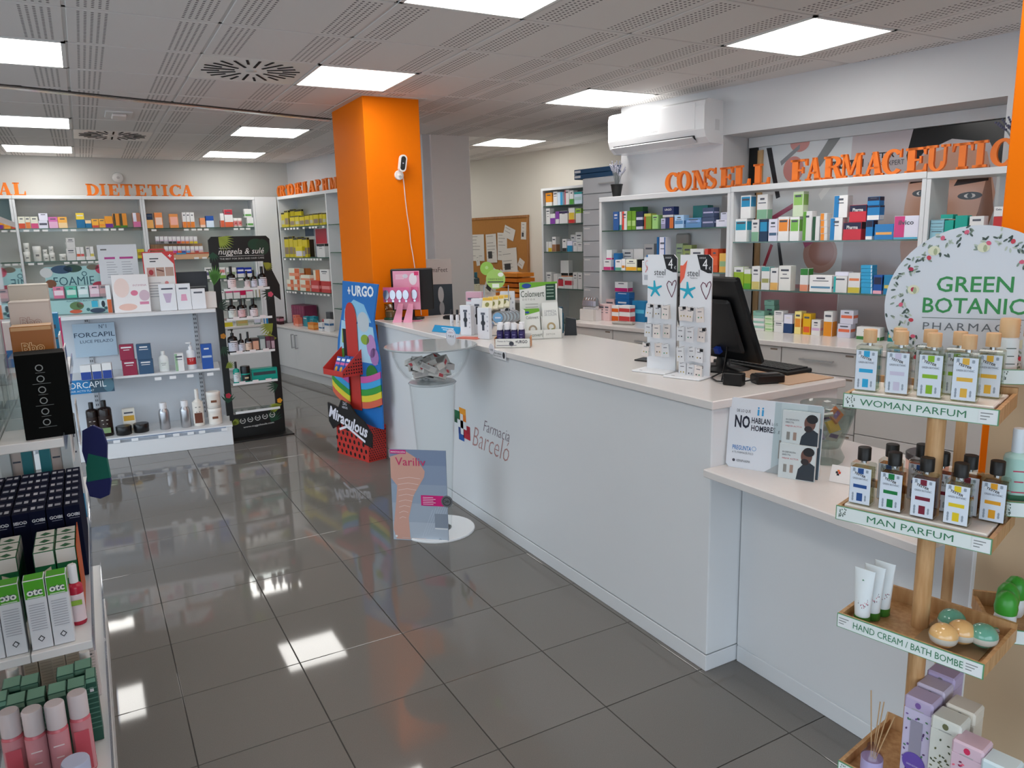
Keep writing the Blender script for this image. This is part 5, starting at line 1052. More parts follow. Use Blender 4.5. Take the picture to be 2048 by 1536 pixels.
pq([(-.2, .4), (.26, .4), (.265, .6), (-.22, .6)], '5d8f46', 1)
b.front(-.05, .35, .09, 1.0, mat('c4372e', .5), y=YB - .006); b.disc(.02, 1.0, .07, .11, mat('c4372e', .5), y=YB - .0065); b.front(-.09, .35, -.05, .92, mat('1d1c20', .5), y=YB - .0058)
b.build('back_board', ur)
rb = MB()
for k, h in enumerate(('cf5aa4', '3fa6de', '3a9a3e', 'e6d23c', 'd9654a')):
    for s_, xs in ((0, (-.25, -.03)), (1, (.12, .36))):
        za = .66 - k * .045 if s_ else .68 - k * .045
        x0_, x1_ = xs; lo = -.11 if s_ == 0 else .03
        zl, zr = (za, za - .1) if s_ == 0 else (za - .06, za)
        n = 6; top = [(x0_ + (x1_ - x0_) * i / n, zl + (zr - zl) * (i / n) ** (.7 if s_ == 0 else 1.6)) for i in range(n + 1)]
        V = [(x, .028, z) for x, z in top] + [(x, .028, z - .047) for x, z in top]; W = [(x, .034, z) for x, _, z in V]
        rb.add(V, [(n + 1 + i, n + 2 + i, i + 1, i) for i in range(n)], mat(h, .5)); rb.add(W, [(i, i + 1, n + 2 + i, n + 1 + i) for i in range(n)], mat(h, .5))
rb.build('rainbow', ur, kind='stuff')
t = MB(); t.text('URGO', .18, 1.19, .26, .075, mat('eef2f6', .4), y=YB - .002, bold=.035, shear=.1); t.line([(-.0, 1.19), (.035, 1.19)], .014, mat('eef2f6', .4), y=YB - .002); t.line([(.017, 1.165), (.017, 1.215)], .012, mat('eef2f6', .4), y=YB - .002); t.build('lettering', ur)
lg = MB(); pts = [(-.24, .24), (-.19, .19), (-.08, .25), (.0, .2), (.1, .23), (.2, .14), (.29, .13), (.3, .22), (.22, .3), (.12, .34), (.05, .4), (-.06, .42), (-.1, .36), (-.24, .38)]
lg.prism(pts, -.03, -.02, BKD); lg.text('Miraculous', .02, .275, .48, .09, mat('e9e6ee', .4), y=-.032, bold=.03, rot=-.18, shear=.2); lg.text('ZAG', -.01, .4, .05, .022, mat('e9e6ee', .4), y=-.032); lg.text('HEROES', -.01, .372, .07, .016, mat('e9e6ee', .4), y=-.032)
lg.line([(-.1, .2), (.0, .235), (.1, .2), (.22, .16)], .018, mat('e9e6ee', .4), y=-.032); lg.box(-.05, .05, -.02, .0, .22, .28, BKD); lg.build('title_board', ur)
tr = MB(); tr.box(-.13, .12, -.11, -.104, .615, .65, RDD).box(-.13, .12, -.11, .05, .612, .618, RDD)
tr.prism([(0, 0)], 0, 0, RDD) if False else None
for x in (-.13, .115): tr.add([(x, -.11, .618), (x, .05, .618), (x, .05, .79), (x, -.11, .66), (x + .005, -.11, .618), (x + .005, .05, .618), (x + .005, .05, .79), (x + .005, -.11, .66)], [(0, 1, 2, 3), (7, 6, 5, 4), (0, 3, 7, 4), (3, 2, 6, 7), (1, 5, 6, 2), (0, 4, 5, 1)], RDD)
for k in range(40): 
    y, z = -.1 + (k % 8) * .02, .628 + (k // 8) * .022
    if z < .64 + (y + .11) * .75: tr.quad([(.1206, y - .005, z), (.1206, y + .005, z), (.1206, y + .005, z + .01), (.1206, y - .005, z + .01)], BKD)
tr.build('tray', ur)
for k, (x, y) in enumerate(((-.06, -.06), (.0, -.06), (.055, -.055), (-.03, -.015), (.03, -.01))):
    q = MB(); q.M = Matrix.Rotation(R(-22), 4, 'X'); q.box(-.028, .028, 0, .015, 0, .12, mat('2b5fae', .4), bev=.001); q.front(-.026, .062, .026, .08, mat('d86aa0', .4)); q.front(-.02, .09, .02, .108, mat('eef2f8', .4)); q.disc(0, .03, .015, .02, mat('e0a83c', .4))
    p_ = URF.p(.2 + x, -y, .62)
    q.build('bandage_pack', loc=p_, rz=URF.a, label='blue bandage pack in the red spotted tray, %s' % ('front left', 'front middle', 'front right', 'back left', 'back right')[k], cat='packet', group='bandage packs in the spotted tray')

# ------------------------------------------------------------------ acrylic bowl stand
bs = empty('bowl_stand', (1.49, 3.52, 0), 0, 'clear acrylic bowl on a tapering stand with a white round base', 'display stand')
MB().lathe([(.19, 0), (.192, .006), (.188, .012)], mat('eceef0', .3), n=36).build('base', bs)
AC = glass_sheet('fdfefe', 0, 6, .35)
MB().lathe([(.068, .012), (.12, .80), (.118, .80), (.066, .012)], AC, n=32).build('cone', bs)
MB().lathe([(.02, .80), (.09, .805), (.14, .835), (.175, .885), (.195, .94), (.203, .985), (.235, .988), (.235, .993), (.2, .993), (.19, .94), (.17, .888), (.136, .84), (.088, .811), (.02, .806)], glass_sheet('fcfdfd', .0, 5, .4), n=40).build('bowl', bs)
MB().lathe([(.232, .985), (.238, .989), (.232, .994)], mat('dfe8ec', .1, trans=.5), n=40).build('rim', bs)
MB().lathe([(.118, .795), (.124, .8), (.118, .806)], mat('d9e2e6', .15, trans=.3), n=32).build('collar_ring', bs)
rs = random.Random(5)
for k in range(26):
    lay = 0 if k < 7 else 1 if k < 17 else 2; a = 2.4 * k; rr = (.0, .05, .06, .05, .06, .06, .05)[k] if lay == 0 else (.06 + .05 * ((k * 7) % 10) / 10 if lay == 1 else .03 + .08 * ((k * 3) % 9) / 9); z = (.84, .874, .912)[lay] + rr * rr * (2.2, 1.6, .4)[lay]
    q = MB(); w = rs.uniform(.08, .1); q.box(-w / 2, w / 2, -.027, .027, -.015, .015, mat(('ddd6d0', 'cfc8c4', 'e3ddd6')[k % 3], .45), bev=.001)
    q.front(-w * .4, -.008, w * .1, .008, mat(('3a3436', 'b9b2b0', 'd8505a')[k % 3], .5), y=-.0275); q.quad([(-w * .4, -.02, .0155), (w * .3, -.02, .0155), (w * .3, .02, .0155), (-w * .4, .02, .0155)], mat(('e0504e', '4a4244', 'bcb2ac')[k % 3], .5))
    q.build('lipstick_box', loc=(1.49 + rr * math.cos(a), 3.52 + rr * math.sin(a), z), rot=(rs.uniform(-.45, .45), rs.uniform(-.4, .4), rs.uniform(0, 6.28)), label='one of the small offer boxes heaped in the clear bowl', cat='box', group='small boxes heaped in the clear bowl')
tg = MB(); tg.M = Matrix.Rotation(0, 4, 'Z'); tg.prism([(.04 * math.cos(R(18 * i)), .04 * math.sin(R(18 * i))) for i in range(20)], 0, .002, mat('e9e8f0', .4)); tg.text('7,90 €', 0, -.004, .05, .016, mat('2a2a35', .5), shear=.2); tg.text('OFERTA', 0, .018, .036, .007, mat('a05a7a', .5)); tg.ring(0, 0, .036, .038, mat('8a7aa0', .5))
tg.build('price_tag', loc=(1.705, 3.74, 1.0), rz=-1.25, label='round white 7,90 price tag at the counter edge above the bowl', cat='price tag')
# Variliv poster card standing before the bowl stand
VA = Frame(1.23, 3.53, math.atan2(-.65, .75)); VZ = .48
v = MB(); v.box(-.148, .148, 0, .006, 0, VZ, mat('8f9db2', .35))
gr = [(.0, 'b8c3d0'), (.1, 'a9b6c6'), (.2, '9cabbf'), (.3, '8f9fb8'), (.4, '8394b0')]
for z, h in gr: v.front(-.147, z + .001, .147, min(z + .1, VZ - .001), mat(h, .4), y=-.0006)
leg = [(-.147, .44), (-.06, .47), (-.01, .44), (.035, .37), (.03, .34), (-.03, .24), (-.06, .12), (-.055, .005), (-.13, .005), (-.145, .06), (-.125, .2), (-.115, .29), (-.147, .33)]
SK = mat('d8a898', .45); v.quad([(x, -.0012, z) for x, z in leg[::-1]], SK)
for k in range(8):
    z = .33 - k * .03; xa, xb = (-.11 + k * .0, .01 - k * .012); v.line([(xa, z - .004), ((xa + xb) / 2, z + .006), (xb, z)], .002, mat('f2e2de', .5), y=-.0018)
v.front(-.147, .458, -.062, .478, mat('d02a80', .4), y=-.002); v.text('INNOVACIÓN', -.104, .468, .076, .01, mat('f6eef2', .5), y=-.0026, bold=.02)
v.text('Variliv', -.04, .418, .16, .042, mat('d23a6e', .4), y=-.0026); v.front(.01, .19, .13, .245, mat('d8257e', .4), y=-.002)
for k in range(5): v.front(.02, .233 - k * .009, .075 + (k % 2) * .012, .236 - k * .009, mat('f4dbe8', .5), y=-.0026)
for k in range(7):
    a = .05 + k * .017; v.line([(-.04 + a, .02 + k * .012), (.0 + a, .12 + k * .012), (.02 + a, .17 + k * .01)], .0015, mat('cbd5e0', .5), y=-.0018)
v.front(.08, .075, .147, .15, mat('8c97a6', .5), y=-.002); v.front(.08, .068, .147, .075, mat('e4e8ec', .5), y=-.002)
v.disc(-.13, .02, .006, .006, mat('f0f0f0', .5), y=-.002); v.front(-.1, .012, .03, .014, mat('d8c8c4', .5), y=-.002); v.ring(.105, .012, .004, .006, mat('66707c', .5), y=-.002, n=12)
pv = v.build('poster_card', loc=VA.p(.155, 0, 0), rz=VA.a, label='Variliv poster card with a bare leg standing before the bowl stand', cat='poster', rot=(R(-2), 0, VA.a))
s = MB(); s.prism([(.03 * math.cos(R(18 * i)), .03 * math.sin(R(18 * i))) for i in range(20)], 0, .003, mat('8a8d92', .35, metal=.6)); s.ring(0, 0, .019, .022, mat('22242a', .5)); s.text('24h', 0, 0, .026, .014, mat('16181c', .5)); so = s.build('seal', pv, (.147, -.004, .218))

# ------------------------------------------------------------------ white wall unit at the left with a mirror back
lu = empty('mirror_shelf_unit', (-.14, 2.6, 0), 0, 'white shelf unit with mirror back at the left picture edge', 'shelving')
def L(mb): mb.M = Matrix.Translation((.14, -2.6, 0)); return mb
MB_ = L(MB()); MB_.box(-.25, -.206, .95, 3.4, 0, 1.62, mat('d9dadc', .4)); MB_.build('back_panel', lu)
q = L(MB()); q.box(-.206, -.2045, .97, 3.38, .1, 1.6, mat('d9dddc', .02, metal=1)); q.build('mirror', lu)
q = L(MB()); q.box(-.21, -.2, .945, .955, 0, 1.62, M_BLACK); q.build('edge_strip', lu)
for z, y0 in ((1.11, 1.88), (.627, 1.88), (.25, 1.8)):
    q = L(MB()); q.box(-.204, -.083, y0, 3.35, z - .02, z, mat('e2e0de', .35), bev=.0015); s = q.build('shelf', lu)
    q = L(MB()); q.box(-.082, -.079, y0, 3.35, z - .026, z + .012, glass_sheet('e6eaf2', .6)); q.build('price_rail', s)
q = L(MB()); q.box(-.204, -.083, 1.8, 3.35, .0, .1, mat('e2e0de', .35)); q.build('plinth', lu)
def lb(name, x, y, z, w, h, dp, des, label, group=None, rz=0, cat='box'):
    return carton(w, h, dp, des).build(name, loc=(x, y, z), rz=rz, label=label, cat=cat, group=group)
def extra(o, fn):
    m_ = MB(); fn(m_); return m_.build('lettering', o)
G1 = 'toiletries on the mirror unit'
# top tier: black box and Bbo cartons on acrylic steps
for k, (y, z) in enumerate(((2.03, 1.16), (2.18, 1.205), (2.33, 1.24))):
    q = MB().box(-.2, -.085, y - .005, y + .13, 1.111, z, glass_sheet('eef2f2', .4)); q.build('acrylic_step', label='clear acrylic step under the %s Bbo carton' % ('brown', 'front beige', 'rear beige')[k], cat='riser', group='acrylic steps on the mirror unit')
o = lb('carton', -.106, 1.90, 1.111, .094, .185, .08, '070807', 'tall black box with fine white emblems in front of the Bbo cartons', G1, .06)
def fn(m_):
    for k in range(6): m_.ring(-.004, .155 - k * .024, .0055, .0075, mat('8a8d8c', .5), y=-.001, n=14); m_.front(-.012 - .008 * (k % 2), .144 - k * .024, .006 + .008 * (k % 2), .1448 - k * .024, mat('7a7d7c', .5), y=-.001)
extra(o, fn)
for k, (y, z, top, h, ic, t) in enumerate(((2.04, 1.161, 1.345, '9a5a14|t.06=c79a6a', 'f0d2a0', 'brown Bbo carton with pale lettering behind the black box'), (2.19, 1.206, 1.393, 'd3c6bc|t.03=c4b4a8', 'b08a80', 'beige Bbo carton behind the brown one'), (2.34, 1.241, 1.428, 'd2c8ba|t.03=c2b8aa', 'b5a898', 'rear beige Bbo carton, the tallest on the unit'))):
    o = lb('carton', -.123 - .006 * k, y, z, .082 + .003 * k, top - z, .07, h, t, G1)
    extra(o, lambda m_, top=top, z=z, ic=ic: (m_.text('Bbo', 0, (top - z) * .74, .045, .022, mat(ic, .5), y=-.0012, bold=.05), m_.text('Bbo', 0, (top - z) * .74, .043, .02, mat(h[:6], .5), y=-.0016, bold=.01), m_.ring(0, (top - z) * .56, .012, .0135, mat(ic, .5), y=-.0012, a0=20, a1=160, n=10)))
# cartons behind on the top shelf
for k, (x, y, w, h, des, t) in enumerate(((-.1, 2.62, .03, .15, '2a8fc4|x3', 'blue'), (-.14, 2.75, .05, .2, 'eee|x3', 'white'), (-.12, 2.95, .06, .18, 'd83a7a|x1', 'magenta'), (-.13, 3.15, .06, .16, 'eee|b.4=3a7fc0', 'white blue'))):
    lb('carton', x, y, 1.111, w, h + .07 * (k == 0), .05, des, '%s carton far back on the top shelf of the mirror unit' % t, G1)
for k, (y, z0, z1, h, t) in enumerate(((2.25, 1.16, 1.3, 'e9e9ea|b.3=d9d9da|x1', 'white leaflet'), (2.5, 1.13, 1.24, 'dfe3e6|t.3=2a4f8f|b.4=39a88a|x1', 'blue green leaflet'), (2.1, 1.0, 1.1, 'eee7e2|x3', 'cream leaflet'), (2.8, .88, 1.02, 'e8e0da|x2', 'low cream leaflet'))):
    q = MB().box(0, .003, 0, .12, 0, z1 - z0, mat(h[:6], .45)); q.right(.01, .02, .11, .05, .0034, mat('9a9a9c', .5)); q.right(.01, z1 - z0 - .04, .11, z1 - z0 - .005, .0034, mat(h.split('=')[1][:6], .5) if '=' in h else mat('8a8a8c', .5))
    q.build('shelf_talker', loc=(-.0785, y, z0), label='%s clipped to the rail of the mirror unit' % t, cat='card', group='cards on the mirror unit rails')
i = MB(); ol = [(-.035, 0), (.0, -.012), (.03, .0), (.042, .05), (.036, .12), (.045, .19), (.035, .245), (.005, .262), (-.03, .245), (-.04, .17), (-.03, .1), (-.042, .05)]
i.prism(ol, 0, .012, mat('1e2560', .6)); i.prism([(-.036, .055), (.042, .065), (.038, .14), (-.02, .16), (-.034, .11)], -.001, .0125, mat('0f6a5a', .6))
i.build('shoe_insole', loc=(-.045, 3.02, .635), rot=(0, .0, -.35), label='navy and green shoe insole hanging beside the mirror unit', cat='insole')
# second shelf: otc, green herbal and navy cartons
for k, x in enumerate((-.18, -.137)):
    o = lb('carton', x, 1.895, .628, .041, .167, .041, 'dfe0e4|t.27=4fa81c|x1', 'tall white green otc carton, %s of the pair in front' % ('left', 'right')[k], G1)
    def fn(m_):
        m_.text('otc', 0, .138, .03, .015, mat('f0f4ea', .5), y=-.0016, bold=.03); m_.front(-.015, .125, .015, .127, mat('dcebd0', .5), y=-.0016)
        for j in range(11): m_.front(-.015, .108 - j * .006, .015, .1095 - j * .006, mat('a9abb2', .5), y=-.0016)
        m_.quad([(0, -.0016, .018), (.007, -.0016, .026), (0, -.0016, .034), (-.007, -.0016, .026)], mat('2a2a2c', .5)); m_.quad([(0, -.0019, .0205), (.0046, -.0019, .026), (0, -.0019, .0315), (-.0046, -.0019, .026)], mat('dfe0e4', .5))
    extra(o, fn)
bottle((-.108, 1.99, .628), 0, .017, .105, .0095, .045, 'b8203a', 'e9e9ec', 'e8d4d8', 'spray_bottle', 'red otc bottle with white cap right of the otc cartons', 'bottle', G1, lz=(.1, .75), band=(.5, .62, '8fb43c'), lines=1)
for k in range(6):
    x, y = (-.166, -.12)[k % 2], 2.06 + .055 * (k // 2)
    o = lb('carton', x, y, .628, .044, .17, .052, '0c6a3c|t.22=e9e6de', 'green herbal carton with white leaf top, %s column, %s row' % (('left', 'right')[k % 2], ('front', 'middle', 'rear')[k // 2]), G1)
    def fn(m_):
        m_.quad([(-.012, .018, .1705), (.0, .008, .1705), (.014, .02, .1705), (.0, .034, .1705)], mat('2d6a42', .5))
        m_.quad([(-.014, -.001, .085), (.012, -.001, .1), (.012, -.001, .13), (-.008, -.001, .118)], mat('d9d2bd', .5)); m_.front(-.016, .01, .018, .06, mat('128048', .5), y=-.001)
    extra(o, fn)
MB().box(-.0965, -.0945, 2.05, 2.24, .63, .8, mat('c85a24', .5)).build('divider_card', label='orange divider card beside the green herbal cartons', cat='card')
for k in range(18):
    r_, c_ = k // 3, k % 3; x, y = -.186 + c_ * .0405, 2.29 + r_ * .07
    o = lb('carton', x, y, .628, .038, .205, .066, '141830', 'navy GOIBI carton, %s column, %s row from the front' % (('left', 'middle', 'right')[c_], ORD[r_ + 1]), 'navy cartons on the mirror unit')
    def fn(m_):
        m_.quad([(-.014, .02, .2056), (-.004, .02, .2056), (-.004, .044, .2056), (-.014, .044, .2056)], mat('c9cad2', .5)); m_.quad([(.001, .022, .2056), (.015, .022, .2056), (.015, .042, .2056), (.001, .042, .2056)], mat('a9aab6', .5))
        if r_ == 0: m_.text('GOIBI', .002, .18, .03, .009, mat('e6e7ee', .5), y=-.001, bold=.03); m_.front(-.008, .17, .016, .1715, mat('9a9cae', .5), y=-.001)
    extra(o, fn)
for k, (x, y, h, des, t) in enumerate(((-.18, 2.78, .3, '2f7f8a|b.4=d8dde0', 'teal'), (-.15, 2.8, .34, 'd9c8c0|x3', 'pinkish beige'), (-.12, 2.79, .33, 'cfd8da|b.3=2a9bc8', 'grey blue'), (-.1, 2.81, .35, 'dfe3e4|b.25=2a9bc8|x2', 'white blue'))):
    lb('carton', x, y, .628, .03, h, .06, des, 'tall %s carton behind the navy cartons' % t, G1)
# bottom shelf
for k, (x, y) in enumerate(((-.182, 1.95), (-.135, 1.97))):
    bottle((x, y, .251), 0, .0225, .15, .0215, .06, 'd8707a', 'dccfd0', 'd9939a', 'shower_gel_bottle', 'pink bottle with frosted cap on the bottom shelf, %s one' % ('left', 'right')[k], 'bottle', G1, lz=(.05, .95), shoulder=.05, lines=3, ink_='f2dcdc', band=(.1, .8, 'cf5663') if k else None)
jar((-.15, 1.865, .251), 0, .03, .07, 'e6e8ee', 'b9bfd6', .03, 'cream_jar', 'white jar with lilac lid at the front of the bottom shelf', 'jar', G1)
jar((-.115, 1.83, .251), 0, .03, .035, 'e6e8ee', 'b9bfd6', .025, 'cream_jar', 'low jar with lilac lid at the bottom left picture edge', 'jar', G1)
for k in range(5):
    x, y = (-.182, -.14, -.108, -.165, -.125)[k], (2.05, 2.05, 2.08, 2.13, 2.14)[k]
    o = lb('carton', x, y, .251, .04 if k != 2 else .024, .18, .055, '2c5c4c|t.08=7fae96|x1', 'dark green carton on the bottom shelf, %s' % ('front left', 'front middle', 'front right', 'rear left', 'rear right')[k], G1)
    extra(o, lambda m_: [m_.front(-.014, .15 - j * .014, .012, .153 - j * .014, mat('5f8f7c', .5), y=-.001) for j in range(9)])
bottle((-.122, 2.24, .251), 0, .02, .13, .013, .05, 'd9c08a', 'e6e4e0', None, 'oil_bottle', 'amber oil bottle with white cap on the bottom shelf', 'bottle', G1)
for k, x in enumerate((-.19, -.155, -.115)):
    o = lb('carton', x, 2.31, .251, .033 if k < 2 else .036, .19 if k < 2 else .2, .05, 'cbc4b6|x1' if k < 2 else 'e0d3d0|t.15=e7cfd4|x2', '%s carton at the back of the bottom shelf, %s' % (('grey beige', 'grey beige', 'pink topped')[k], ('left', 'middle', 'right')[k]), G1)
    extra(o, lambda m_: [m_.front(-.013, .15 - j * .009, .013, .1515 - j * .009, mat('a59e92', .5), y=-.001) for j in range(14)])

# ------------------------------------------------------------------ more stock on the far walls
GW = 'white pots under DIETETICA'
for k, (u, r, h, z, t) in enumerate(((-.505, .03, .1, 0, 'small pot, first in the row'), (-.5, .026, .09, .1, 'glass jar on the first pot'), (-.415, .038, .155, 0, 'large pill bottle'), (-.34, .026, .07, 0, 'low pot beside the large bottle'), (-.345, .02, .05, .07, 'little pot on the low one'), (-.285, .026, .085, 0, 'pot under a stacked one'), (-.288, .022, .065, .085, 'stacked upper pot'), (-.19, .034, .07, 0, 'wide low pot'), (-.125, .027, .08, 0, 'narrow pot under a tall one'), (-.13, .024, .11, .08, 'tall upper pot next to the grey boxes'))):
    jar(BW.p(u, .18, 1.406 + z), BW.a, r, h * .75, 'e6e6e2', 'f2f2ee', h * .25, 'supplement_pot', 'white %s on the second DIETETICA shelf' % t, 'jar', GW, lab='dcdcd6', ink_='777')
bottle(BW.p(.905, .19, 1.726), BW.a, .038, .065, .03, .025, '4a1a0a', '16100e', 'e8a070', 'supplement_bottle', 'dark amber pot with black cap between orange cartons on the far top shelf', 'bottle', lz=(.1, .9))
for k, u in enumerate((1.575, 1.625)): jar(BW.p(u, .2, 1.726), BW.a, .026, .08, 'efe6e2', 'f4f2f0', .02, 'supplement_pot', 'white red pot beside green cartons on the far top shelf, %s one' % ('left', 'right')[k], 'jar', lab='d88', ink_='b44')
sr = on(BW, 'two-tier wooden rack holding seasoning packets on the far shelf', 'tier_rack', 'rack')
WD = wood('c7a07a', 'b48a62'); MB().box(.66, 1.28, -.245, -.14, 1.411, 1.45, WD).build('lower_step', sr); MB().box(.66, 1.2, -.139, -.05, 1.411, 1.55, WD).build('upper_step', sr) ; MB().box(.63, 1.28, -.252, -.246, 1.38, 1.45, mat('d8b08c', .5)).build('front_board', sr); MB().box(.63, 1.28, -.2535, -.2525, 1.436, 1.45, mat('c8563c', .5)).build('stripe', sr); MB().box(.9, 1.0, -.2545, -.2537, 1.436, 1.45, mat('3a9ac8', .5)).build('stripe', sr)
sp = empty('wall_speaker', BW.p(.43, .01, 2.27), BW.a, 'small round white sensor on the far wall above DIETETICA', 'sensor'); s = MB(); s.M = Matrix.Rotation(R(90), 4, 'X'); s.lathe([(.055, 0), (.055, .02), (.045, .035), (.0, .036)], mat('dcdcda', .5), n=24); s.build('body', sp); s = MB(); s.disc(0, 0, .015, .015, mat('b5b5b3', .5), y=-.0365); s.build('grille', sp)
em_ = empty('emergency_light', (GX - 3.5 * G, GY + 5.45 * G, CEIL), 0, 'small white emergency light on the ceiling between the vents', 'emergency light'); MB().box(-.09, .09, -.14, .14, -.012, 0, mat('e6e4e2', .5), bev=.004).build('base', em_); MB().box(-.05, .05, -.09, .09, -.03, -.0125, mat('f0e8e4', .3), bev=.008).build('lens', em_)
# security camera with its cable on the orange column
sc = empty('security_camera', (1.975, 5.088, 1.965), 0, 'small white security camera on the orange column', 'camera')
s = MB(); s.M = Matrix.Rotation(R(90), 4, 'X'); s.lathe([(.033, .0), (.033, .008), (.03, .012)], mat('eceae8', .35), n=24); s.box(-.008, .008, -.006, .006, .012, .04, mat('eceae8', .35)); s.build('mount', sc)
s = MB(); s.M = Matrix.Translation((.012, -.05, .075)) @ Matrix.Rotation(.18, 4, 'Y'); s.prism([(.026 * math.cos(R(a)), (.032 if a <= 180 else -.032) + .026 * math.sin(R(a))) for a in list(range(0, 181, 20)) + list(range(180, 361, 20))], -.012, .014, mat('efedeb', .3)); s.build('body', sc)
s = MB(); s.M = Matrix.Translation((.012, -.05, .075)) @ Matrix.Rotation(.18, 4, 'Y'); s.prism([(.017 * math.cos(R(a)), (.03 if a <= 180 else -.03) + .017 * math.sin(R(a))) for a in list(range(0, 181, 20)) + list(range(180, 361, 20))], -.0135, -.0122, mat('0d0e10', .15)); s.disc(0, .0, .005, .005, mat('aab', .2), y=-.0139); s.build('lens_plate', sc)
pts = [(2.0, 5.08, 1.975), (2.008, 5.083, 1.9), (2.012, 5.084, 1.8), (2.02, 5.084, 1.7), (2.032, 5.084, 1.6), (2.036, 5.084, 1.5), (2.05, 5.084, 1.4), (2.06, 5.083, 1.3), (2.075, 5.083, 1.2), (2.085, 5.083, 1.1), (2.09, 5.083, .985)]
MB().tube(pts, .0035, mat('e8d9d2', .4), n=6).build('camera_cable', label='thin white cable hanging down the orange column from the camera', cat='cable')

# small stock on the worktop under the ORTOPEDIA shelves
og = empty('drawer_organiser', OW.p(.42, .2, .581), OW.a, 'wine red gridded organiser on the worktop under ORTOPEDIA', 'organiser')
MB().box(-.13, .22, 0, .16, 0, .215, mat('7a2a4c', .45), bev=.003).build('case', og)
for i in range(5):
    for j in range(4): MB().box(-.122 + i * .068, -.06 + i * .068, -.006, -.0005, .008 + j * .052, .054 + j * .052, mat('8d3a5c', .4), bev=.002).build('drawer', og)
for k, (u0, u1, h, d, des, t) in enumerate(((.6, .68, .12, .33, 'e8806a|x1', 'coral'), (.7, .79, .1, .36, 'e9785c|b.3=f2b0a0', 'bright coral'), (.8, .9, .115, .3, '2f98a8|x1', 'teal'), (.91, 1.02, .12, .27, '2a8fa2|m.3,.6=8fcad2', 'banded teal'), (1.03, 1.11, .1, .33, '3aa0b0|x1', 'light teal'), (1.12, 1.27, .075, .40, 'e0862c|m.2,.7=f0b060', 'orange'), (1.28, 1.36, .11, .3, 'd8505a|x1', 'red'), (1.38, 1.47, .09, .40, 'e6e8ec|m.3,.5=3a6a9a', 'white blue'), (1.48, 1.6, .13, .38, 'e6e8ec|m.5,.7=3a6a9a', 'tall white blue'), (.31, .4, .09, .41, '3a1c24|m.4,.8=c88a9a', 'dark pink'), (1.1, 1.2, .17, .16, '5a5c60', 'grey'))):
    carton(u1 - u0, h, .055, des).build('carton', loc=OW.p((u0 + u1) / 2, d, .581), rz=OW.a, label='%s carton on the worktop under the ORTOPEDIA shelves' % t, cat='box', group='stock on the ORTOPEDIA worktop')

# ------------------------------------------------------------------ things on the main counter
CZ = .9775
def cp(x, y, z=0): return (x, y, CZ + z)
ANG = R(-72)
def steel_stand(x, y, t):
    e = empty('earring_stand', cp(x, y), ANG, 'tall white earring stand printed steel with a turquoise starfish, ' + t, 'display stand', 'earring stands')
    W_ = mat('eceef2', .35); w = .066
    b = MB(); b.prism([(-w, .0), (w, .0), (w, .445), (w - .015, .46), (-w, .46)], 0, .006, W_)
    b.build('board', e); MB().box(-w - .02, w + .005, -.085, .02, 0, .006, W_, bev=.002).build('base', e); MB().box(-w + .01, -w + .022, -.07, -.067, .0065, .008, mat('c9c9cc', .5)).build('base_print', e)
    p = MB(); p.prism([(.004, .46), (.02, .405), (.05, .392), (w, .392), (w, .445), (w - .015, .46)], -.0012, -.0002, mat('17171b', .45))
    p.text('4', .038, .425, .02, .038, mat('f2f2f2', .5), y=-.0018); p.text('€', .058, .41, .008, .012, mat('e2e2e2', .5), y=-.0018); p.text('DESDE', .028, .448, .026, .006, mat('e2e2e2', .5), y=-.0018)
    p.text('steel', -.01, .392, .05, .024, mat('4a4a4e', .5), y=-.001); p.text('Pendientes', -.008, .374, .03, .006, mat('8a8a8e', .5), y=-.001)
    for k in range(5):
        a = R(95 + 72 * k); L_ = .034; px, pz = -math.sin(a) * .007, math.cos(a) * .007; cx, cz = -.032, .325
        p.quad([(cx - px, -.001, cz - pz), (cx + L_ * math.cos(a) - px * .45, -.001, cz + L_ * math.sin(a) - pz * .45), (cx + L_ * math.cos(a) + px * .45, -.001, cz + L_ * math.sin(a) + pz * .45), (cx + px, -.001, cz + pz)], mat('2ab0cc', .45))
    p.disc(-.032, .325, .011, .011, mat('2ab0cc', .45), y=-.0012)
    hp = [(.045, .295), (.028, .325), (.022, .345), (.03, .358), (.042, .352), (.045, .34), (.05, .355), (.06, .362), (.064, .35), (.056, .32), (.045, .295)]
    p.line(hp, .0032, mat('6a3048', .45), y=-.001)
    if t.startswith('right'): p.quad([(-w, -.001, .35), (-w + .018, -.001, .375), (-w + .03, -.001, .44), (-w + .012, -.001, .42), (-w, -.001, .42)], mat('ef6a50', .45))
    p.build('print', e)
    return e
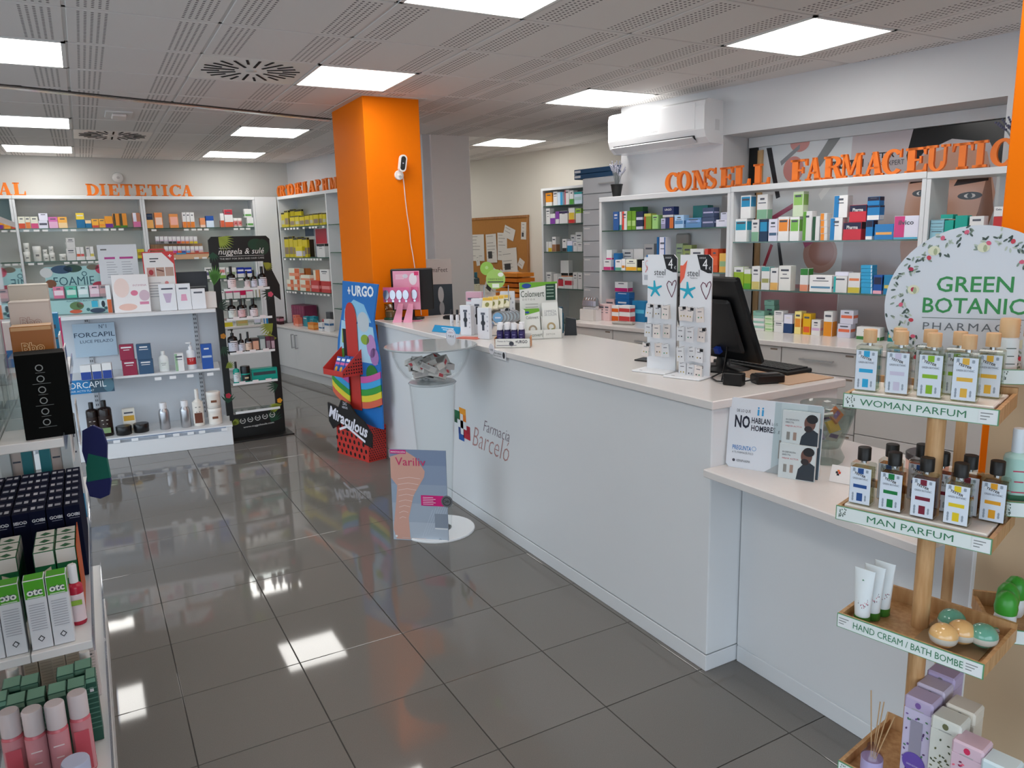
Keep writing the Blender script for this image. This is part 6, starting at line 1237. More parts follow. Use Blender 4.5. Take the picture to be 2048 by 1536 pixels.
for x, y, t in ((1.975, 2.315, 'left one'), (1.993, 2.145, 'right one beside the monitor')):
    e = steel_stand(x, y, t); ux, uy = math.cos(ANG), math.sin(ANG); nx, ny = uy, -ux
    side = t.split()[0]; rs = random.Random(len(t))
    for r_, z in enumerate((.262, .185, .108, .045 if side == 'right' else None)):
        if z is None: continue
        for c_ in range(3):
            o = (-.047 + c_ * .04 + rs.uniform(-.005, .005)); dd = .012 + .012 * ((c_ + r_) % 3)
            hk = MB(); hk.tube([(o, 0, z + .004), (o, -dd - .012, z + .003), (o, -dd - .016, z + .009)], .0015, mat('e4e6ea', .3), n=5); hk.build('hook', e)
            for j in range(2):
                dj = dd - .004 - j * .006
                q = MB(); q.M = Matrix.Rotation(rs.uniform(-.12, .12), 4, 'Y'); q.box(-.016, .016, -.0008, .0008, -.05, .003, mat(('e6e7ea', 'dedfe2', 'e8dfda')[rs.randrange(3)], .4)); q.front(-.008, -.012, .008, -.009, mat('77777c', .5), y=-.0012)
                for sx in (-.006, .006): q.disc(sx, -.032, .0028, .0028, mat(('8a8d96', 'b9a24a', '2f9a70', '3a3a40')[rs.randrange(4)], .3, metal=.6), y=-.0014, n=8)
                if rs.random() < .25: q.front(.002, -.008, .016, .003, mat('17171b', .45), y=-.0016)
                q.build('earring_card', loc=(x + ux * o + nx * dj, y + uy * o + ny * dj, CZ + z), rz=ANG, label='white earring card, %s row, %s hook, %s one, on the %s steel stand' % (('top', 'second', 'third', 'bottom')[r_], ('left', 'middle', 'right')[c_], ('front', 'rear')[j], side), cat='card', group='earring cards on the %s steel stand' % side)
s = MB(); s.prism([(-.022, 0), (.022, 0), (.024, .06), (.013, .11), (-.013, .11), (-.024, .06)], 0, .002, mat('e8eaee', .4)); s.ring(0, .085, .009, .013, mat('eac8c8', .5), sx=.8); s.line([(-.008, .05), (.006, .078)], .004, mat('d88a8a', .5)); s.line([(.008, .05), (-.006, .078)], .004, mat('d88a8a', .5)); s.front(-.014, .02, .014, .04, mat('b9bcc4', .5))
s.build('ribbon_tag', loc=cp(1.958, 2.385, .34), rz=ANG, label='white tag with a pink ribbon clipped to the left earring stand', cat='tag')

# black monitor seen from the back, keyboard, scanner, cables
mo = empty('monitor', cp(2.2, 2.2), R(-90), 'black computer monitor seen from behind on the counter', 'monitor')
MK = mat('0d0e10', .35); t_ = Matrix.Translation((0, .0, .045)) @ Matrix.Rotation(R(-23), 4, 'X')
# local x runs towards the viewer's right, -y towards the shop; the top leans to the shop
T2 = Matrix.Translation((0, -.01, .04)) @ Matrix.Rotation(R(24), 4, 'X')
b = MB(); b.M = T2; b.box(-.2, .205, 0, .03, 0, .36, MK, bev=.008); b.build('housing', mo)
b = MB(); b.M = T2; b.box(-.15, .155, -.022, .0, .05, .28, mat('121316', .45), bev=.01); b.build('back_bulge', mo)
b = MB(); b.M = T2; b.box(-.19, .195, .0301, .0312, .012, .348, mat('07080a', .1)); b.build('screen', mo)
b = MB(); b.lathe([(.11, 0), (.11, .008), (.03, .014), (.025, .05)], mat('101114', .4), n=24); b.build('stand', mo)
b = MB(); b.M = T2; b.box(.02, .045, -.04, -.02, .05, .075, mat('1f3fa0', .4)); b.build('plug', mo)
kb = empty('keyboard', cp(2.33, 2.12), R(-90), 'black computer keyboard in front of the right monitor', 'keyboard')
MB().box(-.2, .19, -.07, .07, 0, .018, mat('111214', .5), bev=.004).build('case', kb)
k_ = MB()
for i in range(15):
    for j in range(5): k_.box(-.19 + i * .025, -.169 + i * .025, -.058 + j * .023, -.039 + j * .023, .018, .024, mat('1b1c1f', .5))
k_.build('keys', kb)
sn = empty('card_reader', cp(2.11, 1.89), R(-20), 'small black card reader box near the counter end', 'card reader'); MB().box(-.055, .055, -.03, .03, 0, .033, mat('0c0c0e', .3), bev=.006).build('case', sn); MB().box(-.04, .04, -.018, .018, .033, .035, mat('1a1b1e', .3)).build('pad', sn)
MB().tube([(2.06, 1.9, .995), (2.0, 1.93, .983), (1.97, 2.0, .983), (2.0, 2.06, .983), (2.08, 2.1, .984), (2.15, 2.12, .986)], .003, M_BLACK, n=6).build('black_cable', label='black cable curling on the counter from the card reader', cat='cable')
MB().tube([(2.14, 2.12, 1.08), (2.09, 2.08, 1.03), (2.04, 2.04, .99), (1.99, 1.995, .984), (1.985, 1.95, .983)], .0035, M_BLACK, n=6).build('black_cable', label='black monitor cable dropping behind the right earring stand', cat='cable')
b = MB().box(-.02, .02, -.035, .035, 0, .045, M_BLACK, bev=.003); b.front(-.012, .01, .012, .03, mat('333', .4)); b.build('adapter_plug', loc=cp(1.985, 1.93), rz=.4, label='black adapter plug at the foot of the right earring stand', cat='plug')
MB().box(-.06, .06, -.04, .04, 0, .006, mat('1a1b1e', .2), bev=.002).build('tablet', loc=cp(2.1, 2.53), rz=-1.2, label='thin black tablet lying flat left of the earring stands', cat='tablet')
MB().box(-.12, .12, -.17, .17, 0, .003, mat('c9a585', .5)).build('desk_pad', loc=cp(2.25, 1.98), label='flat tan paper pad under the keyboard', cat='pad')

# green leaflet display
cv = empty('leaflet_display', cp(2.11, 3.44), R(-18), 'green and white Colonvert cardboard leaflet display', 'display')
WC = mat('e9e9e4', .45)
b = MB(); b.box(-.1, .11, .1, .106, 0, .3, WC); b.quad([(-.1, .0992, .262), (.11, .0992, .29), (.11, .0992, .3), (-.1, .0992, .3)], mat('6fae34', .45)); b.disc(-.062, .282, .026, .013, mat('24489a', .45), y=.0985)
b.text('Colonvert', -.03, .238, .13, .034, mat('3a4a3a', .45), y=.0985); b.text('DETOX', -.05, .208, .07, .01, mat('9a9a92', .45), y=.0985, spacing=1.5); b.front(.045, .2, .1, .288, mat('24483a', .45), y=.0983)
for k in range(4): b.front(.05, .272 - k * .018, .09, .277 - k * .018, mat('9fb8a8', .45), y=.098)
for k in range(3): b.front(-.07, .18 - k * .016, .0, .184 - k * .016, mat('b5b5b0', .45), y=.0985)
b.build('header', cv)
b = MB(); b.box(-.1, .11, 0, .005, 0, .05, WC).box(-.1, -.095, 0, .1, 0, .16, WC).box(.105, .11, 0, .1, 0, .16, WC).box(-.1, .11, 0, .1, 0, .004, WC).box(.0, .004, 0, .1, 0, .12, WC); b.text('Colonvert', -.045, .025, .09, .02, mat('5a665a', .45)); b.text('DETOX', .045, .025, .05, .01, mat('a5a59e', .45)); b.quad([(.1105, .01, .06), (.1105, .09, .06), (.1105, .09, .15), (.1105, .04, .15)], mat('5fa02c', .45)); b.build('tray', cv)
def leaflet(x, y, lean, w, h, t, kind, n):
    q = MB(); q.M = Matrix.Rotation(lean, 4, 'X'); q.box(-w / 2, w / 2, 0, .0022, 0, h, mat('e6e8e4', .4))
    if kind: q.quad([(-w / 2, -.0006, h), (-w / 2, -.0006, h * .8), (w / 2, -.0006, h * .92), (w / 2, -.0006, h)][::-1], mat('6fae34', .45)); q.text('Colonvert', 0, h * .72, w * .8, .016, mat('3a4a3a', .45)); q.disc(-w * .3, h * .9, .012, .006, mat('24489a', .45), y=-.0009)
    else: q.text('LIMPIEZA', 0, h * .74, w * .75, .014, mat('8a8f96', .45)); q.text('DE COLON', 0, h * .65, w * .75, .014, mat('8a8f96', .45))
    q.ring(0, h * .3, .014, .024, mat('b8a47c' if not kind else 'a89a86', .45), n=16, a0=-60, a1=230); q.ring(w * .1, h * .17, .008, .016, mat('8a9a4c', .45), n=14, a0=30, a1=300)
    p_ = cv.matrix_basis @ Vector((x, y, .005)) if False else None
    ca, sa = math.cos(R(-18)), math.sin(R(-18)); q.build('leaflet', loc=cp(2.11 + ca * x - sa * y, 3.44 + sa * x + ca * y, .0065), rot=(0, 0, R(-18)), label=t, cat='leaflet', group='leaflets in the green display')
for k in range(4): leaflet(-.048 + .003 * k, .012 + .018 * k, R(-12), .085, .155, 'white green Colonvert leaflet, %s of the left pile' % ('front one', 'second', 'third', 'rearmost')[k], 1, k)
leaflet(.055, .012, R(-13), .088, .19, 'white LIMPIEZA DE COLON leaflet with a coiled ribbon', 0, 0); leaflet(.06, .055, R(-12), .088, .18, 'second white leaflet behind the LIMPIEZA one', 0, 1)
b = MB(); b.prism([(-.035, 0), (.035, 0), (.03, .09), (-.025, .1)], 0, .05, mat('111113', .35)); b.build('card_holder', loc=cp(2.31, 3.47), rz=R(-35), label='small black holder beside the green leaflet display', cat='holder')
bottle((2.33, 3.6, CZ), 0, .018, .12, .014, .03, '1f5f7a', '1d4a60', None, 'gel_bottle', 'dark teal bottle behind the black holder', 'bottle')

# bandage spray tray with purple bottles
ut = empty('spray_tray', cp(1.85, 3.3), R(-35), 'white URGO cardboard tray of purple sprays', 'display')
b = MB(); b.box(-.09, .09, -.05, -.046, 0, .045, WC).box(-.09, .09, .046, .05, 0, .06, WC).box(-.09, -.086, -.05, .05, 0, .05, mat('d8863c', .45)).box(.086, .09, -.05, .05, 0, .05, mat('d8863c', .45)).box(-.09, .09, -.05, .05, 0, .003, WC)
b.text('+URGO', .045, .03, .06, .016, mat('3a3f4a', .45), y=-.0508, bold=.02); b.text('Puntas de Fuego', -.04, .032, .07, .01, mat('6a6470', .45), y=-.0508); b.front(-.08, .01, .02, .014, mat('9a98a2', .45), y=-.0508); b.disc(-.005, .02, .012, .012, mat('3a3f4a', .45), y=-.0508); b.build('tray', ut)
for k in range(8):
    x, y = -.065 + (k % 4) * .036, -.025 + (k // 4) * .038 + .006 * (k % 2); ca, sa = math.cos(R(-35)), math.sin(R(-35))
    bottle((1.85 + ca * x - sa * y, 3.3 + sa * x + ca * y, CZ + .0035), R(-35), .0155, .085, .014, .033 if k % 3 else .026, '2b2350', 'e9e8ec', '352c66', 'spray_bottle', 'purple spray with white cap in the URGO tray, %s row, %s from left' % (('front', 'back')[k // 4], ORD[k % 4 + 1]), 'bottle', 'purple sprays in the URGO tray', lz=(.1, .9), lines=2, ink_='a9a4cc')
s = MB(); s.box(0, .13, 0, .002, -.04, 0, mat('e8e8ea', .4)); s.text('Tres cuidados', .05, -.014, .08, .009, mat('4a4a52', .5)); s.text('para tus labios', .05, -.028, .08, .008, mat('8a8a92', .5)); s.disc(.112, -.018, .012, .016, mat('2a2a30', .5)); s.prism([(.028 * math.cos(R(20 * i)) - .01, .028 * math.sin(R(20 * i)) + .0) for i in range(18)], -.003, -.0012, mat('f0eef4', .4)); s.text('11,95', -.01, -.004, .034, .011, mat('3a3a44', .5), y=-.0036)
s.build('price_tag', loc=(1.726, 3.29, .975), rz=R(-90), label='white price strip with a round tag hanging on the counter edge', cat='price tag')

# watch cartons, tins, hand cream rack
def watch(x, y, z, w, h, rz, t):
    q = carton(w, h, .03, 'e3e4ea|x1'); q.disc(0, h * .52, w * .19, w * .2, mat('22252c', .4), y=-.0012, n=12); q.front(-w * .1, h * .28, w * .1, h * .46, mat('2f3340', .4), y=-.0012); q.front(-w * .1, h * .58, w * .1, h * .78, mat('2f3340', .4), y=-.0012)
    for k in range(4): q.front(w * .32, h * (.25 + .15 * k), w * .42, h * (.3 + .15 * k), mat('b5b8c4', .4), y=-.0012)
    q.build('carton', loc=cp(x, y, z), rz=rz, label=t, cat='box', group='watch cartons on the counter')
watch(1.86, 3.87, 0, .075, .17, R(-60), 'white watch carton, leftmost beside the white tubes'); watch(1.93, 3.86, 0, .07, .205, R(-50), 'tall white watch carton behind the leftmost one'); watch(1.86, 3.65, 0, .075, .17, R(-60), 'white watch carton right of the round tins'); watch(2.13, 3.86, 0, .085, .235, R(-35), 'white watch carton behind the green round sign')
carton(.1, .235, .03, 'e6e8ee|t.25=d9a8b8|x3').build('carton', loc=cp(1.98, 4.0), rz=R(-50), label='tall white pink eye care carton behind the watch cartons', cat='box')
for k, (x, y) in enumerate(((1.925, 4.2), (1.95, 4.17))): bottle(cp(x, y), 0, .011, .09, .008, .03, 'e8e8ec', '1a1a1e', 'dfe0e6', 'mascara_tube', 'slim white tube with black cap, %s of the two' % ('left', 'right')[k], 'tube', 'slim tubes', lines=1)
q = MB(); q.M = Matrix.Rotation(R(-35), 4, 'X'); q.box(-.12, .12, 0, .003, 0, .045, mat('1f8fc4', .35)); q.front(-.03, .015, .05, .02, mat('d8ecf6', .4)); q.front(-.05, .027, .06, .032, mat('d8ecf6', .4)); q.build('sign_holder', loc=cp(1.81, 4.05, .002), rz=R(-73), label='blue sign strip leaning at the counter edge', cat='sign')
MB().box(-.07, .07, -.04, .04, 0, .003, mat('d8705c', .5)).build('flyer', loc=cp(1.82, 3.74), rz=-1.0, label='small coral flyer lying at the counter edge', cat='flyer')
hr = empty('hand_cream_rack', cp(1.97, 3.72), R(-40), 'wire rack with a round green hand care sign', 'display rack')
b = MB(); WR = mat('9a9da2', .3, metal=.9)
for x in (-.07, .07): b.tube([(x, -.05, 0), (x, .05, .12), (x, .06, .28)], .003, WR, n=6)
for z, y in ((.01, -.046), (.06, 0), (.12, .05), (.2, .055)): b.tube([(-.07, y, z), (.07, y, z)], .003, WR, n=6)
b.build('wire_frame', hr)
b = MB(); b.prism([(.055 * math.cos(R(15 * i)), .315 + .055 * math.sin(R(15 * i))) for i in range(24)], .05, .054, mat('a5c96a', .45)); b.prism([(-.05 + .038 * math.cos(R(18 * i)), .375 + .038 * math.sin(R(18 * i))) for i in range(20)], .056, .06, mat('94bf52', .45))
b.text('CUIDADO DE MANOS', .0, .315, .085, .01, mat('5a6a3a', .45), y=.0494); b.front(-.045, .296, .045, .304, mat('55604a', .45), y=.0494); b.front(-.02, .268, .02, .29, mat('eef2e4', .45), y=.0494); b.text('✳', -.05, .38, .02, .02, mat('dfeec4', .45), y=.0555); b.disc(.03, .34, .016, .012, mat('e9eddf', .45), y=.0494); b.build('sign', hr)
ca, sa = math.cos(R(-40)), math.sin(R(-40))
def hp(x, y, z): return cp(1.97 + ca * x - sa * y, 3.72 + sa * x + ca * y, z)
for k in range(4): 
    q = MB(); q.M = Matrix.Rotation(R(-30), 4, 'X'); q.box(-.03, .03, 0, .02, 0, .075, mat('e6dfc4', .45), bev=.001); q.front(-.028, .055, .028, .073, mat('e0b23c', .45)); q.disc(0, .03, .012, .014, mat('8a8a4a', .45)); q.build('soap_carton', loc=hp(-.045 + k * .03, -.0 + k * .012, .15 + .004 * k), rz=R(-40), label='cream yellow soap carton leaning in the hand cream rack, %s from left' % ORD[k + 1], cat='box', group='soap cartons in the rack')
def tin(x, y, z, r, t, rz, top):
    e = empty('cream_tin', hp(x, y, z), rz, t, 'tin', 'round tins in the rack'); q = MB(); q.M = Matrix.Rotation(R(90), 4, 'X'); q.lathe([(r, -.011), (r * 1.02, -.008), (r * 1.02, .008), (r, .011)], mat('c9cbd0', .25, metal=.9), n=24); q.build('body', e)
    q = MB(); q.disc(0, 0, r * .85, r * .85, mat(top, .4), y=-.0114); q.front(-r * .5, -.004, r * .5, .004, mat('eef', .4), y=-.0118); q.build('label', e)
for k in range(6): tin(.02 + k * .016, .0 + k * .016, .105 + .0 * k, .033, 'silver round tin in the upper tilted row, %s from the front' % ORD[k + 1], R(-40), '7fb0d8' if k == 0 else 'b9c4cc')
for k in range(2): tin(-.035 + k * .012, -.055 + k * .014, .064, .027, 'silver lilac tin low at the rack front, %s' % ('front one', 'one behind')[k], R(-50), 'b5aed0')

# pink card stand with hanging mirrors
pk = empty('pink_stand', cp(1.87, 4.82), R(-43), 'pink cardboard stand with hanging compact mirrors', 'display stand')
PM = mat('e79ab4', .45); b = MB(); b.box(-.09, .1, .02, .026, .08, .34, PM)
for k in range(3): b.front(-.07, .31 - k * .012, -.01, .315 - k * .012, mat('f6dbe4', .5), y=.0194)
b.disc(.0, .305, .02, .014, mat('d9d0d8', .5), y=.0194); b.disc(.055, .285, .028, .04, mat('e8dfe4', .5), y=.0194); b.front(.065, .31, .095, .335, mat('d8306a', .5), y=.0192); b.build('board', pk)
b = MB()
for x in (-.055, .02): b.add([(x, -.06, 0), (x, .02, 0), (x, .02, .12), (x + .004, -.06, 0), (x + .004, .02, 0), (x + .004, .02, .12)], [(0, 1, 2), (5, 4, 3), (0, 2, 5, 3), (1, 4, 5, 2), (0, 3, 4, 1)], PM); b.quad([(x - .02, -.062, 0), (x + .045, -.062, 0), (x + .03, .019, .12), (x - .005, .019, .12)], PM)
b.box(-.085, .095, .0, .06, 0, .004, PM); b.build('foot', pk)
ca, sa = math.cos(R(-43)), math.sin(R(-43))
for k in range(5):
    x = -.115 + k * .047; y = -.045 if k != 4 else -.01
    e = empty('compact_mirror', cp(1.87 + ca * x - sa * y, 4.82 + sa * x + ca * y, .155), R(-43), 'silver compact mirror on a pink card, %s from the left on the pink stand' % ORD[k + 1], 'mirror', 'mirrors on the pink stand')
    MB().box(-.024, .024, 0, .004, -.02, .08, mat('e06a98', .35), bev=.001).build('card', e); q = MB(); q.prism([(.021 * math.cos(R(15 * i)), .03 + .032 * math.sin(R(15 * i))) for i in range(24)], -.01, -.0005, mat('c3c4cc', .3, metal=.9)); q.disc(0, -.012, .008, .008, mat('c9cad2', .15, metal=1), y=-.004); q.build('mirror_glass', e)
jt = empty('glass_canister', cp(1.84, 5.03, 0), 0, 'clear glass canister on a dark green foot beside the orange column', 'canister'); MB().lathe([(.05, 0), (.052, .008), (.045, .015)], mat('1f4a30', .3), n=24).build('foot', jt); MB().lathe([(.042, .016), (.044, .11), (.042, .11), (.04, .016)], glass_sheet('e4e8e2', .6), n=24).build('glass', jt); MB().lathe([(.036, .017), (.036, .06)], mat('d9a878', .6), n=20).build('contents', jt)
m2 = empty('monitor', cp(1.97, 4.97), R(-25), 'dark monitor behind the pink stand, mostly hidden', 'monitor'); b = MB(); b.M = Matrix.Translation((0, 0, .06)) @ Matrix.Rotation(R(5), 4, 'X'); b.box(-.13, .16, 0, .03, 0, .29, mat('15110f', .4), bev=.006); b.build('housing', m2); MB().lathe([(.09, 0), (.09, .01), (.025, .015), (.022, .09)], MK, n=20).build('stand', m2)
kb2 = empty('keyboard', cp(2.24, 4.62), R(-75), 'black keyboard at the far till beside the pink stand', 'keyboard'); MB().box(-.2, .19, -.06, .06, 0, .02, mat('111214', .5), bev=.004).build('case', kb2); k_ = MB()
for i in range(15):
    for j in range(4): k_.box(-.19 + i * .025, -.169 + i * .025, -.05 + j * .023, -.031 + j * .023, .02, .025, mat('1b1c1f', .5))
k_.build('keys', kb2)

# ------------------------------------------------------------------ low counter things
LZ = .7505
NF = Frame(1.7902, 1.7667, R(-64.8))
nh = MB(); nh.M = Matrix.Rotation(R(-7), 4, 'X'); nh.prism([(-.148, .012), (-.138, 0), (.138, 0), (.148, .01), (.148, .222), (.14, .232), (-.138, .232), (-.148, .222)], 0, .005, mat('dfe4ec', .35))
nh.front(.0, .002, .147, .23, mat('b5c6cc', .4), y=-.0006); nh.front(.02, .09, .1, .23, mat('c3d2d6', .4), y=-.0008); nh.front(.02, .05, .045, .11, mat('9a9894', .4), y=-.001); nh.front(.06, .05, .075, .11, mat('a58f86', .4), y=-.001)
nh.quad([(.03, -.0012, .0), (.146, -.0012, .0), (.146, -.0012, .16), (.12, -.0012, .17), (.09, -.0012, .12), (.05, -.0012, .06)], mat('4a5a66', .4)); nh.quad([(-.02, -.0011, .0), (.06, -.0011, .0), (.06, -.0011, .04), (.02, -.0011, .03)], mat('a9b0b4', .4))
NV = mat('1c2134', .45); nh.text('DE LO QUE', -.1, .19, .045, .011, NV); nh.text('NO', -.102, .155, .05, .042, NV, bold=.03); nh.text('HABLAN', -.042, .163, .06, .019, NV, bold=.02); nh.text('LOS', .003, .158, .018, .009, NV); nh.text('HOMBRES', -.033, .138, .078, .019, NV, bold=.02); nh.text('.ES', .02, .134, .015, .01, NV)
for x in (-.052, -.038): nh.disc(x, .205, .003, .003, mat('3aa0d8', .45), n=10); nh.front(x - .003, .18, x + .003, .2, mat('3aa0d8', .45))
nh.text('PREGUNTA', -.098, .068, .062, .015, mat('3f7fc0', .45), bold=.015); nh.text('A TU FARMACÉUTICO', -.094, .053, .07, .008, NV); nh.ring(-.058, .07, .006, .0075, mat('6aa0d0', .45), n=14); nh.text('KERNPHARMA', -.09, .025, .045, .008, mat('2a2e3a', .45)); nh.disc(-.122, .025, .005, .005, mat('4a4e5a', .45), n=10)
pl_ = nh.build('info_board', loc=NF.p(.148, 0, LZ), rz=NF.a, label='NO HABLAN LOS HOMBRES info board on the low counter', cat='sign')
for k, (z0, h) in enumerate(((.0, .11), (.1, .112))):
    q = MB(); q.M = Matrix.Translation((0, -.03 + .014 * k, 0)) @ Matrix.Rotation(R(-5), 4, 'X'); q.box(-.055, .055, 0, .012, z0 + (.004 if k else 0), z0 + h, mat('cfd8da', .4)); 
    zz = z0; q.quad([(.0, -.0006, zz + .002), (.054, -.0006, zz + .002), (.054, -.0006, zz + .05), (.03, -.0006, zz + .065), (.005, -.0006, zz + .035)], mat('28323c', .4)); q.disc(.028, zz + .078, .017, .024, mat('6a4a40', .4), y=-.0008); q.disc(.034, zz + .092, .017, .014, mat('1c1a1c', .4), y=-.001); q.disc(.024, zz + .06, .012, .01, mat('2a2224', .4), y=-.001)
    q.text('EN DISFUNCIÓN', -.025, zz + .085, .04, .006, NV, y=-.001); q.text('ERÉCTIL', -.032, zz + .076, .026, .006, NV, y=-.001); q.text('MEJOR ACTÚA', -.02, zz + .064, .05, .007, mat('c0304a', .45), y=-.001); q.front(-.04, zz + .02, -.03, zz + .045, mat('8a8a86', .4), y=-.001); q.front(-.02, zz + .02, -.01, zz + .045, mat('a0887c', .4), y=-.001)
    q.build('leaflet_stack', loc=NF.p(.235, .0, LZ), rz=NF.a, label='stack of info leaflets in the board holder, %s pocket' % ('lower', 'upper')[k], cat='leaflets', group='leaflets on the info board')
gb_ = empty('glass_bowl', (2.1, 1.62, LZ), 0, 'clear glass bowl with sachets behind the info board', 'bowl'); MB().lathe([(.05, 0), (.055, .005), (.06, .02), (.045, .05), (.07, .12), (.085, .17), (.088, .2), (.085, .2), (.082, .17), (.066, .12), (.041, .052), (.0, .05)], glass_sheet('e3eae8', .8), n=28).build('glass', gb_)
for k, (x, y, z, h, rx) in enumerate(((.02, -.01, .12, 'e6dcd2', .3), (-.03, .01, .13, 'c9b8d8', -.4), (.01, .02, .15, 'e8e2dc', .2), (-.01, -.03, .16, 'd8b03c', .5), (.03, .01, .17, '7a5a9a', -.2), (-.02, .0, .185, 'f0ece6', .8), (.02, -.015, .19, 'b9703c', -.7))):
    q = MB().box(-.03, .03, -.004, .004, -.02, .02, mat(h, .4)); q.front(-.022, -.008, .022, .006, mat('6a4a8a', .4), y=-.0045); q.build('sachet', loc=(2.1 + x, 1.62 + y, LZ + z - .03), rot=(rx, .3 - .1 * k, k * 1.1), label='one of the small sachets heaped in the glass bowl', cat='sachet', group='sachets in the glass bowl')
q = MB(); q.M = Matrix.Rotation(R(-25), 4, 'X'); q.box(-.043, .043, 0, .002, 0, .052, mat('e9e6e4', .4)); q.box(-.043, .043, -.0, .03, -.0015, .0, mat('e9e6e4', .4)); q.front(-.028, .026, -.021, .033, mat('26262a', .5)); q.front(-.02, .026, -.013, .033, mat('d0402c', .5)); q.front(-.024, .033, -.017, .038, mat('e87a20', .5)); q.front(-.024, .02, -.017, .026, mat('16181c', .5)); q.build('card_holder', loc=(1.95, 1.435, LZ + .002), rz=R(-71), label='white card holder with the small pharmacy emblem on the low counter', cat='card holder')
jar((2.15, 1.3, LZ), 0, .06, .08, 'e8b8a8', '3a3436', .02, 'cream_pot', 'pink pot with a dark lid on the low counter behind the perfume stand', 'jar')

# ------------------------------------------------------------------ behind the counter
ff = empty('foot_display', (2.67, 6.1, 0), R(-25), 'FarmaFeet foot care display box before the lilac column', 'display'); MB().box(-.13, .13, -.03, .1, 1.14, 1.355, mat('d9d6d2', .45)).build('header', ff); b = MB(); b.text('FarmaFeet', -.005, 1.265, .2, .04, mat('5a5652', .5), y=-.031); b.build('lettering', ff); MB().box(-.13, .13, -.025, .1, .3, 1.139, mat('3a4a54', .35)).build('body', ff); b = MB(); b.disc(.03, 1.05, .025, .07, mat('c9d2d6', .45), y=-.0265); b.disc(.035, .93, .022, .06, mat('aab4ba', .45), y=-.0265); b.build('foot_print', ff); MB().box(-.12, .12, -.02, .1, 0, .299, mat('5a6670', .4)).build('base', ff)
GO = 'orange parcel bags on the office desk'
for k in range(5):
    q = MB(); a_ = [(-.2, -.1, 0), (.2, -.12, 0), (.22, .12, 0), (-.18, .12, 0)]; hh = .045
    q.slab([(x + random.uniform(-.015, .015), y) for x, y, _ in a_], .004, hh, mat(('d9781c', 'e08a2c', 'c96a14')[k % 3], .25)); q.lathe([(.16, hh - .002), (.12, hh + .008), (.0, hh + .01)], mat('e08a2c', .25), n=12, sy=.5); q.build('parcel_bag', loc=RW.p(-2.55 + .02 * (k % 2), -1.05, .861 + k * .056), rz=RW.a + .05 * (k % 3), label='shiny orange bag in the pile on the office desk, %s from the bottom' % ORD[k + 1], cat='bag', group=GO)
for k, (u, z, h) in enumerate(((-2.25, .35, 'd8dde4'), (-2.2, .4, '3a5a3a'))): MB().box(-.02, .02, 0, .03, 0, z - .2 + .18, mat(h, .4)).build('file_folder', loc=RW.p(u + .1, -1.3, .861), rz=RW.a, label='%s file standing by the office shelf' % ('pale grey', 'green')[k], cat='folder')
bottle(RW.p(-3.3, -1.1, .861), 0, .045, .2, .02, .06, '3a4a4c', '1f5f70', 'c9c9b0', 'spray_bottle', 'dark spray bottle on the office desk left of the orange bags', 'bottle')
tk = empty('silver_bags', RW.p(.03, .43, .881), RW.a, 'crumpled silver foil bags in a white box on the back worktop', 'bags'); MB().box(-.07, .07, -.0, .1, 0, .085, mat('e3e0dc', .45)).build('box', tk); b = MB(); rs = random.Random(3)
for k in range(5):
    x = -.055 + k * .027; P_ = [(x + rs.uniform(-.02, .02), rs.uniform(.01, .09), .086 + rs.uniform(0, .09)) for _ in range(4)]
    b.lathe([(.022, .08), (.03, .11), (.026, .15), (.008, .175)], mat('c9cbd0', .2, metal=.9), n=7, c=(x, .05, 0), smooth=False)
b.build('foil_bag', tk)
ph = empty('telephone_handset', RW.p(.42, .45, .881), RW.a + .2, 'grey telephone handset lying on the back worktop', 'telephone'); b = MB().box(-.085, .085, -.025, .025, 0, .02, mat('b5b0aa', .4), bev=.006); b.build('body', ph); MB().box(-.04, .03, -.015, .015, .02, .022, mat('8f8b86', .4)).build('keypad', ph)
gb2 = empty('wall_dispenser', RW.p(.62, .0, 1.33), RW.a, 'grey rounded wall box behind the lower CONSELL shelf boxes', 'dispenser'); MB().box(-.055, .055, -.05, -.001, 0, .19, mat('a9a6a2', .4), bev=.012).build('cover', gb2)
fo2 = empty('binder', RW.p(-.66, -.32, 2.013), RW.a, 'x', 'binder'); bpy.data.objects.remove(fo2)
for k in range(2):
    e = empty('binder', RW.p(-.64, -.33, 2.013 + k * .043), RW.a, 'dark blue binder lying on the drawer tower, %s of two' % ('lower', 'upper')[k], 'binder', 'blue binders on the drawer tower'); MB().box(-.2, .36, 0, .28, 0, .04, mat('1d4a72', .45), bev=.003).build('cover', e); MB().box(-.19, -.12, -.0012, 0, .01, .03, mat('d9dde2', .5)).build('label', e)
def plant(p_, rz, t, col, k0):
    e = empty('potted_lavender', p_, rz, t, 'potted plant'); MB().lathe([(.03, 0), (.044, .085), (.047, .087), (.047, .095), (.04, .095)], mat('121213', .5), n=20).build('pot', e); MB().lathe([(.04, .084), (.0, .088)], mat('2a211a', .9), n=16).build('soil', e)
    rs = random.Random(k0); st = MB(); bl = MB()
    for i in range(26):
        a = rs.uniform(0, 6.28); l = rs.uniform(.1, .19); sp_ = rs.uniform(.1, .85); ex, ey, ez = math.cos(a) * sp_ * l * .8, math.sin(a) * sp_ * l * .8, l * (1.1 - sp_ * .45)
        P0 = Vector((math.cos(a) * .012, math.sin(a) * .012, .088)); P2 = Vector((ex, ey, .088 + ez)); P1 = (P0 + P2) / 2 + Vector((0, 0, .02))
        st.tube([P0, P1, P2], .0022, mat('8d9294', .6), n=4)
        for j in range(5):
            t2 = .62 + j * .09; q = P1.lerp(P2, (t2 - .5) * 2) if t2 < 1 else P2 + (P2 - P1) * (t2 - 1)
            bl.lathe([(0, -.006), (.0055, -.002), (.005, .004), (0, .008)], mat(col, .7), n=5, c=tuple(q))
    st.build('stems', e); bl.build('flower_spikes', e, kind='stuff')
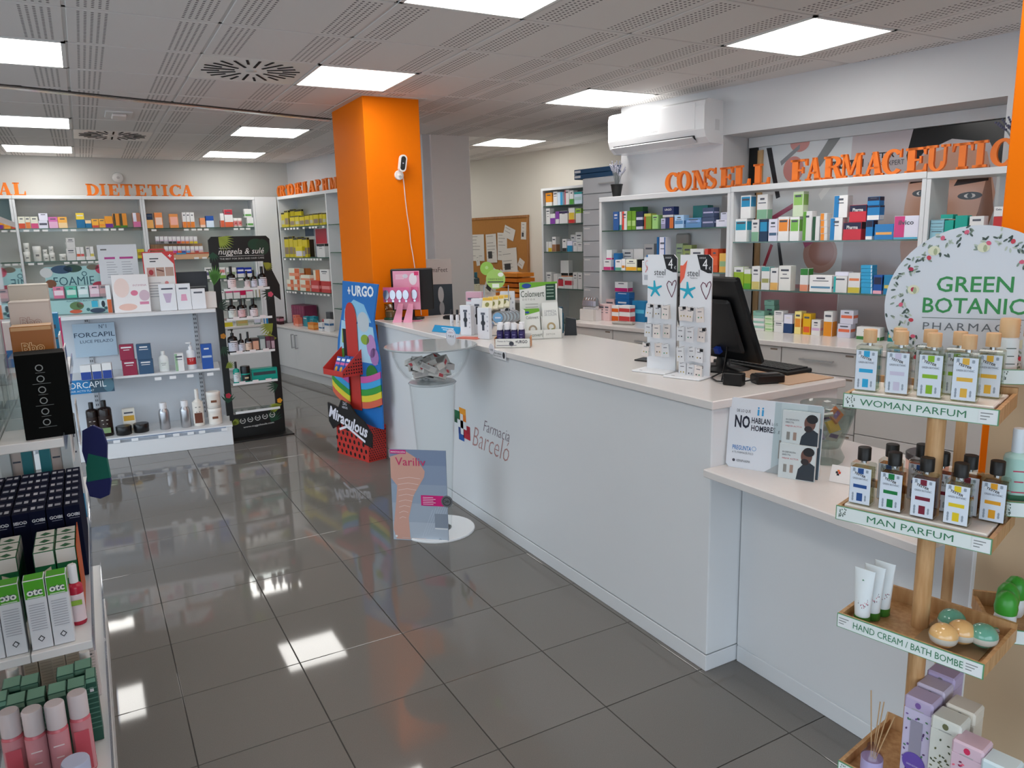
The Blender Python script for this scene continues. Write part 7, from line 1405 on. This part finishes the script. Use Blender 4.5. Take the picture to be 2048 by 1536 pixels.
plant(RW.p(.07, .13, 1.8055), 0, 'grey lavender plant in a black pot at the left end of the shelf top', 'c3c3d2', 1)
plant(RW.p(2.72, .06, 1.8055), 0, 'dark lavender plant in a black pot beside the right orange column', '5a5a72', 2)

# ------------------------------------------------------------------ wooden perfume stand with the round sign
U_ = Vector((1.4655 - 1.38, .745 - 1.03)).normalized(); GA = math.atan2(U_.y, U_.x)
WOODM = wood('cfa474', 'b98a58'); GRN = mat('5f9a6c', .45); TXT = mat('3f7f5a', .45); STRIP = mat('e6ece8', .4)
gs = empty('perfume_stand', (1.487, .886, 0), GA, 'wooden tiered perfume stand with green and white tray signs', 'display stand')
MB().lathe([(.0175, 0.02), (.0175, 1.142)], WOODM, n=20).build('pole', gs); MB().box(-.16, .16, -.13, .14, 0, .02, WOODM, bev=.003).build('base', gs)
inv = Matrix.Translation((0, 0, 0))
def tray(z, Lx, Ly, Rx, Ry, depth, text, tw, name='tray', blank=False, tcx=0, prices=(1,)):
    """tray given by its two front corners; children of the stand"""
    a = math.atan2(Ry - Ly, Rx - Lx); w = math.hypot(Rx - Lx, Ry - Ly); cx, cy = (Lx + Rx) / 2, (Ly + Ry) / 2
    M_ = Matrix.Rotation(-GA, 4, 'Z') @ Matrix.Translation((cx - 1.487, cy - .886, z)) @ Matrix.Rotation(a, 4, 'Z')
    b = MB(); b.M = M_; t_ = .008
    b.box(-w / 2, w / 2, .002, t_, -.03, 0, WOODM).box(-w / 2, w / 2, depth - t_, depth, -.03, .012, WOODM).box(-w / 2, -w / 2 + t_, t_, depth - t_, -.03, .0, WOODM).box(w / 2 - t_, w / 2, t_, depth - t_, -.03, .0, WOODM).box(-w / 2 + t_, w / 2 - t_, t_, depth - t_, -.03, -.022, WOODM)
    o = b.build(name, gs)
    s = MB(); s.M = M_; s.box(-w / 2, w / 2, 0, .002, -.031, .001, GRN); s.front(-w / 2 + .002, -.0295, w / 2 - .002, -.0005, STRIP)
    if text: s.text(text, tcx, -.015, tw, .0145, TXT, y=-.0012)
    rs = random.Random(text or 'q')
    for k in range(16): s.disc(-w / 2 + .006 + rs.random() * .02, -.027 + rs.random() * .024, .0012, .002, mat(('3a4a40', '6a7a6a')[k % 2], .5), y=-.0012, n=6)
    for p_ in prices:
        x = w / 2 - .034 if p_ > 0 else -w / 2 + .002
        s.front(x, -.028, x + .03, -.002, mat('ecedec', .4), y=-.0014)
        for q in range(3): s.front(x + .003, -.009 - q * .006, x + .024 - q * .005, -.007 - q * .006, mat('8a8c8a', .5), y=-.0018)
    s.build('sign_strip', o)
    return (cx, cy, a, w)
TW = tray(1.165, 1.409, 1.05, 1.503, .775, .2, 'WOMAN PARFUM', .2, tcx=-.01)
TM = tray(.92, 1.38, 1.03, 1.465, .745, .2, 'MAN PARFUM', .165, tcx=-.0)
TH = tray(.69, 1.352, .99, 1.412, .71, .2, 'HAND CREAM / BATH BOMBE', .215, tcx=.0, prices=(-1, 1))
TB = tray(.36, 1.33, .95, 1.385, .63, .24, 'DIFFUSER', .15, prices=())
# right-hand trays, turned a quarter
TR1 = tray(1.215, 1.655, .873, 1.83, .70, .16, 'WOMAN HAIR MIST', .16, tcx=.02)
TR2 = tray(.96, 1.575, .80, 1.74, .62, .16, '', .1)
TR3 = tray(.68, 1.585, .79, 1.75, .61, .16, 'DEODORANT', .13, tcx=.03, prices=(-1,))
for (cx, cy, a, w), z in ((TW, 1.165), (TM, .92)):
    M_ = Matrix.Rotation(-GA, 4, 'Z') @ Matrix.Translation((cx - 1.487, cy - .886, z)) @ Matrix.Rotation(a, 4, 'Z')
    b = MB(); b.M = M_; b.box(-w / 2 + .012, w / 2 - .012, .014, .07, -.021, .004, mat('e9e2d8', .4), bev=.002).box(-w / 2 + .012, w / 2 - .012, .071, .175, -.021, .0, mat('e9e2d8', .4), bev=.002); b.build('step_board', gs)
def tp(T_, x, y, z): return (T_[0] + math.cos(T_[2]) * x - math.sin(T_[2]) * y, T_[1] + math.sin(T_[2]) * x + math.cos(T_[2]) * y, z)
def perfume(T_, x, y, z, cap, liquid, col, t, grp, full=True, H=.1):
    e = empty('perfume_bottle', tp(T_, x, y, z), T_[2], t, 'perfume', grp); w = .0235; dp = .03
    MB().box(-w, w, 0, dp, 0, H, glass_sheet('f0f3ee', .9), bev=.003).build('glass', e); MB().box(-w + .003, w - .003, .003, dp - .003, .005, H * .9, glass_sheet(liquid, .0)).build('liquid', e)
    MB().lathe([(.006, H), (.006, H + .006)], M_CHROME, n=12, c=(0, dp / 2, 0)).build('collar', e)
    MB().lathe([(.0135, H + .006), (.0135, H + .033), (.0125, H + .034)], cap, n=18, c=(0, dp / 2, 0)).build('cap', e)
    q = MB(); q.front(-w + .002, .004, w - .002, H * .9, mat('dfe6f0', .4), y=-.0006); c = mat(col, .4)
    for z0, z1 in ((.01, .028), (H * .76, H * .89)): q.front(-.006, z0, .006, z1, c, y=-.001)
    q.front(-.014, H * .42, .014, H * .5, c, y=-.001); q.text('GREEN BOTANIC', 0, H * .64, .032, .004, mat('4a4e58', .5), y=-.001); q.quad([(-.017, -.0012, H * .76), (.012, -.0012, H * .66), (.014, -.0012, H * .71), (-.015, -.0012, H * .81)], mat('eceff4', .4)); q.text('TESTER', -.001, H * .735, .025, .005, mat('2a2c32', .5), y=-.0015, rot=-.3, bold=.03)
    for k in range(5): q.disc(-.014 + (k % 2) * .026, .012 + k * .003, .002, .004, mat('9aa4b0', .5), y=-.0009, n=8); q.disc(-.014 + (k % 2) * .027, H * .8 + k * .0015, .003, .002, mat('9aa4b0', .5), y=-.0009, n=8)
    q.build('label', e)
CAPW = wood('d9b285', 'cda273', 8); CAPB = mat('17130f', .45)
for k, (h, l, n) in enumerate((('2aa8d8', 'cfe0d8', 'blue'), ('cfc8dc', 'ead9c8', 'lilac'), ('8ab81c', 'd9dfc0', 'lime green'), ('e6b23c', 'dfe0c4', 'amber yellow'))):
    perfume(TW, -.108 + k * .062, .02, 1.1695, CAPW, l, h, 'wooden capped woman perfume tester with %s label marks' % n, 'woman perfume testers')
for k, n in enumerate(('blue', 'lilac', 'lime', 'yellow')): perfume(TW, -.07 + k * .058, .10 + .008 * (k % 2), 1.1655, CAPW, 'dfe2cc', ('2aa8d8', 'cfc8dc', '8ab81c', 'e6b23c')[k], 'wooden capped perfume in the woman tray back row, behind the %s' % ('blue one', 'lilac one', 'lime one', 'yellow one')[k], 'woman perfume back row')
for k, (h, l, n) in enumerate((('28508f', 'd9d8c0', 'navy blue'), ('137a3c', 'd8b060', 'green'), ('7a1830', 'c98a4a', 'wine red'), ('e6c81c', 'd0c090', 'yellow'))):
    perfume(TM, -.108 + k * .062, .02, .9245, CAPB, l, h, 'black capped man perfume tester with %s label marks' % n, 'man perfume testers', H=.094)
for k in range(5): perfume(TM, -.075 + k * .05, .095 + .01 * (k % 2) + (.03 if k == 1 else 0), .9205, CAPB, ('d8b890', 'c98a4a', 'a86a3a', 'b88a4a', 'c8b070')[k], ('28508f', '28508f', '7a1830', '7a1830', 'e6a01c')[k], 'black capped perfume in the man tray back row, %s from left' % ORD[k + 1], 'man perfume back row', H=.094)
# hand creams and bath bombs
for k in range(3):
    x, y = -.105 + .007 * k, .022 + .034 * k; e = empty('hand_cream_tube', tp(TH, x, y + .014, .669), TH[2], 'white floral hand cream tube on a green cap, %s of three' % ('front one', 'middle one', 'rear one')[k], 'tube', 'hand cream tubes')
    b = MB(); n = 16; V = []
    for z, rx, ry in ((.0, .0155, .0155), (.02, .017, .016), (.06, .02, .012), (.1, .0225, .002), (.106, .023, .001)):
        for i in range(n): a = 2 * math.pi * i / n; V.append((rx * math.cos(a), ry * math.sin(a), .018 + z))
    b.add(V, [(j * n + i, j * n + (i + 1) % n, (j + 1) * n + (i + 1) % n, (j + 1) * n + i) for j in range(4) for i in range(n)], mat('e4e9ea', .3), True); b.add(V[-n:], [tuple(range(n))], mat('e4e9ea', .3)); b.build('tube_body', e)
    MB().lathe([(.015, 0), (.0165, .002), (.0165, .018)], mat('3f7a2c', .35), n=18).build('cap', e)
    q = MB(); rs = random.Random(k)
    for i in range(40):
        a, r_ = rs.uniform(0, 6.28), .016 * math.sqrt(rs.random()); x_, z_ = .004 + r_ * math.cos(a) * .8, .06 + r_ * 1.25 * math.sin(a); yy = -.0167 * math.sqrt(max(.05, 1 - (x_ / .021) ** 2)) * (1 - max(0, (z_ - .035)) / .085) - .0008
        q.disc(x_, z_, .0009, .0013, mat(('2a3230', 'c83a5a', '8a3040', 'e08a9a')[i % 4], .5), y=yy, n=6)
    q.disc(0, .1, .0022, .003, mat('5a8a6a', .5), y=-.0065, n=8); q.front(-.006, .0945, .006, .0955, mat('9aa8a0', .5), y=-.0068); q.build('print', e)
for k, (x, y, h, n) in enumerate(((.055, .045, 'e8b878', 'front peach'), (.075, .085, 'e8b878', 'rear peach'), (.045, .12, '6aa890', 'green one behind'), (.11, .1, '6aa890', 'green one at right'))):
    e = empty('bath_bomb', tp(TH, x, y, .6725), TH[2], 'glossy round bath bomb wrapped in a white band, %s' % n, 'bath bomb', 'bath bombs'); r_ = .027
    MB().lathe([(r_ * math.cos(R(t)), r_ + r_ * .92 * math.sin(R(t))) for t in range(-90, 91, 12)], mat(h, .15, coat=.6), n=22).build('ball', e)
    MB().lathe([(r_ * 1.004 * math.cos(R(t)), r_ + r_ * .925 * math.sin(R(t))) for t in range(-28, 5, 8)], mat('c9c4b8', .3), n=22).build('band', e)
b = MB(); b.box(-.02, .1, .03, .17, 0, .0015, mat('a98e6c', .6))
for i in range(6): b.line([(0, 0)], .001, GRN) if False else None
b.build('card_insert', loc=tp(TH, .02, .0, .669), rz=TH[2], label='kraft card insert with curved slots under the bath bombs', cat='card')
# bottom tray: reed diffusers
BZ = .339
def dbox(x, y, h, base, pat, t, w=.055, win=False, z=BZ):
    e = empty('diffuser_box', tp(TB, x, y, z), TB[2], t, 'box', 'diffuser boxes'); q = MB().box(-w / 2, w / 2, 0, .05, 0, h - .028, mat(base, .4), bev=.001); rs = random.Random(t)
    if pat:
        for i in range(60): q.disc(-w * .42 + rs.random() * w * .84, .01 + rs.random() * (h - .05), .002, .0032, mat(pat[i % len(pat)], .5), y=-.0008, n=6, rot=rs.uniform(0, 3))
    if win: q.front(-w * .22, .05, w * .22, h - .05, mat('9a94a4', .2), y=-.0012); q.front(-w * .3, .004, w * .3, .045, mat('3a2f5a', .4), y=-.0012); q.front(-w * .2, .012, w * .2, .036, mat('dcd8ea', .4), y=-.0016); q.disc(0, .062, w * .42, .024, mat('6a52a8', .4), y=-.0018); q.text('GREEN BOTANIC', 0, .056, w * .5, .004, mat('d9d2ee', .5), y=-.0022)
    q.build('box_body', e); MB().box(-w / 2 - .001, w / 2 + .001, -.001, .051, h - .03, h, mat(pat and (base if not win else 'b9aac8') or base, .4), bev=.004).build('lid', e)
    q = MB(); q.disc(0, h - .014, .006, .007, mat(pat[0] if pat else '777', .5), y=-.0016, n=10); q.front(-.012, h - .026, .012, h - .024, mat('a9a9a6', .5), y=-.0016); q.build('emblem', e)
dbox(-.03, .06, .21, 'c9bfd8', ('7a5a9a', '5a3f6a', '4a7a5a'), 'purple floral diffuser box with a window', win=True); dbox(-.03, .115, .215, 'c3b8cc', (), 'plain lilac diffuser box behind the floral one'); dbox(.03, .045, .2, 'd6d6cc', ('6a6a4a', '4a5038'), 'cream diffuser box with a dark leaf spray'); dbox(.035, .1, .205, 'd8d0c2', (), 'cream diffuser box standing behind the leaf spray one')
dbox(.08, .02, .185, 'd6b8c4', ('d0305a', 'e86a80', '7a3050'), 'pink diffuser box with red burst print'); dbox(.135, .015, .175, 'cfdde0', ('4aa0b0', '3a7a8a'), 'pale blue diffuser box at the right picture edge'); dbox(-.03, .165, .225, 'b5a5c6', (), 'rearmost lilac diffuser box under the hand cream tray')
rd = empty('reed_diffuser', tp(TB, -.105, .035, BZ), TB[2], 'reed diffuser bottle with a purple label and wooden sticks', 'diffuser'); MB().lathe([(.021, 0), (.022, .004), (.022, .05), (.012, .064), (.011, .075)], glass_sheet('e8dfe4', .7), n=20).build('glass', rd); MB().lathe([(.0225, .012), (.0225, .045)], mat('b5aad2', .4), n=20).build('label', rd)
for k, (x, y, z) in enumerate(((-.012, .0, .2), (.012, .01, .18), (.04, .0, .165), (.0, .02, .17), (.03, -.01, .175))): MB().tube([(.0, 0, .02), (x, y, z)], .0013, wood('c9a67c', 'b8936a'), n=5).build('reed', rd)
# right-hand products
for k, (x, y) in enumerate(((-.085, .05), (-.035, .06))): bottle(tp(TR1, x, y, 1.194), TR1[2], .019, .085, .019, .04, 'e6e8e8', 'd6ae80', 'e2e6e4', 'hair_mist_bottle', 'white floral mist with a wooden cap, %s one at the right edge' % ('left', 'right')[k], 'bottle', 'mist bottles', lz=(.05, .95), shoulder=.04, lines=3, ink_='4a5a50')
bottle(tp(TR2, -.08, .05, .939), TR2[2], .024, .115, .012, .05, 'bfe0d4', 'dfe6ea', 'b5dccf', 'body_lotion_bottle', 'mint floral pump bottle at the right edge', 'bottle', 'mist bottles', lz=(.02, .9), lines=3, ink_='c83a5a', band=(.15, .25, '2f6a4a'))
for k, (x, y) in enumerate(((-.09, .035), (-.075, .08), (-.05, .12))): 
    e = empty('deodorant', tp(TR3, x, y, .659), TR3[2], 'white roll-on deodorant with a green dome cap, %s one' % ('front', 'middle', 'rear')[k], 'deodorant', 'roll-on deodorants'); MB().lathe([(.017, 0), (.02, .006), (.021, .03), (.019, .042)], mat('e6eaea', .3), n=20).build('body', e); MB().lathe([(.021, .043), (.0225, .055), (.02, .075), (.012, .088), (.0, .092)], mat('3f9a34', .3), n=20).build('cap', e)
# round sign
d_ = (_f + ((1945 - 1024) / 1505.86) * _r2 + ((612 - 768) / 1505.86) * _d2)
SX, SY, SZ = 1.758, .9875, 1.336
sa_ = R(-60)
sg = empty('round_sign', (SX, SY, SZ), sa_, 'large round GREEN BOTANIC sign with a flower wreath', 'sign')
b = MB(); b.prism([(.181 * math.cos(R(6 * i)), .181 * math.sin(R(6 * i))) for i in range(60)], 0, .006, mat('d4d8de', .45)); b.build('disc', sg)
b = MB(); GT = mat('2f8a46', .45); b.text('GREEN', .0, .049, .150, .036, GT, bold=.012); b.text('BOTANIC', .0, .0, .2, .036, GT, bold=.012); b.front(-.1, -.03, .1, -.0285, mat('6a7a72', .5)); b.text('PHARMACIE', .0, -.049, .193, .018, mat('6a7076', .5), spacing=1.25); b.build('lettering', sg)
w_ = MB(); rs = random.Random(11)
for k in range(110):
    a = R(360 * k / 110); r_ = .152 + rs.uniform(-.022, .022); x, z = r_ * math.cos(a), r_ * math.sin(a)
    for j in range(3):
        xx, zz = x + rs.uniform(-.01, .01), z + rs.uniform(-.01, .01); w_.disc(xx, zz, .0022, .0055, mat(('4a5a52', '8a9a8c', 'b9c4b4')[rs.randrange(3)], .5), n=8, rot=rs.uniform(0, 3.1))
    if k % 5 == 0: w_.disc(x * .98, z * .98, .0055, .0045, mat(('c83a4a', 'b0284a', 'd8607a')[rs.randrange(3)], .5), y=-.001, n=10, rot=rs.uniform(0, 3))
    if k % 12 == 2: w_.disc(x * .97, z * .97, .0125, .011, mat('dcdcc0', .5), y=-.0009, n=12); w_.disc(x * .97 + .003, z * .97 - .002, .004, .008, mat('a9b08a', .5), y=-.0012, n=8)
w_.build('wreath_print', sg)
MB().box(-.012, .012, .006, .02, -1.336, -.1, WOODM).build('post', sg)
